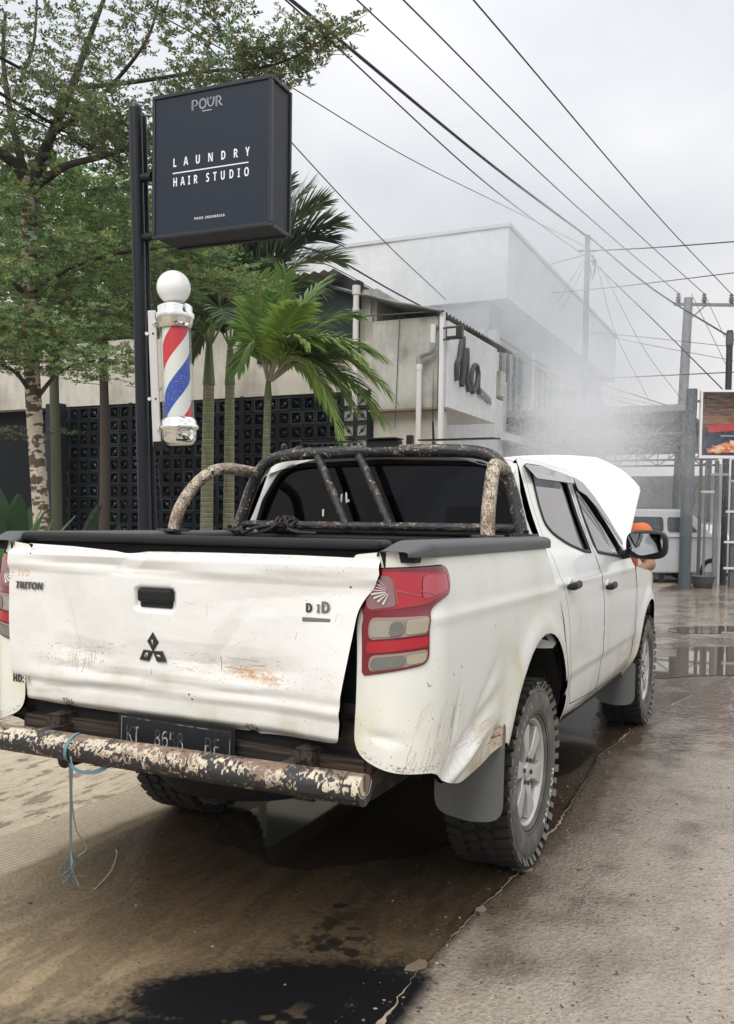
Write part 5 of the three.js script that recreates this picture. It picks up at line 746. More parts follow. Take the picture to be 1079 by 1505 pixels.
// plate
const plateTex = canvasTex(512, 160, (g, W, H) => {
  g.fillStyle = '#0c1018'; g.fillRect(0, 0, W, H); g.strokeStyle = '#8f938c'; g.lineWidth = 3; g.strokeRect(8, 8, W - 16, H - 16); g.fillStyle = '#a9ab9c'; g.save(); g.scale(0.66, 1); g.font = '96px sans-serif'; g.fillText('KT', 40, 112); g.fillText('8658', 245, 112); g.fillText('BE', 590, 112); g.restore();
  const im = g.getImageData(0, 0, W, H), d = im.data; for (let j = 0; j < H; j++) for (let i = 0; i < W; i++) { const k = sst(fbm(i / 22, j / 30 + 8, 4), 0.42, 0.62) * 0.75, q = (j * W + i) * 4; d[q] = lerp(d[q], 15, k); d[q + 1] = lerp(d[q + 1], 18, k); d[q + 2] = lerp(d[q + 2], 26, k); } g.putImageData(im, 0, 0);
});
{
  const g = new THREE.PlaneGeometry(0.45, 0.125); g.rotateY(-Math.PI / 2); g.rotateX(0.015); const pl = put('license_plate', g.translate(-1.232, 0.672, 0.005), std(1, 1, 1, 0.5, { map: plateTex }), truck);
  put('plate_holder', box(0.006, 0.14, 0.47, -1.226, 0.672, 0.005), darkMetal, pl);
}
// ---- pipe bumper ----
{
  const p = put('pipe_bumper', tube([V(-1.335, 0.633, -0.93), V(-1.34, 0.638, 0), V(-1.34, 0.643, 0.752)], 0.0455, 28, 30), peelPaint, truck); aroundPipe(p, -1.34, 0.638, 1.3);
  put('weld_bead', new THREE.TorusGeometry(0.0452, 0.0022, 6, 28).translate(0, 0, 0.70).translate(-1.34, 0.6428, 0), peelPaint, p);
  put('bumper_bracket', [box(0.16, 0.07, 0.05, -1.25, 0.645, 0.48), box(0.16, 0.07, 0.05, -1.25, 0.64, -0.48)], rustMetal, truck);
}
// ---- cab ----
const cabUV = (u, v) => [(u - 0.2) / 3.75, (v - 0.38) / 1.36];
const rearDoor = roundPoly([[0.73, 0.535, .03], [1.395, 0.495, .02], [1.38, 0.7], [1.355, 0.85], [1.335, 1.0], [1.32, 1.11], [1.30, 1.25], [1.335, 1.45], [1.355, 1.62], [1.35, 1.668, .02], [0.9, 1.690], [0.60, 1.682], [0.50, 1.665, .04], [0.445, 1.55], [0.425, 1.43], [0.405, 1.31], [0.43, 1.18], [0.49, 1.06], [0.55, 0.90], [0.60, 0.74]]);
const frontDoor = roundPoly([[1.41, 0.494, .02], [2.36, 0.455, .04], [2.39, 0.70], [2.37, 1.0], [2.30, 1.165, .03], [2.16, 1.30], [2.0, 1.44], [1.80, 1.56], [1.62, 1.635], [1.50, 1.66, .02], [1.375, 1.665, .015], [1.352, 1.45], [1.317, 1.25], [1.335, 1.11], [1.352, 0.95], [1.372, 0.85], [1.395, 0.7]]);
const grow = (poly, d) => { const cx = poly.reduce((a, p) => a + p[0], 0) / poly.length, cy = poly.reduce((a, p) => a + p[1], 0) / poly.length; return poly.map(([x, y], i) => { const a = poly[(i + poly.length - 1) % poly.length], b = poly[(i + 1) % poly.length], tx = b[0] - a[0], ty = b[1] - a[1], l = Math.hypot(tx, ty) || 1; let nx = ty / l, ny = -tx / l; if (nx * (x - cx) + ny * (y - cy) < 0 && Math.abs(nx * (x - cx) + ny * (y - cy)) > 0.05) { nx = -nx; ny = -ny; } return [x + nx * d, y + ny * d]; }); };
const cabOutline = roundPoly([[0.475, 0.66], [0.487, 0.56], [0.50, 0.50, .02], [1.4, 0.425], [2.40, 0.395, .02], [2.425, 0.6], [2.42, 0.95], [2.40, 1.12], [2.34, 1.20, .03], [2.2, 1.325], [2.03, 1.47], [1.83, 1.60], [1.64, 1.68], [1.45, 1.712], [0.9, 1.722], [0.55, 1.715], [0.43, 1.69, .03], [0.385, 1.55], [0.36, 1.43], [0.345, 1.31], [0.30, 1.30, .01], [0.245, 1.25], [0.285, 1.16], [0.35, 1.08], [0.42, 0.97], [0.46, 0.85], [0.474, 0.76]]);
const rearWin = roundPoly([[0.60, 1.648, .03], [0.535, 1.50, .05], [0.52, 1.40, .03], [0.60, 1.355, .05], [0.80, 1.305, .1], [1.08, 1.262, .02], [1.235, 1.255, .015], [1.27, 1.45], [1.28, 1.60], [1.275, 1.635, .02]]);
const frontWin = roundPoly([[1.39, 1.25, .015], [2.08, 1.205, .02], [2.10, 1.29, .04], [1.96, 1.42], [1.78, 1.53], [1.62, 1.60], [1.46, 1.632, .02], [1.43, 1.60], [1.415, 1.45]]);
const fender = roundPoly([[2.405, 0.405, .02], [2.50, 0.41], ...arcPts(2.95, 0.46, 0.43, 184, 0), [3.40, 0.46], [3.62, 0.5, .05], [3.78, 0.62, .05], [3.80, 0.80, .06], [3.66, 0.92, .08], [3.4, 1.02], [3.0, 1.085], [2.6, 1.12], [2.43, 1.135, .02], [2.435, 0.95], [2.44, 0.6]]);
const doors = [];
for (const s of [1, -1]) {
  const f = (u, v) => [u, v, s * bodyWidth(u, v, false)], fo = (d) => (u, v) => [u, v, s * (bodyWidth(u, v, false) + d)];
  put('cab_side', panel(cabOutline, [grow(rearDoor, 0.0045), grow(frontDoor, 0.0045)], f, 0.014, 0.03, s, cabUV), paintCab, truck);
  put('front_fender', panel(fender, [], f, 0.018, 0.03, s, cabUV), paintCab, truck);
  for (const [o, w, rear] of [[rearDoor, rearWin, 1], [frontDoor, frontWin, 0]]) {
    const d = put(rear ? 'rear_door' : 'front_door', panel(o, [w], f, 0.012, 0.025, s, cabUV), paintCab, truck); doors.push(d);
    const gl = put('window', panel(w, [], fo(-0.012), 0.03, 0, s), glassSide, d);
    const ring = [...w, w[0]].map(([u, v]) => V(u, v, s * (bodyWidth(u, v, false) - 0.003))); put('window_trim', tube(ring, 0.011, 6, ring.length * 2, 0.1), blackPlastic, d);
    if (rear) put('window_bar', panel([[1.235, 1.25], [1.275, 1.25], [1.318, 1.64], [1.272, 1.64]], [], fo(-0.004), 0.02, 0.006, s), blackPlastic, d);
    const hx = rear ? 0.60 : 1.49, hy = rear ? 1.118 : 1.065, hz = bodyWidth(hx, hy, false);
    const h = put('door_handle', gridGeo((a, b) => { const t = a * 2 - 1, th = b * Math.PI * 2, k = Math.sqrt(Math.max(0, 1 - t ** 4)), e = 0.022 * sst(Math.abs(t), 1.0, 0.45); return [hx + t * 0.105, hy + 0.019 * k * Math.sin(th) + 0.004 * t, s * (hz + 0.006 + e + 0.013 * k * Math.cos(th))]; }, 20, 12), blackPlastic, d);
    put('handle_bowl', new THREE.SphereGeometry(0.045, 16, 10).scale(1, 0.8, 0.16).translate(hx - 0.03, hy, s * (hz + 0.001)), paintPlain, h);
    // rain visor over the window
    const vis = rear ? [[0.50, 1.675], [0.9, 1.692], [1.36, 1.672], [1.345, 1.622], [0.95, 1.618], [0.53, 1.612]] : [[1.385, 1.66], [1.60, 1.642], [1.80, 1.565], [2.0, 1.45], [2.17, 1.30], [2.11, 1.275], [1.96, 1.40], [1.76, 1.50], [1.58, 1.565], [1.40, 1.59]];
    put('rain_visor', panel(roundPoly(vis.map((p) => [...p, 0.02])), [], (u, v) => { const k = rear ? sst(v, 1.69, 1.61) : 0.8; return [u, v, s * (bodyWidth(u, v, false) + 0.006 + 0.028 * k)]; }, 0.012, 0.004, s), rear ? std(0.14, 0.14, 0.155, 0.2, { clearcoat: 0.6, side: THREE.DoubleSide }) : std(0.02, 0.018, 0.02, 0.15, { clearcoat: 0.8, side: THREE.DoubleSide }), d);
  }
  // mirror
  const mz = (z) => s * z, m = put('door_mirror', (() => { const g = gridGeo((a, b) => { const th = a * 2 * Math.PI, ph = b * Math.PI, e = (x, p) => Math.sign(x) * Math.abs(x) ** p; return [2.02 + 0.075 * e(Math.cos(ph), 0.7), 1.285 + 0.088 * e(Math.sin(th) * Math.sin(ph), 0.6) * (1 - 0.0 * a), mz(1.005 + 0.122 * e(Math.cos(th) * Math.sin(ph), 0.62))]; }, 36, 16); return g; })(), blackPlastic, truck);
  put('mirror_arm', [tube([V(2.06, 1.215, mz(0.835)), V(2.05, 1.225, mz(0.88)), V(2.04, 1.24, mz(0.93))], 0.028, 10, 8), panel([[2.05, 1.20], [2.20, 1.19], [2.13, 1.275]], [], fo(0.006), 0.02, 0.01, s)], blackPlastic, m);
  const mg = roundPoly([[-0.1, 0.066, .02], [0.098, 0.066, .03], [0.098, -0.035, .03], [-0.03, -0.068, .03], [-0.098, -0.02, .03]]);
  put('mirror_glass', panel(mg, [], (u, v) => [1.942, 1.285 + v, mz(1.005 + u)], 0.01, 0.002, s > 0 ? 1 : -1), std(0.55, 0.57, 0.6, 0.02, { metalness: 1 }), m);
  put('rocker_panel', [box(1.9, 0.05, 0.14, 1.45, 0.455, s * 0.74, 0, 0, -0.02)], darkMetal, truck);
  put('wheel_well', [new THREE.CylinderGeometry(0.452, 0.452, 0.32, 28, 1, true, Math.PI / 2, Math.PI).rotateX(Math.PI / 2).translate(0.05, 0.5, s * 0.70), box(0.95, 0.5, 0.02, 0.05, 0.72, s * 0.535)], darkMetal, truck).material.side = THREE.DoubleSide;
  put('wheel_well', [new THREE.CylinderGeometry(0.432, 0.432, 0.32, 28, 1, true, Math.PI / 2, Math.PI).rotateX(Math.PI / 2).translate(2.95, 0.46, s * 0.69), box(0.9, 0.5, 0.02, 2.95, 0.7, s * 0.52)], darkMetal, truck);
}
// back wall of the cab and rear window
const backX = (y, z) => { const w = cabProfile(Math.min(y, 1.68)), k = clamp((Math.abs(z) - (w - 0.10)) / 0.10, 0, 1.2); return 0.315 + (y - 1.3) * 0.16 + 0.055 * k * k; };
{
  const ys = [0.86, 1.0, 1.1, 1.2, 1.3, 1.4, 1.5, 1.6, 1.68], half = ys.map((y) => [cabProfile(y) - 0.003, y]);
  const roofY = (z) => 1.68 + 0.1 * (1 - Math.abs(z / 0.655) ** 2.6), top = []; for (let i = 0; i <= 16; i++) { const z = 0.645 - 1.29 * i / 16; top.push([z, roofY(z) - 0.012]); }
  const out = [...half, ...top, ...half.slice().reverse().map(([z, y]) => [-z, y])];
  const win = roundPoly([[-0.68, 1.345, .05], [0.68, 1.345, .05], [0.645, 1.50], [0.545, 1.672, .08], [0, 1.69], [-0.545, 1.672, .08], [-0.645, 1.50]]);
  const bf = (u, v) => [backX(v, u), v, u];
  put('cab_back_wall', panel(out, [win], bf, 0.02, 0.02, 1, (u, v) => [u * 0.3 + 0.5, (v - 0.38) / 1.36]), paintPlain, truck);
  const rw = put('rear_window', panel(win, [], (u, v) => [backX(v, u * 0.9) + 0.008, v, u], 0.03, 0, 1), glassDark, truck);
  for (const [z, y, l, t] of [[-0.205, 1.505, 0.055, 0.08], [-0.178, 1.515, 0.05, -0.05], [-0.30, 1.44, 0.035, 0], [-0.165, 1.50, 0.012, 0]]) put('paint_mark', rbox(0.003, l, 0.009, backX(y, z * 0.9) + 0.005, y, z, 0.001).applyMatrix4(new THREE.Matrix4().makeTranslation(0, y, z).multiply(new THREE.Matrix4().makeRotationX(t)).multiply(new THREE.Matrix4().makeTranslation(0, -y, -z))), std(0.7, 0.7, 0.68, 0.7), rw);
  put('window_seal', tube([...win, win[0]].map(([z, y]) => V(backX(y, z) - 0.002, y, z)), 0.012, 6, 160, 0.1), rubber, rw);
}
const roofH = (x, z) => { const w = 0.655; return 1.68 + 0.1 * (1 - Math.min(1, Math.abs(z / w)) ** 2.6) * 1.0 - 0.02 * sst(x, 1.2, 1.6) - 0.05 * sst(x, 0.48, 0.36) ** 2 - 0.008; };
put('roof', gridGeo((a, b) => { const x = lerp(0.362, 1.56, a), z = lerp(-0.655, 0.655, b), edge = 0.004 * Math.exp(-((Math.abs(z) - 0.5) ** 2) / 0.0008); return [x + 0.03 * (1 - Math.abs(z / 0.655) ** 2) * (a - 0.5), roofH(x, z) - edge, z]; }, 40, 50), paintPlain, truck);
{
  const ws = put('windshield', gridGeo((a, b) => { const t = b * 2 - 1, z = t * lerp(0.62, 0.76, a), bow = 0.12 * (1 - t * t); return [lerp(1.53, 2.30, a) + bow * lerp(0.4, 1, a), lerp(1.715, 1.20, a) + 0.05 * Math.sin(a * Math.PI) + 0.05 * (1 - t * t) * (1 - a), z]; }, 16, 24), glassSide, truck);
  put('wiper', rod(V(2.38, 1.215, 0.5), V(2.25, 1.29, 0.0), 0.006, 6), rubber, ws);
  put('cowl', [box(0.2, 0.04, 1.56, 2.42, 1.165, 0)], blackPlastic, truck);
  // hood standing open on its rear hinges
  const ho = (l, z, d) => { const a = 40 * Math.PI / 180, q = z / 0.765, h = 0.075 * (1 - Math.abs(q) ** 2.4) - 0.045 * Math.abs(q) ** 6 + 0.012 * Math.exp(-(((Math.abs(q) - 0.55) / 0.08) ** 2)) * l - 0.03 * (l / 1.12) ** 6 - d; return [2.50 + l * Math.cos(a) - h * Math.sin(a), 1.165 + l * Math.sin(a) + h * Math.cos(a), z]; };
  const lmax = (z) => 1.15 - 0.30 * Math.abs(z / 0.765) ** 3.2;
  const hood = put('hood', gridGeo((a, b) => { const z = lerp(-0.765, 0.765, b); return ho(a * lmax(z), z, 0); }, 36, 48), paintPlain, truck);
  put('hood_liner', gridGeo((a, b) => { const z = lerp(-0.74, 0.74, b); return ho(0.02 + a * (lmax(z) - 0.04), z, 0.028); }, 24, 32), interiorMat, hood); hood.children[0].material.side = THREE.DoubleSide;
  put('hood_edge', tube(Array.from({ length: 33 }, (_, i) => { const z = lerp(-0.765, 0.765, i / 32); return V(...ho(lmax(z), z, 0.012)); }), 0.012, 8, 64), paintPlain, hood);
  for (const s of [-1, 1]) put('hood_rim', tube([V(...ho(0.02, s * 0.765, 0.012)), V(...ho(0.45, s * 0.765, 0.012)), V(...ho(0.84, s * 0.765, 0.012))], 0.012, 8, 12), paintPlain, hood);
  put('hood_strut', rod(V(2.9, 1.02, -0.62), V(...ho(0.7, -0.6, 0.03)), 0.007, 8), darkMetal, hood);
  put('engine_bay', [box(1.2, 0.06, 1.3, 3.1, 0.62, 0), box(0.5, 0.3, 0.6, 3.0, 0.82, -0.1), rbox(0.3, 0.12, 0.35, 3.05, 1.0, 0.1, 0.03), box(0.2, 0.2, 0.18, 2.75, 0.9, 0.5), rbox(0.25, 0.22, 0.3, 3.35, 0.85, 0.48, 0.03), box(0.05, 0.6, 1.4, 2.47, 0.85, 0)], std(0.045, 0.045, 0.048, 0.6), truck);
  put('radiator_grille', [rbox(0.1, 0.3, 1.2, 3.72, 0.82, 0, 0.03), box(0.06, 0.5, 1.3, 3.62, 0.75, 0)], blackPlastic, truck);
  put('front_bumper', [rbox(0.22, 0.28, 1.5, 3.76, 0.52, 0, 0.08, 4)], paintPlain, truck);
  for (const s of [-1, 1]) put('headlight', new THREE.SphereGeometry(0.14, 18, 12).scale(0.9, 0.7, 1.0).translate(3.64, 0.84, s * 0.62), lens(0.6, 0.62, 0.65, 0.1), truck);
  put('cab_floor', [box(2.0, 0.05, 1.6, 1.4, 0.52, 0), box(0.06, 0.75, 1.5, 2.36, 0.85, 0), box(0.05, 0.6, 1.6, 0.46, 0.9, 0)], interiorMat, truck);
  put('dashboard', [rbox(0.4, 0.22, 1.42, 2.18, 1.08, 0, 0.06, 3)], interiorMat, truck);
  put('steering_wheel', new THREE.TorusGeometry(0.185, 0.016, 8, 28).rotateY(Math.PI / 2).rotateZ(0.35).translate(1.86, 1.13, 0.37), rubber, truck);
  for (const z of [-0.36, 0.36]) { const seat = put('front_seat', [rbox(0.5, 0.16, 0.5, 1.55, 0.78, z, 0.06, 3), rbox(0.16, 0.62, 0.48, 1.26, 1.08, z, 0.07, 3)], seatMat, truck); put('headrest', [rbox(0.1, 0.17, 0.26, 1.21, 1.47, z, 0.045, 3), rod(V(1.22, 1.36, z - 0.06), V(1.22, 1.42, z - 0.06), 0.007, 6), rod(V(1.22, 1.36, z + 0.06), V(1.22, 1.42, z + 0.06), 0.007, 6)], seatMat, seat); }
  const rs = put('rear_seat', [rbox(0.45, 0.16, 1.3, 0.82, 0.78, 0, 0.06, 3), rbox(0.15, 0.58, 1.3, 0.57, 1.06, 0, 0.06, 3)], seatMat, truck); for (const z of [-0.4, 0.4]) put('headrest', rbox(0.1, 0.14, 0.24, 0.53, 1.41, z, 0.04, 3), seatMat, rs);
}
// ---- frame, axles ----
put('chassis', [box(4.6, 0.12, 0.07, 1.2, 0.56, 0.42), box(4.6, 0.12, 0.07, 1.2, 0.56, -0.42), box(0.08, 0.1, 0.9, -1.0, 0.58, 0), box(0.08, 0.1, 0.9, 0.9, 0.56, 0), rod(V(0, 0.385, -0.66), V(0, 0.385, 0.66), 0.05, 14), new THREE.SphereGeometry(0.14, 16, 12).translate(0, 0.385, -0.05), rod(V(3, 0.38, -0.66), V(3, 0.38, 0.66), 0.035, 12), box(0.6, 0.18, 0.4, 1.4, 0.52, 0.0), rod(V(-1.15, 0.52, -0.55), V(0.8, 0.5, -0.5), 0.03, 10)], rustMetal, truck);
for (const s of [-1, 1]) put('leaf_spring', [tube([V(-0.62, 0.5, s * 0.52), V(0, 0.42, s * 0.52), V(0.62, 0.5, s * 0.52)], 0.028, 6, 14)], rustMetal, truck);
put('spare_wheel', (() => { const g = new THREE.TorusGeometry(0.28, 0.1, 12, 32).rotateX(Math.PI / 2).translate(-0.72, 0.52, 0); return g; })(), rubber, truck);
// ---- wheels ----
const tyreTex = canvasTex(1024, 1024, (g, W) => {
  g.fillStyle = '#5a5955'; g.fillRect(0, 0, W, W); grime(g, W, W, [142, 135, 120], 0.8, 60, 4); speckle(g, 0, 0, W, W, 1200, '#2e2d2b', 0.6, 4);
  const ring = (s, a0, r, size, step, col = '#c9c6bb', al = 0.85) => { g.fillStyle = col; g.globalAlpha = al; g.font = `bold ${size}px sans-serif`; g.textAlign = 'center'; [...s].forEach((ch, i) => { g.save(); g.translate(W / 2, W / 2); g.rotate(a0 + i * step); g.translate(0, -r); g.fillText(ch, 0, 0); g.restore(); }); g.globalAlpha = 1; };
  ring('RADIAL', 2.05, 372, 74, 0.16, '#e4e2d8', 1); ring('MUD TERRAIN', 5.0, 376, 50, 0.125, '#a8a59b', 0.6);
  g.strokeStyle = '#34332f'; g.lineWidth = 5; for (const r of [330, 440, 470]) { g.beginPath(); g.arc(W / 2, W / 2, r, 0, 7); g.stroke(); }
});
const tyreSide = std(1, 1, 1, 0.85, { map: tyreTex }), treadMat = std(0.034, 0.032, 0.029, 0.9, { specularIntensity: 0.5 }), lugMat = std(0.17, 0.16, 0.14, 0.9), rimMat = std(0.55, 0.55, 0.53, 0.35, { metalness: 0.35, clearcoat: 0.3 }), rimDark = std(0.06, 0.058, 0.055, 0.6, { metalness: 0.3 });
const RT = 0.385, WT = 0.132;
const tyreBody = lathe([[0.215, -0.10], [0.235, -0.118], [0.29, -0.129], [0.335, -0.124], [0.362, -0.11], [0.368, -0.06], [0.369, 0.06], [0.362, 0.11], [0.335, 0.124], [0.29, 0.129], [0.235, 0.118], [0.215, 0.10]], 72).rotateX(Math.PI / 2);
const sideWall = (z0) => { const P = [], U = [], I = [], rs = [[0.213, 0.102], [0.226, 0.113], [0.25, 0.1235], [0.29, 0.1305], [0.335, 0.1258], [0.358, 0.1155]], n = 72; rs.forEach(([r, z]) => { for (let i = 0; i <= n; i++) { const a = i / n * 2 * Math.PI; P.push(r * Math.cos(a), r * Math.sin(a), z0 * z); U.push(0.5 + 0.5 * r / 0.385 * Math.cos(a), 0.5 + 0.5 * r / 0.385 * Math.sin(a)); } }); for (let k = 0; k < rs.length - 1; k++) for (let i = 0; i < n; i++) { const a = k * (n + 1) + i, b = a + n + 1; z0 > 0 ? I.push(a, b, a + 1, b, b + 1, a + 1) : I.push(a, a + 1, b, b, a + 1, b + 1); } return geoFrom(P, null, U, I); };
const lugs = []; { const NL = 42; for (let i = 0; i < NL; i++) { const a = i / NL * 2 * Math.PI, big = i % 2; for (const [z, w, len, tw, off] of [[0.098, 0.062, big ? 0.046 : 0.038, 0.25, 0], [-0.098, 0.062, big ? 0.046 : 0.038, -0.25, 0.5], [0.032, 0.048, 0.042, -0.5, 0.35], [-0.032, 0.048, 0.042, 0.5, 0.8]]) { const g = new THREE.BoxGeometry(0.018, len * 0.82, w); g.rotateX(tw); g.translate(0.374, 0, z); g.rotateZ(a + off / NL * 2 * Math.PI); lugs.push(g); } for (const s of [1, -1]) { const g = new THREE.BoxGeometry(big ? 0.044 : 0.03, big ? 0.033 : 0.026, 0.010); g.rotateY(s * -0.5); g.translate(big ? 0.352 : 0.358, 0, s * 0.121); g.rotateZ(a + (s > 0 ? 0 : 0.5) / NL * 2 * Math.PI); lugs.push(g); } } }
const treadGeo = merge(lugs);
const spokeGeo = (() => { const s = new THREE.Shape(); s.moveTo(-0.030, 0.04); s.lineTo(-0.024, 0.10); s.lineTo(-0.040, 0.187); s.quadraticCurveTo(0, 0.20, 0.040, 0.187); s.lineTo(0.024, 0.10); s.lineTo(0.030, 0.04); s.closePath(); const h = new THREE.Path(); h.moveTo(-0.014, 0.085); h.lineTo(-0.02, 0.168); h.lineTo(0.02, 0.168); h.lineTo(0.014, 0.085); h.closePath(); const g = new THREE.ExtrudeGeometry(s, { depth: 0.022, bevelEnabled: true, bevelSize: 0.004, bevelThickness: 0.005, bevelSegments: 2 }); const p = g.attributes.position; for (let i = 0; i < p.count; i++) { const r = Math.hypot(p.getX(i), p.getY(i)); p.setZ(i, p.getZ(i) + 0.052 + 0.024 * Math.sin(clamp(r / 0.19) * 1.9)); } g.computeVertexNormals(); return g; })();
const rimDisc = lathe([[0.0, 0.02], [0.15, 0.005], [0.186, -0.045], [0.19, -0.05]], 48).rotateX(Math.PI / 2);
const rimDish = lathe([[0.188, -0.05], [0.198, 0.07], [0.205, 0.096], [0.214, 0.106], [0.222, 0.104], [0.224, 0.092], [0.214, 0.07], [0.206, -0.1]], 60).rotateX(Math.PI / 2);
function wheel(x, z, s, spin) {
  const w = new THREE.Group(); w.name = 'wheel'; w.position.set(x, RT, z); if (s < 0) w.rotation.y = Math.PI; truck.add(w);
  const sp = new THREE.Group(); sp.rotation.z = 0;
  const turned = (g) => g.clone().rotateZ(spin);
  const ty = put('tyre', turned(merge([tyreBody, treadGeo])), treadMat, w); put('sidewall', turned(sideWall(1)), tyreSide, w); put('inner_sidewall', turned(sideWall(-1)), tyreSide, w);
  const shoulder = []; for (let i = 0; i < 42; i++) { const big = i % 2, g = new THREE.BoxGeometry(big ? 0.042 : 0.027, big ? 0.03 : 0.023, 0.007); g.rotateY(-0.5); g.translate(big ? 0.352 : 0.358, 0, 0.1235); g.rotateZ(i / 42 * 2 * Math.PI); shoulder.push(g); } put('shoulder_lugs', turned(merge(shoulder)), lugMat, w).userData = { kind: 'stuff' };
  put('rim', turned(rimDish), rimMat, w); put('rim_disc', rimDisc, rimDark, w); put('brake_drum', new THREE.CylinderGeometry(0.17, 0.17, 0.06, 32).rotateX(Math.PI / 2).translate(0, 0, -0.02), rimDark, w);
  for (let k = 0; k < 6; k++) put('spoke', spokeGeo.clone().rotateZ(k * Math.PI / 3 + spin), rimMat, w);
  put('hub_cap', turned(lathe([[0, 0.098], [0.026, 0.097], [0.036, 0.09], [0.038, 0.06], [0.062, 0.075], [0.07, 0.06]], 28).rotateX(Math.PI / 2)), rimMat, w);
  for (let k = 0; k < 6; k++) put('lug_nut', new THREE.CylinderGeometry(0.0095, 0.0105, 0.03, 6).rotateX(Math.PI / 2).translate(0.052 * Math.cos(k * Math.PI / 3 + 0.5 + spin), 0.052 * Math.sin(k * Math.PI / 3 + 0.5 + spin), 0.085), rimDark, w);
  return w;
}
wheel(0, 0.757, 1, 0.26); wheel(3, 0.757, 1, 0.8); wheel(0, -0.757, -1, 1.3); wheel(3, -0.757, -1, 0.1);
// mud flaps
for (const s of [1, -1]) {
  const fl = (z0, z1, y0, y1, x) => put('mud_flap', panel(roundPoly([[z0, y0, .07], [(z0 + z1) / 2, y0 - 0.012], [z1, y0, .06], [z1, y1, .02], [z0, y1, .02]]), [], (u, v) => [x - 0.03 * (y1 - v) + 0.006 * Math.sin(u * 30), v, s * u], 0.02, 0.006, s), std(0.155, 0.16, 0.163, 0.75, { side: THREE.DoubleSide, bumpMap: pipeBump, bumpScale: 0.001 }), truck);
  fl(0.625, 0.89, 0.315, 0.68, -0.46); fl(0.62, 0.88, 0.22, 0.5, 2.50);
}
// ---- roll bar ----
{
  const rb = new THREE.Group(); rb.name = 'roll_bar'; truck.add(rb);
  const hx = 0.245, uvs = (m, k) => { const a = m.geometry.attributes.uv.array; for (let i = 0; i < a.length; i += 2) a[i] = a[i] / k; return m; };
  const hoopPts = [[0.742, 1.335], [0.712, 1.45], [0.672, 1.575], [0.625, 1.665], [0.555, 1.715], [0.40, 1.735], [0, 1.742], [-0.40, 1.735], [-0.555, 1.715], [-0.625, 1.665], [-0.672, 1.575], [-0.712, 1.45], [-0.742, 1.335]];
  uvs(put('hoop', tube(hoopPts.map(([z, y]) => V(hx + (y - 1.335) * 0.12, y - 0.008, z)), 0.0295, 18, 90), peelDark, rb), 1.1);
  uvs(put('crossbar', tube([V(hx + 0.005, 1.378, -0.72), V(hx + 0.005, 1.38, 0.72)], 0.019, 12, 12), peelDark, rb), 0.7);
  for (const [z0, z1] of [[-0.30, -0.125], [-0.075, 0.105]]) uvs(put('diagonal_brace', tube([V(hx + 0.035, 1.715, z0), V(hx + 0.008, 1.38, z1)], 0.02, 12, 8), peelDark, rb), 0.6);
  for (const s of [1, -1]) { uvs(put('side_stay', tube([V(-0.265, 1.335, s * 0.748), V(-0.235, 1.44, s * 0.738), V(-0.15, 1.55, s * 0.72), V(-0.04, 1.625, s * 0.695), V(0.08, 1.645, s * 0.668), V(0.28, 1.635, s * 0.645)], 0.028, 18, 50), peelStay, rb), 1.1); put('foot_plate', rbox(0.12, 0.012, 0.10, -0.265, 1.348, s * 0.748, 0.003), peelDark, rb); put('foot_plate', rbox(0.13, 0.012, 0.10, hx + 0.02, 1.349, s * 0.742, 0.003), peelDark, rb); put('foot_bolt', new THREE.CylinderGeometry(0.012, 0.012, 0.02, 6).translate(hx - 0.03, 1.362, s * 0.765), darkMetal, rb); }
  put('lamp_bracket', [rbox(0.07, 0.062, 0.16, hx + 0.06, 1.755, 0.045, 0.008), box(0.09, 0.006, 0.165, hx + 0.05, 1.79, 0.045)], blackPlastic, rb);
  put('lamp_bracket', [rbox(0.035, 0.05, 0.03, hx + 0.1, 1.785, 0.16, 0.006)], blackPlastic, rb);
  put('top_plate', [box(0.12, 0.007, 0.36, hx + 0.11, 1.784, 0.40, 0, 0, 0.06), box(0.10, 0.006, 0.28, hx + 0.09, 1.784, -0.25, 0, 0, 0.06)], blackPlastic, rb);
  put('eye_ring', [new THREE.TorusGeometry(0.02, 0.006, 8, 18).translate(hx + 0.05, 1.758, -0.50), rod(V(hx + 0.05, 1.74, -0.48), V(hx + 0.05, 1.762, -0.40), 0.009, 8)], peelDark, rb);
  const ant = put('antenna', [new THREE.ConeGeometry(0.02, 0.05, 10).translate(0.62, 1.795, 0.17), rod(V(0.62, 1.8, 0.17), V(0.60, 1.90, 0.172), 0.007, 6, 0.005), rod(V(0.60, 1.90, 0.172), V(0.575, 2.16, 0.18), 0.0022, 5, 0.001)], blackPlastic, truck);
}
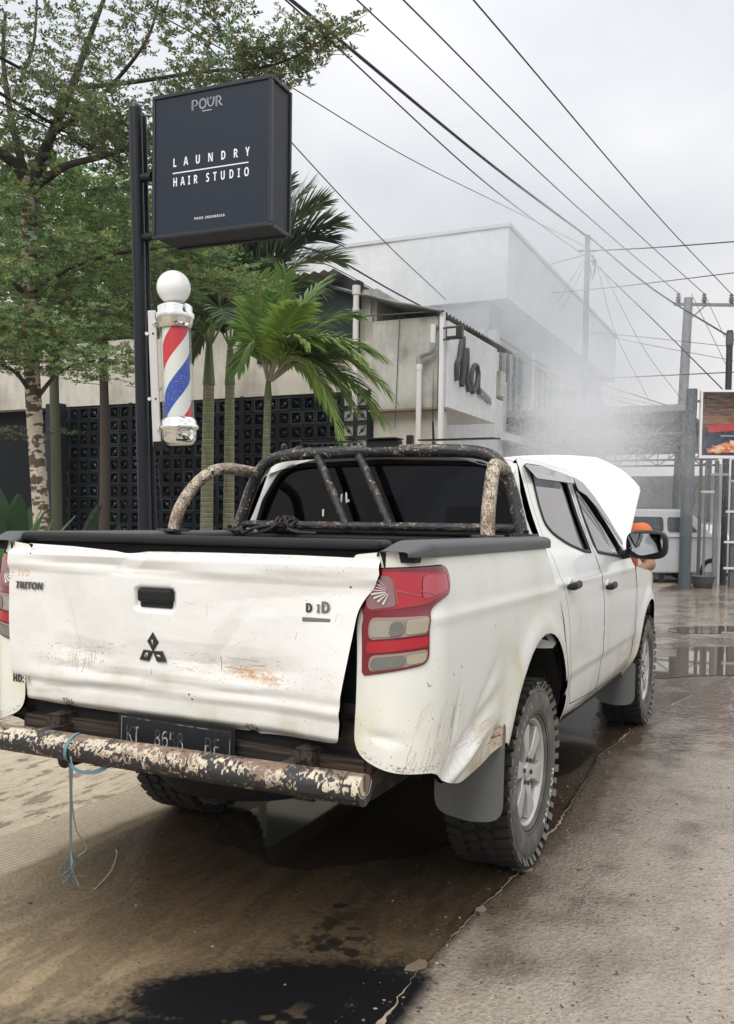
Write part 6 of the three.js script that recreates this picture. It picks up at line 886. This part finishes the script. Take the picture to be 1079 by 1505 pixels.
// =====================================================================
// shop sign on its pole, barber pole
// =====================================================================
const signDark = std(0.013, 0.017, 0.024, 0.5, { specularIntensity: 0.6, bumpMap: noiseTex(24, 0, 1, 51), bumpScale: 0.0008 }), chrome = std(0.82, 0.82, 0.80, 0.12, { metalness: 1 });
const P0 = atDepth(214, 780, 6.42), P1 = atDepth(203, 250, 6.42), pdir = P1.clone().sub(P0).normalize(), pfoot = P0.clone().addScaledVector(pdir, -P0.y / pdir.y);
{
  // the pole leans a little, and the sign leans with it
  const g = thing('shop_sign', 'dark navy square shop sign box on a black steel pole', 'sign', [pfoot.x, 0, pfoot.z]), o = V(-pfoot.x, 0, -pfoot.z), L = (...a) => atDepth(...a).add(o), up = pdir;
  const poleTop = L(199, 160, 6.42);
  put('pole', tube([V(0, 0, 0), poleTop], 0.046, 24, 2), std(0.008, 0.011, 0.017, 0.4, { specularIntensity: 0.6 }), g);
  put('pole', tube([L(211, 172, 6.5), L(217, 420, 6.5), L(227, 780, 6.5), V(0.075, 0, -0.08)], 0.022, 16, 12), std(0.012, 0.015, 0.02, 0.4, { specularIntensity: 0.6 }), g);
  put('pole_cap', new THREE.SphereGeometry(0.046, 20, 8, 0, 6.3, 0, 1.57).translate(poleTop.x, poleTop.y - 0.004, poleTop.z), std(0.012, 0.016, 0.022, 0.4), g);
  // box: corners of the front face
  const a = L(224, 352, 6.3), b = L(398, 331, 5.95), w = b.clone().sub(a), W = w.length(), ex = w.clone().normalize(), ey = up.clone().addScaledVector(ex, -up.dot(ex)).normalize(), ez = ex.clone().cross(ey).normalize(), H = L(391, 108, 5.93).sub(b).dot(ey), T = 0.27;
  const M = new THREE.Matrix4().makeBasis(ex, ey, ez).setPosition(a), inBox = (geo) => geo.applyMatrix4(M);
  put('box_body', inBox(box(W - 0.02, H - 0.02, T, W / 2, H / 2, -T / 2 - 0.006)), signDark, g);
  const face = canvasTex(1024, Math.round(1024 * H / W), (c, w, h) => {
    c.fillStyle = '#1c2736'; c.fillRect(0, 0, w, h); const q = rng(9); for (let i = 0; i < 60; i++) { c.globalAlpha = 0.05; c.fillStyle = i & 1 ? '#3a4655' : '#141b26'; c.fillRect(q() * w, q() * h, 4 + 60 * q(), 2 + 5 * q()); } c.globalAlpha = 1;
    c.fillStyle = '#e6edf2'; c.textBaseline = 'alphabetic';
    const spaced = (s, x0, x1, y, size, sx, bold) => { c.font = `${bold ? 'bold ' : ''}${size}px sans-serif`; const ws = [...s].map((ch) => c.measureText(ch).width * sx), tot = ws.reduce((a, b) => a + b, 0), gap = (x1 - x0 - tot) / (s.length - 1); let x = x0; [...s].forEach((ch, i) => { c.save(); c.translate(x, y); c.scale(sx, 1); c.fillText(ch, 0, 0); c.restore(); x += ws[i] + gap; }); };
    spaced('LAUNDRY', 0.165 * w, 0.835 * w, 0.512 * h, 92, 0.72, true);
    c.fillRect(0.165 * w, 0.553 * h, 0.66 * w, 9);
    spaced('HAIR', 0.165 * w, 0.388 * w, 0.652 * h, 92, 0.68, true); spaced('STUDIO', 0.46 * w, 0.832 * w, 0.652 * h, 92, 0.68, true);
    spaced('POUR INDONESIA', 0.36 * w, 0.625 * w, 0.912 * h, 26, 0.9, true);
    // line-drawn word mark
    c.strokeStyle = '#cfd6dc'; c.lineWidth = 3.2; const y0 = 0.058 * h, x0 = 0.335 * w, u = 1; const ol = (f) => { c.beginPath(); f(); c.stroke(); };
    for (const d of [0, 9]) { ol(() => { c.moveTo(x0 + d, y0 + 78); c.lineTo(x0 + d, y0 + 4); c.bezierCurveTo(x0 + 60 - d, y0 - 8, x0 + 62 - d, y0 + 46, x0 + 20 + d, y0 + 44); }); }
    for (const d of [0, 8]) ol(() => c.ellipse(x0 + 96, y0 + 38, 32 - d, 38 - d, 0, 0, 7));
    for (const d of [0, 9]) ol(() => { c.moveTo(x0 + 136 + d, y0); c.bezierCurveTo(x0 + 128 + d, y0 + 90, x0 + 206 - d, y0 + 90, x0 + 198 - d, y0); }); ol(() => c.arc(x0 + 167, y0 + 6, 5, 0, 7));
    for (const d of [0, 9]) ol(() => { c.moveTo(x0 + 214 + d, y0 + 78); c.lineTo(x0 + 214 + d, y0 + 4); c.bezierCurveTo(x0 + 268 - d, y0 - 8, x0 + 268 - d, y0 + 44, x0 + 236, y0 + 42); c.lineTo(x0 + 262 + d, y0 + 76); });
    c.fillRect(x0 + 92, y0 + 92, 84, 4);
  });
  const f = put('sign_face', inBox(new THREE.PlaneGeometry(W - 0.03, H - 0.03).translate(W / 2, H / 2, -0.003)), std(1, 1, 1, 0.45, { map: face, specularIntensity: 0.6 }), g);
  put('frame_edge', [inBox(rbox(W, 0.024, 0.034, W / 2, 0.011, -0.010, 0.004)), inBox(rbox(W, 0.024, 0.034, W / 2, H - 0.011, -0.010, 0.004)), inBox(rbox(0.024, H - 0.05, 0.032, 0.011, H / 2, -0.010, 0.004)), inBox(rbox(0.024, H - 0.05, 0.032, W - 0.011, H / 2, -0.010, 0.004)), inBox(rbox(0.022, H, 0.022, W - 0.008, H / 2, -T, 0.004)), inBox(rbox(0.022, 0.022, T - 0.05, W - 0.006, 0.008, -T / 2, 0.004)), inBox(rbox(0.022, 0.022, T - 0.05, W - 0.006, H - 0.008, -T / 2, 0.004)), inBox(rbox(W - 0.05, 0.022, 0.022, W / 2, 0.006, -T, 0.004))], std(0.022, 0.028, 0.036, 0.4, { specularIntensity: 0.7 }), g);
  for (const [p0, p1] of [[[206, 262, 6.42], [225, 259, 6.32]], [[209, 350, 6.42], [230, 346, 6.32]]]) put('bracket', tube([L(...p0), L(...p1)], 0.03, 14, 2), std(0.008, 0.011, 0.017, 0.4, { specularIntensity: 0.6 }), g);
}
{
  // barber pole on its wall plate
  const c0 = atDepth(264, 645, 6.28), c1 = atDepth(256, 440, 6.28), ax = c1.clone().sub(c0).normalize(), foot = c0.clone(), u = 6.28 / FOCAL;   // one photo pixel in metres
  const g = thing('barber_pole', 'chrome barber pole with red, white and blue stripes and white globe', 'barber pole', [foot.x, foot.y, foot.z]); g.quaternion.setFromUnitVectors(V(0, 1, 0), ax);
  const R = 23 * u, s = (pts, seg = 40) => lathe(pts.map(([x, y]) => [x * u, y * u]), seg);
  put('base_cup', s([[0, -10], [14, -10], [20, -8], [24, -2], [25, 8], [25, 12], [28, 13], [29, 16], [28, 19], [26, 20], [26, 24], [24, 28], [22, 30]]), chrome, g);
  put('top_collar', s([[22, 160], [24, 162], [26, 166], [27, 172], [28.5, 174], [28.5, 180], [26, 182], [26, 190], [24, 193], [16, 195], [15, 198], [0, 198]]), chrome, g);
  put('globe', new THREE.SphereGeometry(24.5 * u, 36, 24).translate(0, 219 * u, 0), std(0.88, 0.89, 0.9, 0.3, { clearcoat: 0.4 }), g);
  const stripe = canvasTex(512, 1024, (c, w, h) => { c.fillStyle = '#e2e2dc'; c.fillRect(0, 0, w, h); for (let k = -4; k < 6; k++) { c.fillStyle = k & 1 ? '#2348a8' : '#cc2330'; c.beginPath(); const y = h - k * 560, sl = 1120; c.moveTo(0, y); c.lineTo(w, y - sl); c.lineTo(w, y - sl - 300); c.lineTo(0, y - 300); c.closePath(); c.fill(); } const q = rng(17); for (let i = 0; i < 260; i++) { c.globalAlpha = 0.5; c.fillStyle = '#d9d6d2'; c.beginPath(); c.ellipse(q() * w, h * (0.45 + 0.55 * q()), 1 + 3 * q(), 2 + 9 * q(), q() - 0.5, 0, 7); c.fill(); } });
  const cy = new THREE.CylinderGeometry(19 * u, 19 * u, 132 * u, 40, 1, true).rotateY(2.2).translate(0, 95 * u, 0); put('striped_cylinder', cy, std(1, 1, 1, 0.5, { map: stripe }), g);
  put('glass_tube', new THREE.CylinderGeometry(22.5 * u, 22.5 * u, 134 * u, 40, 1, true).translate(0, 95 * u, 0), std(0.93, 0.95, 0.95, 0.03, { transmission: 1, thickness: 0, ior: 1.45, side: THREE.DoubleSide }), g);
  put('mounting_plate', rbox(12 * u, 200 * u, 5 * u, -38 * u, 92 * u, -22 * u, 0.004), std(0.62, 0.62, 0.60, 0.35, { metalness: 0.5 }), g);
  put('mount_arm', [rod(V(-36 * u, 172 * u, -22 * u), V(-22 * u, 170 * u, 0), 3 * u, 8), rod(V(-36 * u, 16 * u, -22 * u), V(-22 * u, 16 * u, 0), 3 * u, 8)], chrome, g);
  for (const y of [158, 62]) { put('bolt', new THREE.CylinderGeometry(2.6 * u, 2.6 * u, 4 * u, 12).rotateX(Math.PI / 2).translate(-46 * u, y * u, -19 * u), std(0.8, 0.8, 0.78, 0.3, { metalness: 0.6 }), g); put('bolt_hole', new THREE.CylinderGeometry(1.5 * u, 1.5 * u, 1.2 * u, 10).rotateX(Math.PI / 2).translate(-37 * u, y * u, -19.3 * u), rubber, g); }
  put('junction_box', [rbox(18 * u, 14 * u, 12 * u, -34 * u, -8 * u, -22 * u, 0.006)], rubber, g); put('lead_wire', tube([V(-34 * u, -14 * u, -18 * u), V(-30 * u, -20 * u, -14 * u), V(-38 * u, -40 * u, -22 * u), V(-36 * u, -90 * u, -24 * u)], 0.004, 5, 16), wireMat, g);
  put('vent_slot', [box(16 * u, 1.6 * u, 2 * u, 8 * u, -4 * u, 23 * u, 0.3)], rubber, g);
}
// =====================================================================
// small things: strap, rope, person, smoke
// =====================================================================
const T = (X, Y, Z) => street(X, Y, Z);
{
  const s = thing('tow_strap', 'pale blue strap knotted round the pipe bumper with loose frayed ends', 'strap', T(-1.34, 0, -0.31), TURN), blue = std(0.12, 0.24, 0.30, 0.8), grey = std(0.10, 0.12, 0.12, 0.8);
  const ring = []; for (let i = 0; i <= 30; i++) { const a = i / 30 * Math.PI * 2; ring.push(V(0.0485 * Math.cos(a), 0.637 + 0.0485 * Math.sin(a), 0.035 * Math.cos(a * 0.5 + 0.2) * (i / 30))); }
  const band = (pts, w, mat, name, ax = V(0, 0, 1)) => { const c = new THREE.CatmullRomCurve3(pts), P = [], I = [], n = pts.length * 6; for (let i = 0; i <= n; i++) { const p = c.getPoint(i / n), t = c.getTangent(i / n), d = ax.clone().addScaledVector(t, -ax.dot(t)).normalize().multiplyScalar(w / 2); P.push(p.x + d.x, p.y + d.y, p.z + d.z, p.x - d.x, p.y - d.y, p.z - d.z); if (i) { const a = (i - 1) * 2; I.push(a, a + 1, a + 2, a + 1, a + 3, a + 2); } } return put(name, geoFrom(P, null, null, I), mat, s); };
  blue.side = grey.side = THREE.DoubleSide;
  band(ring, 0.013, blue, 'loop'); band([V(-0.048, 0.62, 0.02), V(-0.05, 0.585, 0.035), V(-0.03, 0.57, 0.08), V(0.0, 0.588, 0.13)], 0.012, blue, 'tail', V(0, 1, 0));
  band([V(-0.05, 0.60, 0.02), V(-0.052, 0.5, 0.026), V(-0.05, 0.40, 0.024), V(-0.055, 0.30, 0.03)], 0.012, grey, 'hanging_end'); band([V(-0.05, 0.59, 0.03), V(-0.055, 0.48, 0.034), V(-0.05, 0.38, 0.05), V(-0.05, 0.33, 0.09), V(-0.06, 0.30, 0.06)], 0.006, grey, 'hanging_end');
  const r = rng(2); for (let i = 0; i < 9; i++) put('frayed_thread', tube([V(-0.055, 0.31, 0.03), V(-0.055 - 0.03 * r(), 0.28 - 0.05 * r(), 0.03 + 0.06 * (r() - 0.4)), V(-0.06 + 0.03 * (r() - 0.5), 0.24 - 0.04 * r(), 0.03 + 0.10 * (r() - 0.4))], 0.0016, 4, 8), i & 1 ? blue : grey, s);
  tag(put('dry_stalk', tube([onGround(140, 1308).add(V(0, 0.004, 0)), onGround(163, 1285).add(V(0, 0.012, 0)), onGround(172, 1262).add(V(0, 0.02, 0)), onGround(170, 1250).add(V(0, 0.004, 0))], 0.0022, 5, 14), std(0.4, 0.34, 0.22, 0.8)), 'thin dry curled stalk lying on brown pavement', 'stalk');
}
{
  const ropeMat = std(0.04, 0.036, 0.034, 0.9), g = thing('rope_coil', 'tangle of dark rope tied on the roll bar crossbar', 'rope', T(0.2, 1.33, -0.50), TURN), r = rng(6);
  for (let k = 0; k < 6; k++) { const pts = []; for (let i = 0; i <= 9; i++) { const a = i / 9 * 6.283 * (1 + 0.3 * r()); pts.push(V(0.04 * Math.sin(a) + 0.03, 0.05 + 0.03 * Math.cos(a) + 0.02 * (r() - 0.5), (k - 2.5) * 0.022 + 0.02 * (r() - 0.5) + 0.05)); } put('loop', tube(pts, 0.0075, 6, 50), ropeMat, g); }
  put('loose_end', tube([V(0, 0.05, 0.02), V(-0.05, 0.03, -0.08), V(-0.02, 0.005, -0.16), V(0.02, 0.03, -0.2)], 0.007, 6, 24), ropeMat, g); put('loose_end', tube([V(0, 0.03, 0.08), V(-0.04, 0.015, 0.16), V(0, 0.01, 0.24)], 0.007, 6, 20), ropeMat, g); put('loose_end', tube([V(-0.02, 0.06, 0.05), V(-0.03, 0.02, -0.02), V(-0.01, 0.0, -0.12)], 0.006, 6, 20), ropeMat, g);
}
// ---- the person bending over the engine ----
function body(res, size, centre, bones, k = 0.03) {   // smooth union of tapered capsules, meshed
  const mc = new MarchingCubes(res, new THREE.MeshStandardMaterial(), false, false, 120000); mc.isolation = 0; const h = size / 2; let q = 0;
  for (let z = 0; z < res; z++) for (let y = 0; y < res; y++) for (let x = 0; x < res; x++, q++) {
    const px = centre.x + (x / res * 2 - 1) * h, py = centre.y + (y / res * 2 - 1) * h, pz = centre.z + (z / res * 2 - 1) * h; let d = 1e3;
    for (const [a, b, ra, rb] of bones) { const bx = b.x - a.x, by = b.y - a.y, bz = b.z - a.z, t = clamp(((px - a.x) * bx + (py - a.y) * by + (pz - a.z) * bz) / (bx * bx + by * by + bz * bz || 1e-9)), e = Math.hypot(px - a.x - bx * t, py - a.y - by * t, pz - a.z - bz * t) - lerp(ra, rb, t), m = clamp(0.5 + 0.5 * (d - e) / k); d = lerp(d, e, m) - k * m * (1 - m); }
    mc.field[q] = -d;
  }
  mc.update(); const n = mc.count, P = mc.positionArray.slice(0, n * 3), N = mc.normalArray.slice(0, n * 3); for (let i = 0; i < n; i++) { P[i * 3] = centre.x + P[i * 3] * h; P[i * 3 + 1] = centre.y + P[i * 3 + 1] * h; P[i * 3 + 2] = centre.z + P[i * 3 + 2] * h; const l = Math.hypot(N[i * 3], N[i * 3 + 1], N[i * 3 + 2]) || 1; for (let c = 0; c < 3; c++) N[i * 3 + c] /= l; }
  return geoFrom(P, N, null, null);
}
{
  const p = thing('person', 'person in orange shirt and dark trousers bending over the open engine bay', 'person', T(4.40, 0, 0.46), TURN), q = V;   // -X is towards the engine
  const hip = q(0, 0.95, 0), chest = q(-0.22, 1.26, 0), neck = q(-0.34, 1.40, 0.0), sl = q(-0.27, 1.34, -0.19), sr = q(-0.27, 1.34, 0.19), el = q(-0.42, 1.10, -0.25), er = q(-0.36, 1.08, 0.27), wl = q(-0.62, 1.03, -0.16), wr = q(-0.58, 1.02, 0.18), head = q(-0.42, 1.47, 0.02);
  const legs = [[q(0, 0.93, -0.1), q(0.02, 0.5, -0.11), 0.095, 0.062], [q(0.02, 0.5, -0.11), q(0.05, 0.09, -0.12), 0.062, 0.043], [q(0.05, 0.06, -0.12), q(-0.12, 0.04, -0.13), 0.045, 0.035], [q(0, 0.93, 0.1), q(0.0, 0.5, 0.12), 0.095, 0.062], [q(0.0, 0.5, 0.12), q(0.06, 0.09, 0.14), 0.062, 0.043], [q(0.06, 0.06, 0.14), q(-0.11, 0.04, 0.16), 0.045, 0.035]];
  const arms = [[sl, el, 0.055, 0.042], [el, wl, 0.042, 0.028], [sr, er, 0.055, 0.042], [er, wr, 0.042, 0.028]];
  const fingers = (w, s) => { const o = [[w, w.clone().add(q(-0.08, -0.02, 0)), 0.028, 0.03]]; for (let i = 0; i < 4; i++) { const b = w.clone().add(q(-0.085, -0.02, (i - 1.5) * 0.021)), m = b.clone().add(q(-0.04, -0.012, 0)); o.push([b, m, 0.009, 0.0085], [m, m.clone().add(q(-0.018, -0.03, 0)), 0.0085, 0.007]); } const tb = w.clone().add(q(-0.03, -0.01, s * 0.03)); o.push([tb, tb.clone().add(q(-0.04, -0.02, s * 0.02)), 0.011, 0.009]); return o; };
  const headB = [[neck.clone().add(q(0.02, -0.03, 0)), head, 0.055, 0.06], [head, head.clone().add(q(-0.02, 0.07, 0)), 0.085, 0.09], [head.clone().add(q(-0.07, 0.0, 0)), head.clone().add(q(-0.05, -0.035, 0)), 0.05, 0.045], [head.clone().add(q(-0.105, 0.03, 0)), head.clone().add(q(-0.118, 0.005, 0)), 0.012, 0.016], [head.clone().add(q(0.0, 0.03, 0.09)), head.clone().add(q(0.0, 0.0, 0.088)), 0.016, 0.012], [head.clone().add(q(0.0, 0.03, -0.09)), head.clone().add(q(0.0, 0.0, -0.088)), 0.016, 0.012]];
  const trunk = [[hip, q(-0.1, 1.1, 0), 0.135, 0.125], [q(-0.1, 1.1, 0), chest, 0.125, 0.13], [sl, sr, 0.075, 0.075], [chest, neck, 0.12, 0.05]];
  const skin = std(0.32, 0.19, 0.12, 0.55);
  const bodyG = merge([body(72, 2.0, q(-0.1, 0.85, 0), [...legs, ...trunk.map(([a, b, c, d]) => [a, b, c - 0.02, d - 0.02]), ...arms]), body(56, 0.34, q(-0.42, 1.50, 0), headB, 0.015), body(48, 0.24, wl.clone().add(q(-0.07, -0.03, 0)), fingers(wl, 1), 0.006), body(48, 0.24, wr.clone().add(q(-0.07, -0.03, 0)), fingers(wr, -1), 0.006)]);
  put('body', bodyG, skin, p);
  put('shirt', body(64, 0.9, q(-0.15, 1.15, 0), [...trunk, [sl, sl.clone().lerp(el, 0.75), 0.075, 0.062], [sr, sr.clone().lerp(er, 0.75), 0.075, 0.062]], 0.04), std(0.62, 0.16, 0.05, 0.85), p);
  put('trousers', body(72, 1.2, q(0.02, 0.55, 0), [[hip, hip.clone().add(q(0, -0.04, 0)), 0.142, 0.142], ...[0, 1, 3, 4].map((i) => [legs[i][0], legs[i][1], legs[i][2] + 0.022, legs[i][3] + 0.022])], 0.04), std(0.05, 0.055, 0.07, 0.9), p);
  put('shoes', body(56, 0.6, q(0, 0.1, 0.02), [2, 5].map((i) => [legs[i][0].clone().add(q(0, -0.008, 0)), legs[i][1], 0.052, 0.042]), 0.01), rubber, p);
  put('hair', body(40, 0.34, q(-0.42, 1.53, 0.02), [[head.clone().add(q(0.03, 0.05, 0)), head.clone().add(q(0.0, 0.09, 0)), 0.088, 0.092]], 0.01), std(0.012, 0.011, 0.011, 0.6), p);
  for (const s of [-1, 1]) put('eye', new THREE.SphereGeometry(0.012, 10, 8).translate(head.x - 0.098, head.y + 0.04, head.z + s * 0.033), std(0.05, 0.04, 0.035, 0.2), p);
  put('mouth', rbox(0.008, 0.008, 0.045, head.x - 0.108, head.y - 0.035, head.z, 0.003), std(0.25, 0.1, 0.08, 0.6), p);
}
// ---- smoke from the engine: a mass of fine flakes, far too small and many to count, laid out cell by cell ----
{
  const r = rng(99), CELL = 0.4, levels = [30, 45, 68, 100, 150, 225, 340, 510, 760, 1140, 1700], e = 0.0025, FINE = 4;
  const flakes = (n) => { const P = [], I = []; for (let i = 0; i < n; i++) { const c = V((r() - 0.5) * CELL, (r() - 0.5) * CELL, (r() - 0.5) * CELL), a = V(r() - 0.5, r() - 0.5, r() - 0.5).normalize(), b = V(r() - 0.5, r() - 0.5, r() - 0.5).cross(a).normalize(); for (const k of [0, 2.094, 4.189]) P.push(c.x + e * (a.x * Math.cos(k) + b.x * Math.sin(k)), c.y + e * (a.y * Math.cos(k) + b.y * Math.sin(k)), c.z + e * (a.z * Math.cos(k) + b.z * Math.sin(k))); I.push(i * 3, i * 3 + 1, i * 3 + 2); } return geoFrom(P, null, null, I); };
  const puffs = [];   // [centre, radii, flakes per cell]
  const bank = (px, py, d, rx, ry, rz, amount) => puffs.push([atDepth(px, py, d), rx, ry, rz, amount]);
  const plume = (path, n, w0, w1, a0, a1) => { const c = new THREE.CatmullRomCurve3(path.map((p) => atDepth(...p))); for (let i = 0; i < n; i++) { const t = i / (n - 1), w = lerp(w0, w1, t); puffs.push([c.getPoint(t).add(V((r() - 0.5) * w, (r() - 0.5) * w, (r() - 0.5) * w)), w, w * 0.75, w, lerp(a0, a1, t)]); } };
  plume([[845, 690, 8.7], [830, 650, 10.5], [800, 600, 13], [775, 540, 16], [740, 450, 20]], 26, 0.34, 1.6, 750, 380);
  plume([[890, 690, 9], [880, 650, 12], [850, 610, 15], [830, 540, 19]], 14, 0.35, 1.3, 520, 420);
  bank(800, 600, 16.5, 1.3, 0.8, 1.6, 620); bank(760, 590, 19, 1.8, 1.1, 1.6, 900); bank(830, 520, 20, 1.6, 1.5, 1.8, 560); bank(690, 430, 20.3, 3.0, 1.5, 1.6, 1000); bank(740, 370, 20.8, 2.6, 1.2, 1.6, 900); bank(840, 440, 23, 2.4, 1.7, 2.2, 420); bank(890, 645, 17.5, 1.6, 0.5, 1.6, 300); bank(580, 400, 20.5, 2.6, 1.1, 1.4, 900); bank(480, 560, 13.4, 2.2, 1.0, 0.5, 60); bank(960, 715, 18.5, 1.6, 0.8, 1.4, 420);
  const den = new Map(); for (const [c, rx, ry, rz, am] of puffs) { const n = (v, q) => Math.floor((v + q) / CELL); for (let i = n(c.x, -2.2 * rx); i <= n(c.x, 2.2 * rx); i++) for (let j = Math.max(1, n(c.y, -2.2 * ry)); j <= n(c.y, 2.2 * ry); j++) for (let k = n(c.z, -2.2 * rz); k <= n(c.z, 2.2 * rz); k++) { const x = (i + 0.5) * CELL, y = (j + 0.5) * CELL, z = (k + 0.5) * CELL, d = ((x - c.x) / rx) ** 2 + ((y - c.y) / ry) ** 2 + ((z - c.z) / rz) ** 2, key = i + ',' + j + ',' + k; if (d < 4.8) den.set(key, (den.get(key) || 0) + am * Math.exp(-d * 1.1)); } }
  const slots = levels.map(() => []), eu = new THREE.Euler(), q = new THREE.Quaternion(), H = Math.PI / 2;
  for (const [key, d0] of den) { const [i, j, k] = key.split(',').map(Number), x = (i + 0.5) * CELL, y = (j + 0.5) * CELL, z = (k + 0.5) * CELL, [sx, sz] = streetOf(x, z); if (sz < -1.9 && sx < 14.7) continue; if (sz > -1.3 && sx < 3.2 && y < 2.2) continue; if (y < 8.6 && sz < -5.1 && sx > 18.0) continue; if (sx > 11.3 && sz < -3.8 && sx < 18.6 && y < 5.3) continue;
    const d = d0 * clamp((fbm(x * 0.8 + y * 0.9, z * 0.8 + y * 0.6 + 40, 3) - 0.22) * 3.0, 0.35, 1.5); if (d < 18) continue; let L = 0; while (L < levels.length - 1 && d > levels[L + 1]) L++; const f = L < levels.length - 1 ? (d - levels[L]) / (levels[L + 1] - levels[L]) : 0; if (r() < f) L++;
    eu.set(Math.floor(r() * 4) * H, Math.floor(r() * 4) * H, Math.floor(r() * 4) * H); slots[L].push(new THREE.Matrix4().compose(V(x, y, z), q.setFromEuler(eu), V(1, 1, 1))); }
  const smoke = new THREE.Group(); smoke.name = 'smoke'; smoke.userData = { kind: 'stuff', label: 'white smoke drifting from the open engine bay', category: 'smoke' }; scene.add(smoke);
  const mat = std(0.82, 0.85, 0.89, 1, { side: THREE.DoubleSide, transmission: 0.5, thickness: 0, specularIntensity: 0 }); let cells = 0, tot = 0;
  levels.forEach((n, L) => { if (!slots[L].length) return; const im = new THREE.InstancedMesh(flakes(n * FINE), mat, slots[L].length); slots[L].forEach((m, i) => im.setMatrixAt(i, m)); im.name = 'wisps'; im.userData = { kind: 'stuff' }; smoke.add(im); cells += slots[L].length; tot += n * slots[L].length; });
}
scene.traverse((o) => { if (o.isMesh) o.castShadow = o.receiveShadow = true; });
renderer.render(scene, camera);
